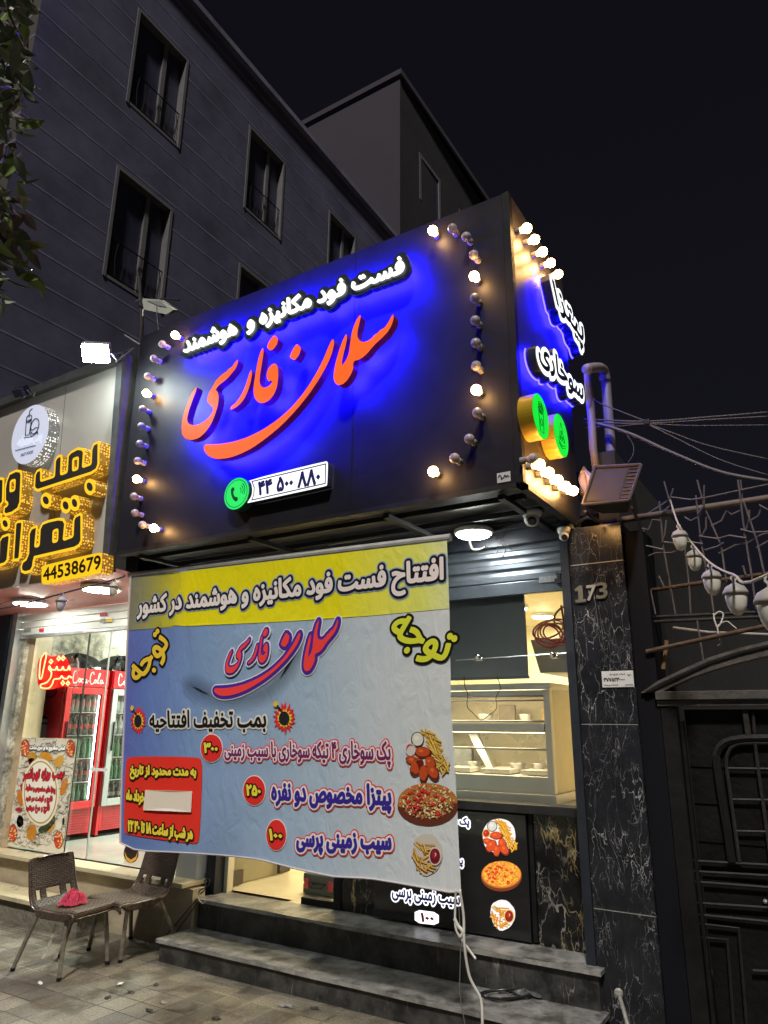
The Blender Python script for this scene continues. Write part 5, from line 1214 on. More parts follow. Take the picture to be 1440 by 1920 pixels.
# second poster, mostly behind the banner
p2 = thing('low_poster', 'low white poster with a black pot and red peppers half hidden by the banner', 'poster', tuple(at_y(290, 1625, LY)))
a, b = at_y(231, 1618, PY), at_y(327, 1650, PY)
w = MB(); w.box(a[0], b[0], PY, PY + .003, LZ + .012, 1.0); w.build('sheet', prn((224, 216, 204)), p2)
def sh2(n, pts, c, l, par=p2): w = MB(); w.region(region([yplane(pts, PY)]), lambda p: (p[0], PY - .0015 * (l + 1), p[1])); return w.build(n, prn(c), par)
pot = sh2('pot_picture', ell(246, 1600, 14, 18, 20), (40, 26, 22), 0); sh2('pot_rim', [(234, 1596), (238, 1606), (246, 1612), (255, 1606), (259, 1596), (256, 1611), (246, 1618), (237, 1612)], (220, 160, 60), 1, pot)
sh2('pepper_picture', [(321, 1597), (325, 1597), (326, 1616), (321, 1612)], (196, 30, 36), 0); sh2('spice_picture', [(312, 1606), (318, 1600), (319, 1622), (314, 1624)], (120, 50, 30), 0)

# fridges along the left wall with their bottles
def script_strokes(): return [[(.10, .72), (.06, .86), (-.02, .88), (-.06, .6), (-.05, .25), (.02, .12), (.12, .2), (.22, .38)], [(.24, .2), (.20, .34), (.24, .44), (.30, .34), (.27, .2), (.23, .2)], [(.42, .4), (.36, .42), (.34, .26), (.40, .18), (.46, .26)], [(.56, .4), (.50, .40), (.48, .24), (.54, .18), (.58, .4), (.58, .2), (.62, .2)], [(.64, .30), (.70, .32)], [(.90, .74), (.84, .90), (.76, .8), (.72, .5), (.76, .18), (.86, .12), (.96, .3)], [(.97, .22), (.95, .36), (1.0, .42), (1.04, .32), (1.0, .2), (.97, .22)], [(1.08, .2), (1.16, .6), (1.2, .8), (1.14, .82), (1.10, .4), (1.12, .18), (1.18, .24)], [(1.32, .4), (1.24, .40), (1.22, .24), (1.28, .18), (1.33, .4), (1.33, .2), (1.40, .26)]]
M_redp = mat('red_fridge_paint', (0.50, 0.012, 0.02), 0.3, coat=0.3, var=0.1, scale=3)
M_fin = mat('fridge_inside', (0.55, 0.57, 0.55), 0.5)
def bottle_meshes(col, cap, lab, h=0.24, r=0.031):
    w = MB(); w.lathe([(r * .8, 0), (r, .012), (r, h * .30), (r * .92, h * .42), (r, h * .55), (r * .8, h * .68), (r * .42, h * .82), (r * .38, h * .95)], (0, 0, 0), n=9); body = w
    w2 = MB(); w2.lathe([(r * .45, h * .95), (r * .45, h)], (0, 0, 0), n=9)
    w3 = MB(); w3.lathe([(r * 1.015, h * .33), (r * .97, h * .43), (r * 1.015, h * .52)], (0, 0, 0), n=9) if lab else None
    return body, w2, w3, mat('bottle_plastic', col, 0.12, coat=0.5), mat('bottle_cap', cap, 0.4), mat('bottle_label', lab, 0.45) if lab else None
def fridge(label, y0, frame_mat, H, rows, grp, side_decal):
    xf, xb, y1 = -6.775, -7.27, y0 + 0.51
    t = thing('drinks_fridge', label, 'fridge', ((xf + xb) / 2, (y0 + y1) / 2, LZ), 'drinks fridges in the pizza shop')
    z0, zk, zh, z1 = LZ + .02, LZ + .30, LZ + H - .215, LZ + H
    w = MB(); w.box(xb, xf, y0, y0 + .03, z0, z1); w.box(xb, xf, y1 - .03, y1, z0, z1); w.box(xb, xb + .03, y0 + .032, y1 - .032, z0, z1); w.box(xb + .032, xf, y0 + .032, y1 - .032, z0 + .04, zk); w.box(xb + .032, xf, y0 + .032, y1 - .032, zh, z1 - .002); w.build('cabinet', M_redp, t, bevel=.003)
    w = MB(); w.box(xb + .034, xb + .045, y0 + .034, y1 - .034, zk + .003, zh - .003); w.box(xb + .047, xf - .03, y0 + .0315, y0 + .038, zk + .003, zh - .003); w.box(xb + .047, xf - .03, y1 - .038, y1 - .0315, zk + .003, zh - .003); w.build('lining', M_fin, t)
    w = MB()
    for k in range(9): w.box(xf, xf + .004, y0 + .06, y1 - .06, z0 + .06 + .024 * k, z0 + .07 + .024 * k)
    w.build('vent_grille', mat('dark_red', (0.22, 0.01, 0.02), 0.4), t)
    w = MB(); w.box(xb + .01, xf - .02, y0 + .01, y1 - .01, LZ + .001, z0); w.build('plinth', M_black, t)
    # header with white script
    w = MB(); w.box(xf + .002, xf + .03, y0 + .005, y1 - .005, zh + .03, z1 - .01); hd = w.build('header', mat('lit_red_header', (0.5, .01, .015), 0.3, emit=(0.85, 0.012, 0.03), es=0.55), t)
    w = MB(); sc = 0.29
    for s_ in script_strokes(): w.tube(catmull([(xf + .033, y0 + .06 + (a + .06) * sc * .9, zh + .035 + b * .16) for a, b in s_], 3), 0.0055, 5)
    w.build('script_lettering', prn((240, 236, 232)), hd)
    # door
    w = MB(); fx0, fx1 = xf + .004, xf + .035
    w.box(fx0, fx1, y0 + .01, y0 + .075, zk, zh + .015); w.box(fx0, fx1, y1 - .075, y1 - .01, zk, zh + .015); w.box(fx0, fx1, y0 + .0755, y1 - .0755, zk, zk + .07); w.box(fx0, fx1, y0 + .0755, y1 - .0755, zh - .05, zh + .015); dr = w.build('door', frame_mat, t, bevel=.003)
    w = MB(); w.face([(xf + .02, y0 + .076, zk + .07), (xf + .02, y1 - .076, zk + .07), (xf + .02, y1 - .076, zh - .05), (xf + .02, y0 + .076, zh - .05)]); w.build('door_glass', M_glass, dr)
    w = MB(); w.tube([(xf + .05, y0 + .05, zk + .55), (xf + .05, y0 + .05, zk + .85)], .009, 6); w.build('handle', M_black, dr)
    w = MB(); w.tube([(xf - .02, y1 - .06, zk + .08), (xf - .02, y1 - .06, zh - .06)], .012, 8); w.build('light_tube', glo((246, 255, 250), 9.0), t)
    n = len(rows); pitch = (zh - zk - .02) / n
    for k, (col, cap, lab, h, txt) in enumerate(rows):
        zz_ = zh - .02 - pitch * (k + 1) + .02
        w = MB(); w.box(xb + .05, xf - .035, y0 + .04, y1 - .04, zz_ - .008, zz_); w.build('shelf', mat('shelf_white', (0.7, .7, .68), .4), t)
        b, c, l_, mb, mc, ml = bottle_meshes(col, cap, lab, min(h, pitch - .03))
        proto = None
        for i in range(6):
            for j in range(2):
                loc = (xf - .075 - .085 * j + rr_.uniform(-.006, .006), y0 + .085 + i * .068 + rr_.uniform(-.006, .006), zz_ + .001)
                if proto is None:
                    proto = thing('drink_bottle', txt, 'bottle', (0, 0, 0), grp + ', shelf %s' % ('top', 'second', 'third', 'fourth', 'fifth')[k])
                    b.build('bottle_body', mb, proto, smooth=True); c.build('cap', mc, proto)
                    if l_: l_.build('label_band', ml, proto)
                    proto.location = loc
                else: move_copy(proto, loc)
    if side_decal:
        yy = y0 - .002
        def dc(n, pts, c, l, par=t): w = MB(); w.region(region([yplane(pts, yy - .001 * l)]), lambda p: (p[0], yy - .001 * l, p[1])); return w.build(n, prn(c), par)
        d = dc('bottle_decal', cropl(NK, smooth_closed([(400, 1595), (492, 1595), (486, 1640), (470, 1760), (465, 1830), (470, 2200), (370, 2200), (365, 1830), (380, 1760), (392, 1640)], 1)), (170, 176, 190), 0)
        dc('decal_cap', cropl(NK, [(400, 1562), (485, 1562), (492, 1596), (398, 1596)]), (50, 14, 18), 0.6, d); dc('decal_band', cropl(NK, [(393, 1630), (487, 1630), (484, 1652), (391, 1652)]), (60, 62, 74), 1.2, d)
        d = dc('round_decal', cropl(NK, ell(500, 1300, 95, 85, 24)), (96, 10, 18), 0.3); dc('decal_ring', cropl(NK, ell(500, 1290, 78, 70, 24)), (150, 14, 26), 0.9, d)
G = (0.03, 0.16, 0.06); K_ = (0.03, 0.008, 0.006); RC = (0.6, 0.02, 0.02); WH = (0.5, 0.5, 0.5)
fridge('red glass door fridge with a bottle picture on its side nearest the pizza shop glass', 4.70, M_redp, 1.69, [((.25, .22, .2), RC, (.4, .1, .1), .24, 'pale bottle with red label on top shelf of the red door fridge'), (K_, RC, RC, .25, 'dark cola bottle with red label on second shelf of the red door fridge'), (G, (.1, .4, .1), None, .27, 'green bottle on third shelf of the red door fridge'), (K_, RC, (.25, .02, .02), .27, 'dark bottle with red cap on fourth shelf of the red door fridge'), (G, (.1, .4, .1), None, .27, 'green bottle on bottom shelf of the red door fridge')], 'bottles in the red door fridge', True)
fridge('fridge with pale grey door frame and red header, half behind the banner edge', 5.27, mat('grey_door_frame', (0.30, .30, .31), .4), 1.69, [((.30, .32, .34), WH, None, .26, 'clear water bottle on top shelf of the grey door fridge'), ((.3, .3, .3), WH, (.4, .45, .4), .25, 'pale bottle on second shelf of the grey door fridge'), (G, (.1, .4, .1), None, .25, 'green bottle on third shelf of the grey door fridge'), (G, (.4, .4, .05), None, .25, 'green bottle with yellow cap on fourth shelf of the grey door fridge'), ((.05, .02, .015), WH, (.4, .38, .35), .30, 'tall brown bottle on bottom shelf of the grey door fridge')], 'bottles in the grey door fridge', False)
M_bag = mat('black_plastic_bag', (0.012, 0.012, 0.014), 0.25, coat=0.4)
for k, (x, y, s, lb) in enumerate(((-6.98, 4.95, .22, 'crumpled black plastic bag lying on top of the red door fridge'), (-6.96, 5.5, .24, 'flat black plastic bag on top of the grey door fridge'))):
    w = MB(); r_ = random.Random(k)
    ph = [r_.uniform(0, 6) for _ in range(6)]
    def bg(u, v):
        a = 2 * math.pi * u; t = math.pi / 2 * v; q = 1 + .22 * math.sin(3 * a + ph[0]) + .14 * math.sin(7 * a + ph[1] + 3 * v)
        return (x + s * q * math.cos(a) * math.sin(t) * .8, y + s * q * math.sin(a) * math.sin(t), LZ + 1.692 + s * .62 * math.cos(t) * (1 + .25 * math.sin(5 * a + ph[2])))
    w.grid(bg, 40, 10); tag(w.build('plastic_bag', M_bag), lb, 'bag')
# ------------------------------------------------------------------ inside our shop window
w = MB(); w.box(-3.0, -1.45, 4.74, 5.50, FZ + .002, 1.10); w.build('counter', M_white, shop)
WYF = 4.80
cr = at_y(1030, 1290, WYF); WX1 = cr[0]; WX0 = WX1 - 1.12
def wz(y): return at_y(1030, y, WYF)[2]
wm = thing('display_warmer', 'stainless steel two level food display warmer behind the shop window glass', 'food warmer', (WX1 - .5, 5.1, 1.10))
WZ0, WZ1, WYB = 1.102, wz(1280), 5.42
w = MB(); w.box(WX0 - .02, WX1 + .02, WYF - .05, WYB + .02, WZ0, wz(1490)); w.build('base', M_steel, wm, bevel=.004)
w = MB(); w.box(WX0, WX1 - .045, WYF, WYF + .03, wz(1489), wz(1458)); w.build('front_panel', M_steel, wm, bevel=.003)
w = MB(); w.box(WX1 - .043, WX1, WYF - .01, WYF + .05, wz(1489), wz(1293)); w.box(WX0, WX0 + .043, WYF - .01, WYF + .05, wz(1489), wz(1293)); w.build('corner_post', M_steel, wm, bevel=.002)
w = MB(); w.box(WX1 - .02, WX1 - .002, WYF + .052, WYB, wz(1489), wz(1293)); w.build('side_panel', mat('dull_steel_side', (0.50, 0.44, 0.32), 0.4, 0.5, var=0.15, scale=6), wm)
w = MB(); w.box(WX0 - .012, WX1 + .012, WYF - .03, WYB, wz(1292), WZ1); w.build('top_frame', M_steel, wm, bevel=.004)
w = MB(); w.box(WX0 + .044, WX1 - .044, WYF, WYF + .03, wz(1303), wz(1293)); w.build('upper_panel', M_steel, wm)
w = MB(); w.box(WX0 + .044, WX1 - .044, WYF - .02, WYB, wz(1371), wz(1357)); w.build('middle_shelf', M_steel, wm, bevel=.003)
w = MB(); w.box(WX0 + .044, WX1 - .044, WYF + .02, WYB, wz(1468), wz(1459)); w.build('lower_shelf', M_steel, wm)
for y in (1305, 1313, 1353, 1406):
    w = MB(); w.tube([(WX0 + .045, WYF - .008, wz(y)), (WX1 - .045, WYF - .008, wz(y))], .007, 8); w.build('rail', M_alu, wm, smooth=True)
for a, b in ((1356, 1314), (1458, 1372)):
    w = MB(); w.face([(WX0 + .045, WYF + .005, wz(a)), (WX1 - .045, WYF + .005, wz(a)), (WX1 - .045, WYF + .005, wz(b)), (WX0 + .045, WYF + .005, wz(b))]); w.build('glass_pane', M_glass, wm)
w = MB(); w.box(WX0 + .05, WX1 - .05, WYB - .012, WYB - .002, wz(1458), wz(1293)); w.build('back_panel', mat('warm_back', (0.55, 0.50, 0.38), 0.3, 0.2, var=.15, scale=4), wm)
for k in range(3):
    w = MB(); x = WX1 - .28 - .3 * k; w.box(x, x + .22, WYF + .12, WYF + .45, wz(1457), wz(1448)); w.build('tray', M_steel, wm, bevel=.002)
for k, (dx, dz, r_) in enumerate(((.22, 1456, .05), (.38, 1456, .06), (.72, 1456, .055), (.30, 1356, .05), (.62, 1356, .06))):
    w = MB(); w.lathe([(r_ * .6, 0), (r_ * .75, .01), (r_, .045), (r_ * 1.05, .05), (r_ * .95, .046), (r_ * .6, .012)], (WX1 - dx, WYF + .32, wz(dz) + .012), n=16); w.build('steel_bowl', M_alu, wm, smooth=True)
for k, (dx, dz, s, c) in enumerate(((.16, 1356, .05, (.32, .22, .10)), (.48, 1356, .06, (.12, .10, .08)), (.85, 1456, .07, (.22, .24, .26)))):
    w = MB(); w.obox((WX1 - dx, WYF + .42, wz(dz) + .012 + s), (s, .01, 0), (-.01, s * .6, 0), (0, 0, s)); w.build('food_box', mat('box_card', c, .6, var=.3, scale=20), wm, bevel=.004)
w = MB(); x = WX1 - .55; w.hexa([(x, WYF + .2, wz(1457)), (x + .05, WYF + .2, wz(1457)), (x + .05, WYF + .24, wz(1457)), (x, WYF + .24, wz(1457))], [(x - .2, WYF + .3, wz(1380)), (x - .13, WYF + .3, wz(1380)), (x - .13, WYF + .34, wz(1380)), (x - .2, WYF + .34, wz(1380))]); w.build('brace', M_alu, wm)
w = MB(); w.face([(WX0 + .1, WYF + .1, wz(1375)), (WX1 - .1, WYF + .1, wz(1375)), (WX1 - .1, WYF + .18, wz(1375)), (WX0 + .1, WYF + .18, wz(1375))]); w.build('warmer_light', glo((255, 232, 180), 30.0), wm)
w = MB(); w.face([(WX0 + .1, WYF + .1, wz(1304)), (WX1 - .1, WYF + .1, wz(1304)), (WX1 - .1, WYF + .18, wz(1304)), (WX0 + .1, WYF + .18, wz(1304))]); w.build('warmer_light', glo((255, 232, 180), 30.0), wm)  # upper light added to brighten the dark upper level
hb_ = thing('hanging_board', 'plain dark grey board hung inside the upper left of the shop window', 'board', tuple(at_y(920, 1268, 4.68)))
bx1 = at_y(986, 1200, 4.68)[0]; bz0 = at_y(985, 1267, 4.68)[2]
w = MB(); w.box(-2.9, bx1, 4.68, 4.70, bz0, 2.72); w.build('panel', mat('dark_grey_board', (0.17, 0.19, 0.215), 0.4, var=0.12, scale=2), hb_)
w = MB(); w.box(-2.9, bx1 + .004, 4.676, 4.704, bz0 - .018, bz0); w.build('edge_strip', mat('grey_edge', (0.12, 0.13, 0.15), 0.35, 0.4), hb_)
w = MB(); w.tube(catmull([at_y(x, y, 4.67) for x, y in [(870, 1268), (872, 1290), (877, 1300), (876, 1324), (886, 1336), (902, 1350), (918, 1340), (931, 1328), (930, 1308), (938, 1290), (932, 1268)]], 4), .003, 5); tag(w.build('hanging_wire', M_black), 'thin black cord looping below the dark grey board in the window', 'cord')
hd_ = MB(); hx, hz0, hz1 = at_y(1012, 1258, 5.0)[0], at_y(1012, 1262, 5.0)[2], at_y(1005, 1199, 5.0)[2]
hd_.hexa([(hx, 5.0, hz0), (-1.2, 5.0, hz0), (-1.2, 5.6, hz0), (hx, 5.6, hz0)], [(hx - .06, 5.0, hz1), (-1.2, 5.0, hz1), (-1.2, 5.6, hz1), (hx - .06, 5.6, hz1)]); hd_.build('extractor_hood', mat('grey_hood_steel', (0.30, 0.30, 0.28), 0.35, 0.5, var=.2, scale=4), shop, bevel=.006)
ch_ = thing('red_hose_coil', 'tangled coil of red hose hung high inside the window beside the pillar', 'hose coil', tuple(at_y(1035, 1212, 4.86)))
r_ = random.Random(3)
for k in range(6):
    cx, cy = 1034 + r_.uniform(-8, 14), 1188 + r_.uniform(-8, 8); rx, ry = r_.uniform(18, 32), r_.uniform(13, 24); ro = r_.uniform(-.6, .6)
    w = MB(); w.tube([at_y(*p, 4.86 + .02 * k + .01 * math.sin(i)) for i, p in enumerate(ell(cx, cy, rx, ry, 22, ro))], .0065, 6, closed=True); w.build('hose_loop', mat('red_hose', (0.45, 0.03, 0.04), 0.4), ch_, smooth=True)
for pts in ([(1052, 1135), (1056, 1160), (1060, 1200)], [(1040, 1175), (1040, 1155), (1050, 1142), (1058, 1138)]):
    w = MB(); w.tube(catmull([at_y(*p, 4.86) for p in pts], 5), .0075, 6); w.build('hose_end', mat('red_hose_dark', (0.28, 0.03, 0.03), 0.4), ch_, smooth=True)
for px, py in ((1017, 1152), (968, 1136)):
    c = at_z(px, py, 2.815); w = MB(); w.lathe([(0.13, 0.0), (0.13, -0.03), (0.11, -0.035)], c, n=22); cl = w.build('ceiling_light', M_white, shop); w = MB(); w.lathe([(0.105, -0.036), (0.105, -0.04)], c, n=22); w.build('diffuser', M_lit, cl)
# tool case and drill on the shop floor
c0_, c1_ = at_y(566, 1700, 4.86), at_y(628, 1706, 4.86); tc0 = FZ + .002
tl_ = thing('tool_case', 'grey green tool case with red latches on the floor inside the doorway', 'tool case', ((c0_[0] + c1_[0]) / 2, 4.95, FZ))
w = MB(); w.box(c0_[0], c1_[0], 4.86, 5.14, tc0, tc0 + .075); w.build('case_body', mat('case_green', (0.06, 0.085, 0.08), 0.5, var=.2, scale=9), tl_, bevel=.012)
w = MB(); w.box(c0_[0], c1_[0], 4.86, 5.14, tc0 + .077, tc0 + .145); w.build('case_lid', mat('case_grey', (0.085, 0.10, 0.10), 0.5, var=.2, scale=9), tl_, bevel=.012)
for q in (.14, .86):
    x = c0_[0] + (c1_[0] - c0_[0]) * q; w = MB(); w.box(x - .02, x + .02, 4.848, 4.859, tc0 + .04, tc0 + .11); w.build('latch', mat('latch_red', (.5, .03, .04), .4), tl_, bevel=.003)
x = (c0_[0] + c1_[0]) / 2; w = MB(); w.tube([(x - .06, 4.85, tc0 + .09), (x - .05, 4.83, tc0 + .06), (x + .05, 4.83, tc0 + .06), (x + .06, 4.85, tc0 + .09)], .009, 6); w.build('handle', M_black, tl_)
dr_ = thing('power_drill', 'dark cordless drill lying on top of the tool case', 'drill', (x, 4.98, tc0 + .146))
w = MB(); zz_ = tc0 + .185; w.lathe([(.018, 0), (.034, .01), (.036, .12), (.028, .17), (.02, .2)], (x - .04, 4.98, zz_), (1, 0, 0), 12); w.build('motor_body', mat('drill_grey', (.05, .055, .055), .5), dr_)
w = MB(); w.lathe([(.016, 0), (.022, .01), (.02, .05), (.008, .06)], (x + .161, 4.98, zz_), (1, 0, 0), 10); w.build('chuck', M_dark, dr_)
w = MB(); w.obox((x - .07, 5.0, zz_ - .003), (.035, 0, 0), (0, .06, 0), (0, 0, .034)); w.build('battery', M_black, dr_, bevel=.006)

# ------------------------------------------------------------------ under the soffit: cameras, lamp, tube fixture
def cctv(px, py, lab, s, c=None):
    c = at_z(px, py, ZS - .032) if c is None else c; t = thing('security_camera', lab, 'security camera', tuple(c), 'dome cameras under the sign box')
    w = MB(); w.lathe([(s * 1.1, 0), (s * 1.15, -.012), (s * 1.05, -.03), (s * .85, -.038)], c, n=20); w.build('mount', M_white, t, smooth=True)
    b = c + np.array((0.0, -.008, -.055)); w = MB(); w.sphere(b, s * .86, 18); w.build('camera_ball', M_white, t, smooth=True)
    d = np.array((.30, -.8, -.5)); d /= np.linalg.norm(d); w = MB(); w.lathe([(s * .55, s * .66), (s * .5, s * .80), (s * .3, s * .9)], b, d, 16); w.build('lens', mat('lens_black', (.01, .01, .012), .1, coat=.6), t, smooth=True)
cctv(997, 958, 'larger white dome camera under the sign box bottom', .052)
cctv(1057, 993, 'smaller white dome camera at the top of the pillar', .036, at_y(1057, 990, 4.30))
c = at_z(888, 1000, 2.795); ol = thing('oval_led_lamp', 'glowing flat oval lamp hanging under the sign beside the banner top', 'lamp', tuple(c))
w = MB(); w.lathe([(.10, .035), (.128, .02), (.128, .0), (.118, -.006)], c, n=28); w.build('lamp_body', M_white, ol)
w = MB(); w.lathe([(.114, -.0065), (.10, -.02), (.05, -.026)], c, n=28); w.build('diffuser', glo((252, 255, 248), 110.0), ol)
w = MB(); w.tube([c + np.array((0, 0, .035)), c + np.array((0, .01, .075))], .012, 8); w.build('stem', M_dark, ol)
w = MB(); w.tube(catmull([c + np.array(q) for q in ((-.08, .10, .0), (-.07, .12, -.07), (-.02, .13, -.08), (.03, .12, -.07))], 4), .010, 6); w.build('cable', M_iron, ol)
p0, p1 = at_y(610, 1016, 4.12), at_y(946, 962, 4.12)
tf = thing('tube_light_fixture', 'long unlit tube light fixture running under the sign box', 'tube light', tuple((p0 + p1) / 2))
w = MB(); w.hexa([p0 + (0, -.025, 0), p1 + (0, -.025, 0), p1 + (0, .025, 0), p0 + (0, .025, 0)], [p0 + (0, -.02, .05), p1 + (0, -.02, .05), p1 + (0, .02, .05), p0 + (0, .02, .05)]); w.build('housing', mat('dull_grey', (.25, .25, .26), .5, var=.2, scale=8), tf)
w = MB(); w.tube([p0 + (.03, 0, -.02), p1 + (-.03, 0, -.02)], .013, 10); w.build('tube', mat('unlit_tube_glass', (.62, .62, .6), .2), tf, smooth=True)
w = MB(); w.box(p1[0] - .03, p1[0] + .03, p1[1] - .03, p1[1] + .03, p1[2] - .03, p1[2] + .08); w.build('end_cap', M_alu, tf, bevel=.004)
for k, pts in enumerate(([(940, 1000), (938, 1015), (948, 1028), (944, 1042), (935, 1050)], [(948, 995), (944, 1012), (952, 1024), (960, 1030)], [(930, 1004), (934, 1020), (931, 1044)])):
    w = MB(); w.tube(catmull([at_y(x, y, 4.36) for x, y in pts], 4), .0035, 5); tag(w.build('loose_wire', M_iron if k else M_dark), ('black loose wire end dangling in front of the shutter', 'pale curled wire end dangling beside the black one', 'thin straight pale wire dangling left of the black one')[k], 'wire', 'wire ends hanging in front of the shutter')

# ------------------------------------------------------------------ big unlit flood light at the pillar top
A = [at_y(1093, 948, 4.10), at_y(1180, 940, 4.10), at_y(1203, 873, 4.27), at_y(1116, 877, 4.27)]
fc = sum(A) / 4; fx = (A[1] - A[0] + A[2] - A[3]) / 4; fy = (A[3] - A[0] + A[2] - A[1]) / 4; fn = np.cross(fx, fy); fn /= np.linalg.norm(fn); fn = fn if fn[1] < 0 else -fn
fl = thing('flood_light', 'big rusty unlit flood light tilted on top of the black marble pillar', 'flood light', tuple(fc))
w = MB()
bq = [fc - fn * .16 + fx * a + fy * b for a, b in ((-.55, -.5), (.55, -.5), (.55, .5), (-.55, .5))]
w.hexa([A[0], A[1], A[2], A[3]], [q for q in bq]); w.build('housing', mat('rusty_housing', (.03, .022, .018), .8, .0, var=.4, scale=14, bump=.2), fl)
w = MB()
for a, b in ((0, 1), (1, 2), (2, 3), (3, 0)): w.tube([A[a] + fn * .008, A[b] + fn * .008], .010, 6)
w.build('rim', mat('rim_brown', (.06, .042, .034), .7, .0, var=.4, scale=20), fl)
w = MB(); w.face([fc + fn * .006 + fx * a + fy * b for a, b in ((-.88, -.86), (.50, -.86), (.50, .84), (-.88, .84))]); w.build('glass', mat('dusty_lamp_glass', (.05, .038, .02), .7, var=.3, scale=6, spec=.2), fl)
w = MB()
for k in range(9):
    b = -.8 + 1.6 * k / 8; w.tube([fc + fn * .004 + fx * .55 + fy * b, fc + fn * .004 + fx * .93 + fy * b], .005, 5)
w.build('grille', M_rust, fl)
w = MB(); w.tube([A[0] - fn * .05, (A[0][0] + .02, 4.30, 2.80)], .01, 6); w.tube([A[1] - fn * .05, (A[1][0] - .02, 4.36, 2.80)], .01, 6); w.build('bracket', M_rust, fl)
w = MB(); w.tube(catmull([(-1.30, 4.42, 2.82), (-1.2, 4.36, 2.85), (-1.12, 4.40, 2.82), (-1.05, 4.45, 2.83)], 5), .012, 6); w.build('supply_cable', M_dark, fl)
w = MB()
def pk(u, v):
    a = 2 * math.pi * u; q = .05 * (1 + .35 * math.sin(3 * a + 4 * v) + .2 * math.sin(7 * a)); c = at_x(1099, 908, XS + .09)
    return (c[0] + q * math.cos(a) * math.sin(math.pi * v), c[1] + .03 * math.sin(a * 2), c[2] - .10 * (v - .5) * 2 + .02 * math.sin(a))
w.grid(pk, 20, 10); tag(w.build('plastic_scrap', mat('pinkish_plastic', (.5, .36, .30), .4), smooth=True), 'crumpled pale plastic scrap caught between sign side and flood light', 'plastic')

# ------------------------------------------------------------------ pipes and overhead cables at the right of the sign
M_pipe = mat('grey_pvc_pipe', (.20, .17, .185), .5, var=.2, scale=6)
dp = thing('drain_pipe', 'grey drain pipe with a bend at the top beside the sign box', 'pipe', tuple(at_x(1148, 880, -1.1)))
w = MB(); w.tube(catmull([at_x(x, y, -1.1) for x, y in [(1100, 692), (1118, 689), (1129, 692), (1135, 706), (1139, 760), (1143, 810), (1148, 884)]], 5), .034, 12); w.build('pipe', M_pipe, dp, smooth=True)
w = MB(); w.tube([at_x(1133, 703, -1.1), at_x(1134.5, 712, -1.1)], .039, 12); w.build('pipe_collar', M_pipe, dp)
w = MB(); w.tube([at_x(x, y, -1.14) for x, y in [(1101, 690), (1105, 740), (1110, 800), (1112, 840), (1119, 884)]], .026, 10); tag(w.build('conduit_pipe', M_pipe, smooth=True), 'straight grey conduit pipe against the sign box end', 'pipe')
CY = 4.62
for lab, pts, r in (('upper cable rising from the knot to the sign top corner', [(1098, 725), (1118, 752), (1160, 770), (1212, 790)], .006), ('top cable of the bundle running level to the right', [(1095, 786), (1212, 790), (1330, 782), (1440, 773)], .008), ('second cable of the bundle close under the top one', [(1095, 792), (1212, 794), (1330, 787), (1440, 781)], .007), ('flat cable leaving the knot lowest of the level ones', [(1097, 802), (1160, 799), (1212, 795), (1300, 798), (1440, 797)], .005), ('thin cable falling gently right from the knot', [(1212, 794), (1262, 812), (1330, 836), (1440, 861)], .006), ('thin cable falling steeper right from the knot', [(1212, 794), (1272, 824), (1350, 862), (1440, 891)], .006), ('thick pale cable sagging lowest across to the right', [(1112, 792), (1180, 813), (1262, 850), (1350, 885), (1440, 902)], .017), ('thin cable curling down behind the flood light', [(1168, 806), (1186, 832), (1187, 852), (1177, 868)], .005), ('thin pale wire running straight down beside the pipes', [(1102, 700), (1114, 752), (1117, 800), (1121, 878)], .005), ('thin cable joining the thick pale cable midway', [(1150, 800), (1190, 815), (1226, 838)], .004)):
    w = MB(); P = catmull([at_y(x, y, CY) for x, y in pts], 6); w.tube(P, r * .72, 6); tag(w.build('overhead_cable', mat('cable_grey', (.075, .068, .07), .6) if r < .01 else mat('cable_pale', (.10, .088, .085), .6), smooth=True), lab, 'cable', 'cables right of the sign')
w = MB(); kp = at_y(1212, 792, CY); w.obox(kp, (.022, 0, 0), (0, .015, 0), (0, 0, .018)); tag(w.build('cable_tie_box', M_dark, bevel=.004), 'small dark clamp where the overhead cables meet', 'clamp')

# ------------------------------------------------------------------ antenna panel left of the sign
an = thing('antenna_panel', 'pale flat antenna panel on a thin mast at the left of the big sign', 'antenna', tuple(at_y(264, 640, 4.0)))
w = MB(); w.tube([at_y(261, 520, 4.05), at_y(266, 610, 4.05), at_y(267, 655, 4.05) - np.array((0, 0, .9))], .020, 8); w.build('mast', M_iron, an)
ak = crop(250, 500, 0.072939)
po = yplane(cropl(ak, [(232, 890), (245, 815), (690, 850), (1040, 1105), (850, 1225), (270, 1100)]), 4.0)
w = MB(); w.extrude(region([po]), lambda p: (p[0], 4.0 - .25 * (p[1] - po[0][1]) * 0, p[1]), lambda p: (p[0] + .01, 4.04, p[1] + .012), 0, 0, 0); w.build('panel', mat('pale_panel', (.50, .52, .46), .45, var=.1, scale=9), an)
w = MB(); w.region(region([yplane(cropl(ak, [(320, 860), (690, 870), (850, 1035), (640, 1000)]), 3.99)]), lambda p: (p[0], 3.995, p[1])); w.build('panel_ridge', mat('panel_shadowed_ridge', (.30, .30, .30), .5), an)
w = MB(); w.tube([at_y(*ak(p), 3.99) for p in ((600, 1000), (600, 1180), (620, 1400), (655, 1700))], .004, 5); w.build('cable', M_dark, an)
for a, b, m_ in (((60, 900), (205, 840), M_alu), ((700, 825), (1180, 860), M_iron), ((255, 1100), (245, 1275), M_alu)):
    w = MB(); w.tube([at_y(*ak(a), 4.0), at_y(*ak(b), 4.0)], .008, 6); w.build('rod', m_, an)
w = MB(); w.tube([at_y(234, 629, 3.9), at_y(263, 647, 3.9)], .012, 6); w.build('stay_bar', M_alu, an)

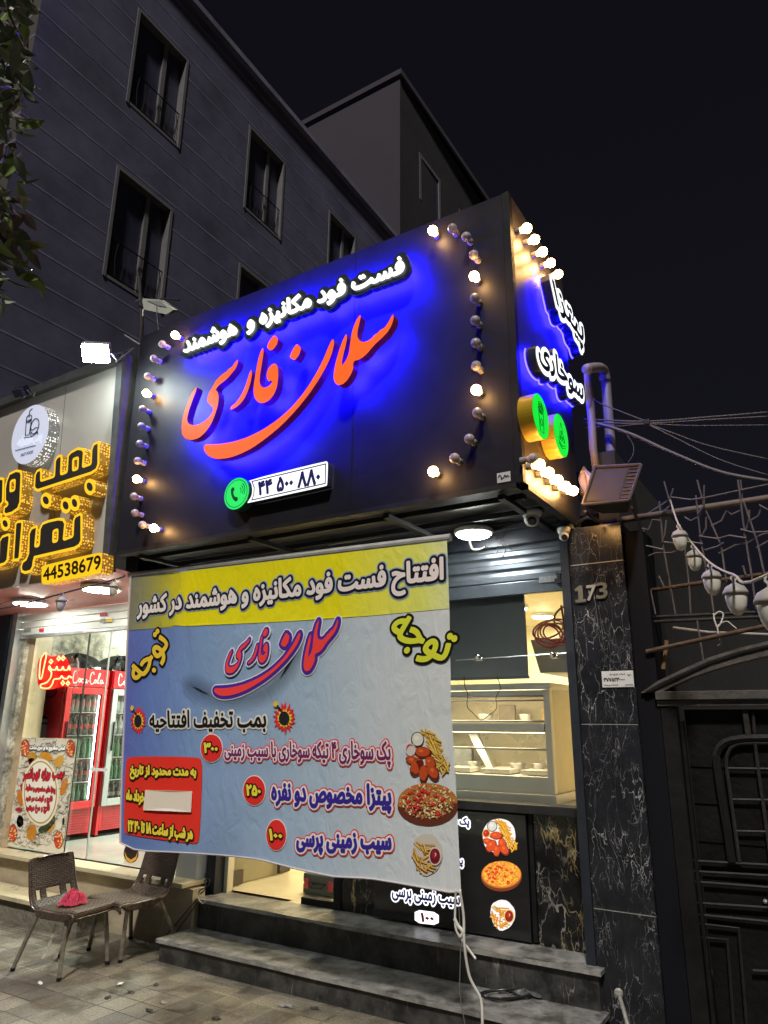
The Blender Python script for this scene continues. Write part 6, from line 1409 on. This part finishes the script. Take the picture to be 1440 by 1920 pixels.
# ------------------------------------------------------------------ iron gate and trellis on the right
w = MB(); w.box(-1.15, -1.021, 9.42, 20, 0, 3.3); w.build('outer_wall', M_conc, shop)
GY = 4.45
gt = thing('iron_gate', 'old black iron gate with arched top and barred window at the right edge', 'gate', (-.1, GY, 0))
def gp(x, y, Y=GY): return at_y(x, y, Y)
w = MB(); w.box(-.885, -.80, GY - .04, GY + .04, 0, 1.80); w.build('gate_post', M_black, gt, bevel=.003); w = MB(); w.box(-.795, -.775, GY - .02, GY + .03, 0, 1.62); w.build('gate_stile', M_black, gt, bevel=.003); w = MB(); w.box(1.30, 1.38, GY - .04, GY + .04, 0, 1.80); w.build('gate_post', M_black, gt, bevel=.003)
zt = gp(1330, 1330)[2]
w = MB(); w.box(-.77, 1.30, GY + .02, GY + .035, .03, zt)
for k in range(5): z = .62 + .19 * k; w.box(-.77, -.36, GY + .012, GY + .0195, z, z + .006)
w.build('sheet_panel', mat('black_gate_paint', (.0045, .0045, .005), .65, var=.6, scale=7, bump=.25, spec=.2), gt)
zh0, zh1 = gp(1330, 1324)[2], gp(1330, 1296)[2]
w = MB(); w.box(-.90, 1.4, GY - .05, GY + .045, zh0, zh0 + .030); w.box(-.90, 1.4, GY - .07, GY + .045, zh0 + .034, zh1); w.build('top_rail', mat('grey_worn_paint', (.065, .060, .055), .7, var=.4, scale=14, bump=.2), gt, bevel=.003)
arc = [(1206, 1300), (1235, 1279), (1270, 1262), (1330, 1235), (1390, 1216), (1450, 1202), (1560, 1190)]; arci = [(1560, 1212), (1450, 1229), (1390, 1243), (1340, 1257), (1300, 1271), (1262, 1289), (1248, 1297)]
X_c = .30
def arch(o, i, y0, y1, nm, m_):
    P = [(p[0], p[2]) for p in (gp(*q) for q in o)] ; Q = [(p[0], p[2]) for p in (gp(*q) for q in i)]
    P = [p for p in P if p[0] < X_c]; Q = [p for p in Q if p[0] < X_c]
    P2 = P + [(2 * X_c - a, b) for a, b in P[::-1]]; Q2 = [(2 * X_c - a, b) for a, b in Q] ; Q2 = [(2 * X_c - a, b) for a, b in Q[::-1]] + []
    ring = P2 + [(2 * X_c - a, b) for a, b in Q[::-1]] + Q
    w = MB(); w.extrude(region([ring]), lambda p: (p[0], y0, p[1]), lambda p: (p[0], y1, p[1]), 0, 0, 0); return w.build(nm, m_, gt)
arch(arc, arci, GY - .06, GY + .04, 'arch', mat('worn_grey_arch', (.085, .075, .068), .7, var=.45, scale=14, bump=.2))
arch([(1214, 1298), (1240, 1283), (1275, 1267), (1333, 1241), (1390, 1223), (1450, 1209)], [(1450, 1213), (1390, 1228), (1334, 1246), (1277, 1272), (1243, 1288), (1222, 1298)], GY - .072, GY - .061, 'arch_moulding', M_black)
gk = crop(1180, 1320, .180556)
def gtube(pts, r, nm, m_=M_iron, par=gt):
    w = MB(); w.tube([at_y(*gk(p), GY - .005) for p in pts], r, 6); return w.build(nm, m_, par)
wf_ = gtube([(1068, 1640), (1020, 1300), (960, 950), (915, 640), (905, 530), (935, 450), (990, 400), (1060, 375), (1200, 355), (1700, 350)], .022, 'window_frame', M_black)
gtube([(1142, 1640), (1098, 1300), (1050, 950), (1008, 640), (1010, 540), (1050, 460), (1110, 420), (1180, 408), (1300, 404), (1700, 404)], .010, 'frame_bead', M_iron, wf_)
gtube([(1285, 90), (1305, 404), (1350, 760), (1400, 1100), (1470, 1640)], .009, 'window_bar', M_iron, wf_)
for a, b in (((1015, 668), (1800, 680)), ((1066, 992), (1800, 1002)), ((1105, 1320), (1800, 1335)), ((1305, 362), (1800, 366))): gtube([a, b], .007, 'window_bar', M_iron, wf_)
w = MB(); a, b = gp(1393, 1336), gp(1409, 1380); w.box(a[0], b[0], GY - .02, GY + .018, b[2], zt); w.build('short_post', M_iron, gt)
M_mould = mat('gate_moulding', (.016, .015, .0145), .6, var=.5, scale=25, spec=.3)
gk2 = lambda pts, r=.008: gtube([((x - 1180) / .180556, (y - 1320) / .180556) for x, y in pts], r, 'moulding', M_mould)
for pts in ([(1262, 1612), (1440, 1622)], [(1268, 1632), (1440, 1642)], [(1285, 1652), (1440, 1664), (1440, 1702), (1290, 1692), (1285, 1652)], [(1275, 1712), (1440, 1728)], [(1275, 1728), (1385, 1740), (1400, 1920)], [(1292, 1756), (1364, 1761), (1378, 1960)], [(1292, 1756), (1310, 1960)], [(1412, 1820), (1460, 1822)]): gk2(pts)
c = gp(1236, 1482); w = MB(); w.obox(c, (.022, 0, .012), (0, .016, 0), (-.010, 0, .03)); lk_ = w.build('lock', mat('lock_brass', (.28, .22, .17), .4, .5, var=.3, scale=20), gt, bevel=.004)
w = MB(); w.lathe([(.010, .0), (.012, .012)], c - np.array((0, .028, -.008)), (0, 1, 0), 10); w.build('keyhole', M_black, lk_)
c = gp(1435, 1690); w = MB(); w.sphere(c, .012, 8); w.sphere(c + np.array((.02, 0, .006)), .009, 8); w.build('latch', M_alu, gt)

tr = thing('wire_trellis', 'rusty trellis of bent iron rods and beams above the black gate', 'trellis', (-.5, GY, 1.9))
def beam(pts, r, nm, m_, Y=GY + .05): w = MB(); w.tube([at_y(x, y, Y) for x, y in pts], r, 8); w.build(nm, m_, tr, smooth=True)
beam([(1150, 977), (1280, 958), (1440, 934), (1700, 890)], .021, 'beam_pipe', mat('beige_pipe', (.13, .10, .075), .7, var=.35, scale=10))
beam([(1200, 1110), (1320, 1092), (1440, 1076), (1700, 1040)], .013, 'beam_pipe', M_rust)
for dy in (0, 9): beam([(1206, 1164 + dy), (1222, 1157 + dy), (1440, 1147 + dy), (1700, 1136 + dy)], .010, 'angle_iron', M_iron)
beam([(1212, 1222), (1330, 1196), (1440, 1173), (1700, 1120)], .013, 'flat_bar', M_rust, GY - .05)
beam([(1262, 1177), (1330, 1186), (1440, 1190), (1700, 1196)], .009, 'pale_rod', mat('pale_rod', (.30, .27, .25), .6))
rk_ = crop(1180, 900, .239583)
RODS = [[(270, 10), (310, 150), (325, 190)], [(345, 65), (315, 150)], [(235, 165), (262, 500), (330, 880), (360, 1050)], [(290, 315), (275, 430), (258, 470)], [(520, 120), (560, 480), (600, 680)], [(530, 0), (590, 220), (720, 520), (760, 800)], [(585, 40), (585, 200), (540, 260)], [(850, 0), (905, 430), (960, 760), (995, 1010)], [(870, 0), (885, 150), (870, 180)], [(895, 170), (1000, 480), (1060, 740)], [(110, 380), (150, 800), (170, 1060)], [(430, 480), (470, 850), (480, 1050)], [(600, 690), (640, 880), (660, 1030)], [(0, 510), (130, 515), (265, 545)], [(150, 595), (210, 570), (330, 570), (430, 525)], [(270, 485), (390, 500), (440, 480), (575, 500)], [(430, 290), (480, 320), (540, 290), (590, 210)], [(640, 360), (720, 320), (760, 240), (800, 270), (870, 240)], [(545, 440), (690, 460), (780, 435), (915, 455)], [(590, 550), (690, 520), (740, 490)], [(700, 575), (830, 510), (930, 490), (1030, 430), (1085, 415)], [(870, 385), (960, 410), (1085, 405)], [(930, 330), (1010, 280), (1040, 200)], [(940, 235), (935, 330), (905, 400)], [(1015, 195), (1085, 235)], [(325, 135), (480, 155), (590, 140), (870, 80), (1085, 35)], [(120, 280), (230, 210), (310, 155)], [(250, 260), (320, 200)], [(600, 290), (600, 380), (560, 450)], [(100, 380), (150, 390), (180, 310), (250, 320)], [(230, 750), (270, 830)], [(890, 670), (910, 740)], [(530, 1100), (580, 1410)], [(995, 530), (1085, 480)], [(165, 860), (205, 1050)], [(-130, -60), (-60, 60), (-40, 120), (-70, 200)], [(-150, 60), (-120, 300), (-110, 420)]]
M_rod = mat('iron_rod', (.15, .125, .12), .6, .4, var=.4, scale=20)
for k, pts in enumerate(RODS):
    w = MB(); w.tube([at_y(*rk_(p), GY + .02 + .012 * (k % 3)) for p in pts], .0052, 5); w.build('rod', M_rod, tr)
w = MB(); w.tube([at_y(*rk_(p), GY) for p in ((295, 1255), (265, 1480))], .012, 6); w.build('rod', mat('ochre_rod', (.22, .13, .06), .7), tr)
w = MB(); w.tube(catmull([at_y(*rk_(p), GY - .03) for p in ((660, 1040), (665, 1090), (690, 1150), (720, 1110), (735, 1050), (700, 1030), (665, 1060))], 4), .004, 5); w.tube(catmull([at_y(*rk_(p), GY - .03) for p in ((690, 1150), (700, 1220), (720, 1270), (690, 1295))], 4), .004, 5); w.tube(catmull([at_y(*rk_(p), GY - .03) for p in ((690, 1140), (760, 1105), (810, 1140), (840, 1165))], 4), .003, 5); w.build('wire_tie', M_wirew, tr)

# ------------------------------------------------------------------ acorn string lights
def acorn(loc, lab, q=.76):
    t = thing('acorn_light', lab, 'string light', tuple(loc), 'acorn shaped string lights'); r = .05
    w = MB(); w.lathe([(.006, .0), (.008, -.02), (.02, -.028), (r * .82, -.040), (r * 1.06, -.062), (r * 1.10, -.074), (r * 1.02, -.0745), (r * .9, -.070)], loc, n=22); w.build('cap', mat('acorn_cap', (.36, .335, .30), .55, var=.12, scale=30), t, smooth=True)
    w = MB(); w.lathe([(r * .93, -.0695), (r * .93, -.09), (r * .80, -.128), (r * .56, -.155), (r * .25, -.168), (.003, -.170)], loc, n=22); w.build('shade', mat('acorn_shade', (.78, .75, .67), .35, var=.06, scale=8), t, smooth=True)
    w = MB(); w.tube([loc + np.array((0, 0, .012 * math.cos(a))) + np.array((.012 * math.sin(a), 0, 0)) for a in np.linspace(0, 6.0, 9)], .004, 5); w.build('hook', M_wirew, t)
    t.scale = (q, q, q); return t
TOP = [((1272, 982), 42, 'smallest and farthest white acorn light, hanging by the beam'), ((1299, 1020), 42, 'second white acorn light counted from the wall end'), ((1331, 1055), 50, 'middle white acorn light of the right hand string'), ((1375, 1078), 61, 'large white acorn light before the frame edge one'), ((1441, 1080), 85, 'largest white acorn light cut by the right picture edge')]
SP = []
for (x, y), h, lab in TOP:
    p = at_d(x, y + 2, .126 * 1341 / h); SP.append(p); acorn(p - np.array((0, 0, .008)), lab)
w = MB(); w.tube(catmull([at_y(1257, 938, GY)] + [p + np.array((0, 0, .006)) for p in SP] + [SP[-1] + np.array((.5, -.9, .10))], 5), .0045, 6); tag(w.build('string_wire', mat('cream_wire', (.5, .46, .38), .5), smooth=True), 'cream wire carrying the white acorn lights on the right', 'wire')
LP = [((117, 1114), 29, 'shaded acorn light in front of the neon tinted canopy, left one'), ((215, 1088), 28.5, 'shaded acorn light beside the banner edge, right one')]
QP = []
for (x, y), h, lab in LP:
    p = at_d(x, y, .126 * 1341 / h); QP.append(p); acorn(p, lab)
w = MB(); w.tube(catmull([at_d(-60, 1150, 5.2), at_d(30, 1136, 5.5), QP[0] + np.array((0, 0, .006)), QP[1] + np.array((0, 0, .006)), at_d(245, 1076, 6.35)], 5), .007, 6); w.tube(catmull([at_d(-60, 1155, 5.2), at_d(45, 1118, 5.6), at_d(85, 1126, 5.8)], 4), .004, 5); tag(w.build('string_wire', M_dark, smooth=True), 'dark wire carrying the two acorn lights under the pizza canopy', 'wire')

# ------------------------------------------------------------------ street tree at the left edge
tp = at_d(-330, 960, 2.75); tx, ty = tp[0], tp[1]
tree = thing('street_tree', 'leafy street tree reaching into the top left corner', 'tree', (tx, ty, 0))
M_bark = mat('bark', (.07, .055, .045), .9, var=.4, scale=20, bump=.5)
w = MB(); top = np.array((tx + .15, ty + .1, 4.6))
w.tube(catmull([(tx, ty, 0), (tx + .03, ty, 1.2), (tx - .02, ty + .04, 2.4), top], 6), .11, 10, r2=.05)
tips = [at_d(x, y, d) for x, y, d in ((20, 60, 2.7), (40, 180, 2.6), (30, 300, 2.65), (25, 420, 2.6), (45, 510, 2.62), (-100, -120, 2.9), (-160, 200, 2.5), (10, -150, 2.8), (-60, 380, 2.5))]
for k, t_ in enumerate(tips):
    b = np.array((tx + .05, ty + .03, 2.6 + .22 * k)) if k < 5 else top - np.array((0, 0, .2 * (k - 5)))
    b[2] = min(b[2], max(t_[2] + .25, 2.3)); m_ = (b + t_) / 2 + np.array((0, 0, .18))
    w.tube(catmull([b, m_, t_], 6), .028, 6, r2=.004)
w.build('trunk', M_bark, tree, smooth=True)
r_ = random.Random(21); leaves = MB()
def leaf(p, L, wd, mi):
    d = np.array((r_.uniform(-1, 1), r_.uniform(-1, 1), r_.uniform(-1.1, .3))); d /= np.linalg.norm(d)
    s_ = np.cross(d, (r_.uniform(-1, 1), r_.uniform(-1, 1), r_.uniform(.2, 1))); s_ /= np.linalg.norm(s_); n = np.cross(d, s_)
    prof = ((0, 0), (.18, .6), (.42, 1), (.7, .75), (.9, .3), (1, 0)); i0 = len(leaves.v)
    for t, q in prof:
        c = p + d * L * t - n * L * .12 * t * t
        leaves.v += [tuple(c - s_ * wd * q + n * wd * q * .35), tuple(c), tuple(c + s_ * wd * q + n * wd * q * .35)]
    for k in range(5):
        a = i0 + 3 * k; leaves.f += [(a, a + 1, a + 4, a + 3), (a + 1, a + 2, a + 5, a + 4)]; leaves.m += [mi, mi]
edge = [(-200, 80), (0, 62), (60, 58), (110, 48), (150, 60), (200, 34), (230, 46), (275, 34), (300, 52), (340, 36), (360, 32), (400, 42), (415, 34), (425, -10), (470, 0), (500, 4), (560, 10)]
def emax(y): return float(np.interp(y, [a for a, _ in edge], [b for _, b in edge]))
for k in range(620):
    y = r_.uniform(-330, 430) if k < 520 else r_.uniform(430, 560); xm = emax(max(-200, y)); x = xm - abs(r_.gauss(0, 75)) - r_.uniform(0, 20)
    leaf(at_d(x, y, r_.uniform(2.3, 3.1)), r_.uniform(.045, .085), r_.uniform(.010, .019), r_.choice((0, 0, 0, 1, 1, 2, 3)))
for x, y, mi in ((38, 300, 2), (36, 300, 2), (30, 340, 2), (45, 510, 2), (60, 512, 2), (68, 515, 2), (62, 505, 2), (40, 236, 2), (42, 430, 1), (44, 445, 2), (32, 455, 4), (36, 470, 4), (20, 450, 3), (50, 460, 3), (18, 505, 1), (28, 500, 1), (8, 520, 1), (50, 110, 1), (56, 130, 1), (40, 400, 3), (30, 405, 3), (48, 405, 3)):
    for q in range(2): leaf(at_d(x, y, 2.6), r_.uniform(.06, .09), r_.uniform(.014, .02), mi)
leaves.build('crown', [mat('leaf_dark', (.085, .115, .065), .45, var=.3, scale=30), mat('leaf_grey_green', (.15, .18, .12), .4, var=.3, scale=30), mat('leaf_fresh', (.24, .34, .09), .4, var=.2, scale=30), mat('leaf_dusty', (.22, .17, .17), .5, var=.3, scale=30), mat('leaf_yellow', (.32, .30, .10), .5, var=.2, scale=30)], tree)

# ------------------------------------------------------------------ the two chairs
def weave_mat():
    m = mat('brown_woven_plastic', (.055, .036, .028), .5, spec=.25); N, L = nodes_of(m); b = N['Principled BSDF']
    uv = N.new('ShaderNodeUVMap'); uv.uv_map = 'UVMap'; br = N.new('ShaderNodeTexBrick'); br.offset = .5; br.inputs['Scale'].default_value = 1; br.inputs['Brick Width'].default_value = .040; br.inputs['Row Height'].default_value = .017; br.inputs['Mortar Size'].default_value = .0035; br.inputs['Mortar Smooth'].default_value = 1
    br.inputs['Color1'].default_value = (.10, .066, .048, 1); br.inputs['Color2'].default_value = (.072, .048, .036, 1); br.inputs['Mortar'].default_value = (.012, .008, .006, 1)
    L.new(uv.outputs[0], br.inputs['Vector']); L.new(br.outputs['Color'], b.inputs['Base Color'])
    bp = N.new('ShaderNodeBump'); bp.inputs['Strength'].default_value = 1.0; bp.inputs['Distance'].default_value = .010; bp.invert = True; L.new(br.outputs['Fac'], bp.inputs['Height']); L.new(bp.outputs[0], b.inputs['Normal'])
    return m
M_weave = weave_mat(); M_brown = mat('brown_plastic_edge', (.06, .04, .031), .28, coat=.3, var=.15, scale=20); M_leg = mat('dull_metal_leg', (.30, .27, .22), .4, .6, var=.3, scale=25)
PROF = catmull([(-.216, .388, 0), (-.226, .420, 0), (-.205, .446, 0), (-.10, .440, 0), (.03, .430, 0), (.12, .434, 0), (.172, .462, 0), (.200, .520, 0), (.220, .595, 0), (.240, .68, 0), (.254, .74, 0), (.258, .755, 0)], 6)
def chair(label, feet):
    t = thing('plastic_chair', label, 'chair', (0, 0, 0), 'brown woven plastic chairs')
    NP_ = len(PROF) - 1
    def sh_(u, v):
        f = v * NP_; i = min(int(f), NP_ - 1); p = PROF[i] + (PROF[i + 1] - PROF[i]) * (f - i)
        hw = .200 if v < .5 else .200 - .018 * (v - .5) / .5
        if v > .90: hw *= math.sqrt(max(0.0, 1 - ((v - .90) / .105) ** 2)) * .32 + .68
        x = (u - .5) * 2; e = max(0, abs(x) - .86) / .14
        return (x * hw, p[0] + (.012 * e * e if v > .55 else 0) - .03 * (1 - x * x) * (0.0 if v < .55 else -1.0) * .6, p[1] - (.024 * e * e if v < .55 else 0) - .006 * (1 - x * x) * (1 if v < .5 else 0))
    def holes(u, v): return .56 < v < .655 and (.13 < u < .235 or .34 < u < .66 or .765 < u < .87)
    w = MB(); w.grid(sh_, 40, 66, 0, holes); w.uv = lambda co: (co[0] + 5, co[1] + co[2] + 5)
    o = w.build('seat_shell', [M_weave], t, smooth=True); sd = o.modifiers.new('solidify', 'SOLIDIFY'); sd.thickness = .010; sd.offset = -1
    w = MB(); e0 = [np.array(sh_(0, v)) for v in np.linspace(0, 1, 40)]; e1 = [np.array(sh_(1, v)) for v in np.linspace(0, 1, 40)]; top = [np.array(sh_(u, 1)) for u in np.linspace(0, 1, 14)]; fr = [np.array(sh_(u, .02)) for u in np.linspace(1, 0, 14)]
    w.tube(e0 + top[1:-1] + e1[::-1] + fr[1:-1], .0075, 6, closed=True); w.build('rim', M_brown, t, smooth=True)
    for s in (-1, 1):
        w = MB(); w.hexa([(s * .150, -.15, .364), (s * .207, -.15, .368), (s * .207, .07, .368), (s * .150, .07, .364)], [(s * .150, -.222, .418), (s * .209, -.222, .421), (s * .209, .165, .426), (s * .150, .165, .418)]); w.build('side_flange', M_brown, t, bevel=.008)
    w = MB(); w.hexa([(-.17, -.19, .395), (.17, -.19, .395), (.17, -.15, .395), (-.17, -.15, .395)], [(-.19, -.212, .43), (.19, -.212, .43), (.19, -.15, .425), (-.19, -.15, .425)]); w.build('front_apron', M_brown, t, bevel=.006)
    for (sx, sy), (fx_, fy_) in zip(((-1, -1), (1, -1), (1, 1), (-1, 1)), feet):
        a = np.array((sx * .165, sy * .135, .40)); b = np.array((fx_, fy_, .012)); w = MB(); w.tube([a, b], .0145, 8); l = w.build('leg', M_leg, t); w = MB(); w.tube([b + (a - b) * .03, b - np.array((0, 0, .011))], .0155, 8); w.build('foot_cap', M_black, l)
    return t
def placed(label, cx, cy, rz, feet_world):
    c, s = math.cos(-rz), math.sin(-rz); f = [((x - cx) * c - (y - cy) * s, (x - cx) * s + (y - cy) * c) for x, y in feet_world]
    t = chair(label, f); t.scale = (1, 1, .89); t.location = (cx, cy, 0); t.rotation_euler = (0, 0, rz); return t
def gz(x, y): p = at_z(x, y, 0); return (p[0], p[1])
fa, fb, fc_, fd = gz(23, 1821), gz(110, 1840), gz(201, 1808), gz(112, 1795)
# chair facing right: local front-left is the foot nearest the street
c1x, c1y = (fa[0] + fb[0] + fc_[0] + fd[0]) / 4, (fa[1] + fb[1] + fc_[1] + fd[1]) / 4
c1x += .02; c1y += .035
placed('brown woven chair with a red cloth on its seat, nearest the street', c1x, c1y, math.pi / 2 + .10, [fb, fc_, fd, fa])
ga, gb_, gc, gd = gz(166, 1782), gz(225, 1805), (-4.36, 4.245), gz(266, 1754)
c2x, c2y = (ga[0] + gb_[0] + gc[0] + gd[0]) / 4 + .045, (ga[1] + gb_[1] + gc[1] + gd[1]) / 4 - .115
placed('empty brown woven chair standing against the stone base by the banner', c2x, c2y, -.06, [ga, gb_, gc, (gd[0], min(gd[1], 4.24))])
# red cloth on the seat
cc = at_z(136, 1693, .396); w = MB()
from mathutils import noise as mn
def cl_(u, v):
    a = 2 * math.pi * u; q = .088 * v; x, y = q * math.cos(a), q * math.sin(a)
    n1 = mn.noise(Vector((x * 22, y * 22, 1.3))); n2 = 1 - abs(mn.noise(Vector((x * 38 + 5, y * 38, 4.1)))) * 2.2; n3 = 1 - abs(mn.noise(Vector((x * 70, y * 70 + 9, 2.2)))) * 2
    e = 1 + .45 * mn.noise(Vector((math.cos(a) * 1.6, math.sin(a) * 1.6, 7.7)))
    h = max(0, 1 - v ** 2.5) * (.030 + .034 * n1 + .045 * n2 + .016 * n3)
    return (cc[0] + x * e + .012 * n1, cc[1] + y * e * 1.1 + .012 * n2, cc[2] + max(.001, h))
w.grid(cl_, 90, 26); tag(w.build('red_cloth', mat('crimson_cloth', (.42, .022, .06), .85, var=.25, scale=30, bump=.3), smooth=True), 'crumpled crimson cloth lying on the chair seat', 'cloth')
M_film = mat('torn_film', (.6, .58, .5), .3, alpha=.6)
for lab, a, b, c_ in (('long torn translucent plastic strip hanging under the near chair', (103, 1735), (92, 1775), (79, 1798)), ('short torn plastic scrap hanging behind the near chair leg', (156, 1722), (158, 1735), (150, 1745)), ('tiny torn plastic scrap hanging between the two chairs', (180, 1735), (176, 1752), (178, 1758))):
    w = MB(); P = [np.array(p) for p in catmull([at_y(x, y, fb[1] + .06 + .2 * (a[0] > 140)) for x, y in (a, b, c_)], 5)]
    for k, p in enumerate(P): h_ = .011 * (1 + .5 * math.sin(k * 1.7)); w.v += [tuple(p + np.array((-h_, .004 * math.sin(k), 0))), tuple(p + np.array((h_, .004 * math.cos(k), 0)))]
    for k in range(len(P) - 1): w.f.append((2 * k, 2 * k + 1, 2 * k + 3, 2 * k + 2)); w.m.append(0)
    tag(w.build('plastic_strip', M_film), lab, 'plastic film')

# ------------------------------------------------------------------ small things on steps and ground
ck = crop(820, 1480, .291667)
co_ = thing('hose_ring', 'black plastic hose ring lying on the lower step', 'hose', tuple(at_z(940, 1862, .142)))
for k, (cx, cy, rx, ry, ro) in enumerate(((440, 1320, 165, 30, .02), (450, 1315, 150, 28, -.05))):
    w = MB(); w.tube([at_z(*ck(p), .150 + .012 * k + .004 * math.sin(i * .9)) for i, p in enumerate(ell(cx, cy, rx, ry, 30, ro))], .006, 6, closed=True); w.build('hose_loop', mat('black_hose', (.012, .012, .013), .3, coat=.3), co_, smooth=True)
w = MB(); q0 = at_z(*ck((570, 1320)), .15)
def bagf(u, v): a = 2 * math.pi * u; r = .058 * math.sin(math.pi * v) * (1 + .3 * math.sin(3 * a + 2) + .15 * math.sin(8 * a + 7 * v)); return (q0[0] + r * math.cos(a) * 1.2, q0[1] + r * math.sin(a) * .7, .146 + .028 * (1 - v) * (1 + .3 * math.sin(5 * a)))
w.grid(bagf, 40, 12); w.build('taped_end', mat('grey_tape', (.07, .07, .075), .35, var=.4, scale=40), co_)
w = MB(); w.tube([at_z(*ck(p), .146) for p in ((390, 1310), (430, 1300), (470, 1325), (500, 1310))], .003, 5); w.build('thin_wire', M_wire, co_)
sk0 = at_y(1160, 1862, 4.22); sk1 = at_y(1185, 1950, 4.12); d_ = (sk1 - sk0); sk2 = sk0 + d_ * (sk0[2] / -d_[2]) if d_[2] < 0 else sk1
M_stk = mat('dull_stake_steel', (.26, .25, .23), .45, .3, var=.3, scale=30)
ms = thing('metal_stake', 'thin steel rod with a round head leaning on the pillar foot', 'rod', (sk2[0], sk2[1], 0))
w = MB(); w.tube([sk0, sk2 + np.array((0, 0, .004))], .010, 10); w.build('rod', M_stk, ms, smooth=True)
w = MB(); w.lathe([(.012, -.012), (.022, -.008), (.022, .008), (.012, .014)], sk0, (.2, -1, .3), 16); w.build('head', M_stk, ms)
w = MB(); w.tube(catmull([at_z(x, y, .345) for x, y in ((1090, 1777), (1098, 1768), (1112, 1768), (1122, 1770))], 5), .006, 6); w.tube(catmull([at_z(x, y, .345) for x, y in ((1105, 1795), (1112, 1785), (1118, 1792), (1122, 1798))], 5), .012, 6); tag(w.build('cable_end', M_wire), 'short curled cable end at the foot of the pillar on the upper step', 'cable')
w = MB(); w.tube(catmull([at_z(x, y, .343) for x, y in ((850, 1740), (880, 1748), (898, 1744), (906, 1738))], 5), .004, 5); tag(w.build('white_cord_end', M_wirew), 'short white cord end lying on the upper step below the menu box', 'cord')
for k, (a, b) in enumerate((((312, 1753), (370, 1685)), ((331, 1747), (372, 1690)))):
    w = MB(); w.tube([at_y(*a, 4.262), at_y(*b, 4.262)], .004, 5); tag(w.build('twine', mat('brown_twine', (.06, .04, .028), .8)), ('upper brown twine stretched across the stone base beside the steps', 'lower brown twine stretched across the stone base beside the steps')[k], 'twine', 'twines beside the steps')
w = MB(); w.tube(catmull([at_y(x, y, 4.30) for x, y in ((372, 1684), (374, 1670), (386, 1664), (393, 1655), (391, 1648), (384, 1652), (385, 1666), (376, 1676))], 4), .005, 5); tag(w.build('cable_tangle', M_dark), 'small dark cable tangle at the foot of the white column', 'cable')
w = MB(); w.tube(catmull([at_y(x, y, 4.29) for x, y in ((370, 1664), (372, 1684), (380, 1694), (384, 1690))], 4), .004, 5); tag(w.build('string_knot', M_wirew), 'pale string knotted at the left end of the upper step', 'string')
SC = [((292, 1848), 0, 'dark wet leaf scrap nearest the step corner'), ((202, 1872), 0, 'dark curled scrap on the pale paving below the chair'), ((245, 1862), 0, 'tiny dark scrap right of the curled one'), ((306, 1882), 2, 'ring shaped scrap on the paving near the lower step'), ((280, 1897), 0, 'tiny dark speck near the picture bottom'), ((405, 1912), 0, 'dark leaf scrap at the picture bottom below the step'), ((46, 1731), 1, 'small white crumpled paper by the left stone step'), ((75, 1845), 1, 'white flake on the paving left of the chair leg'), ((225, 1847), 1, 'white flake on the paving between chair and step'), ((535, 1888), 3, 'flat grey stone chip at the foot of the lower step'), ((590, 1893), 0, 'dark broken chip beside the grey stone chip')]
MS = [mat('scrap_dark', (.02, .017, .014), .7), mat('scrap_white', (.6, .58, .52), .6), mat('scrap_ring', (.22, .2, .15), .6), mat('scrap_stone', (.2, .2, .19), .8)]
for (x, y), mi, lab in SC:
    c = at_z(x, y, 0); w = MB(); s_ = .022 if mi != 3 else .035; r_ = random.Random(x); p = [r_.uniform(0, 6) for _ in range(3)]
    def scp(u, v): a = 2 * math.pi * u; q = s_ * math.sin(math.pi * v * .5) * (1 + .4 * math.sin(2 * a + p[0]) + .2 * math.sin(5 * a + p[1])); return (c[0] + q * math.cos(a), c[1] + q * math.sin(a) * .7, .002 + .012 * (1 - v) + .005 * (1 + math.sin(3 * a + p[2])) * v)
    w.grid(scp, 14, 5); tag(w.build('litter_scrap', MS[mi]), lab, 'litter', 'litter scraps on the paving')
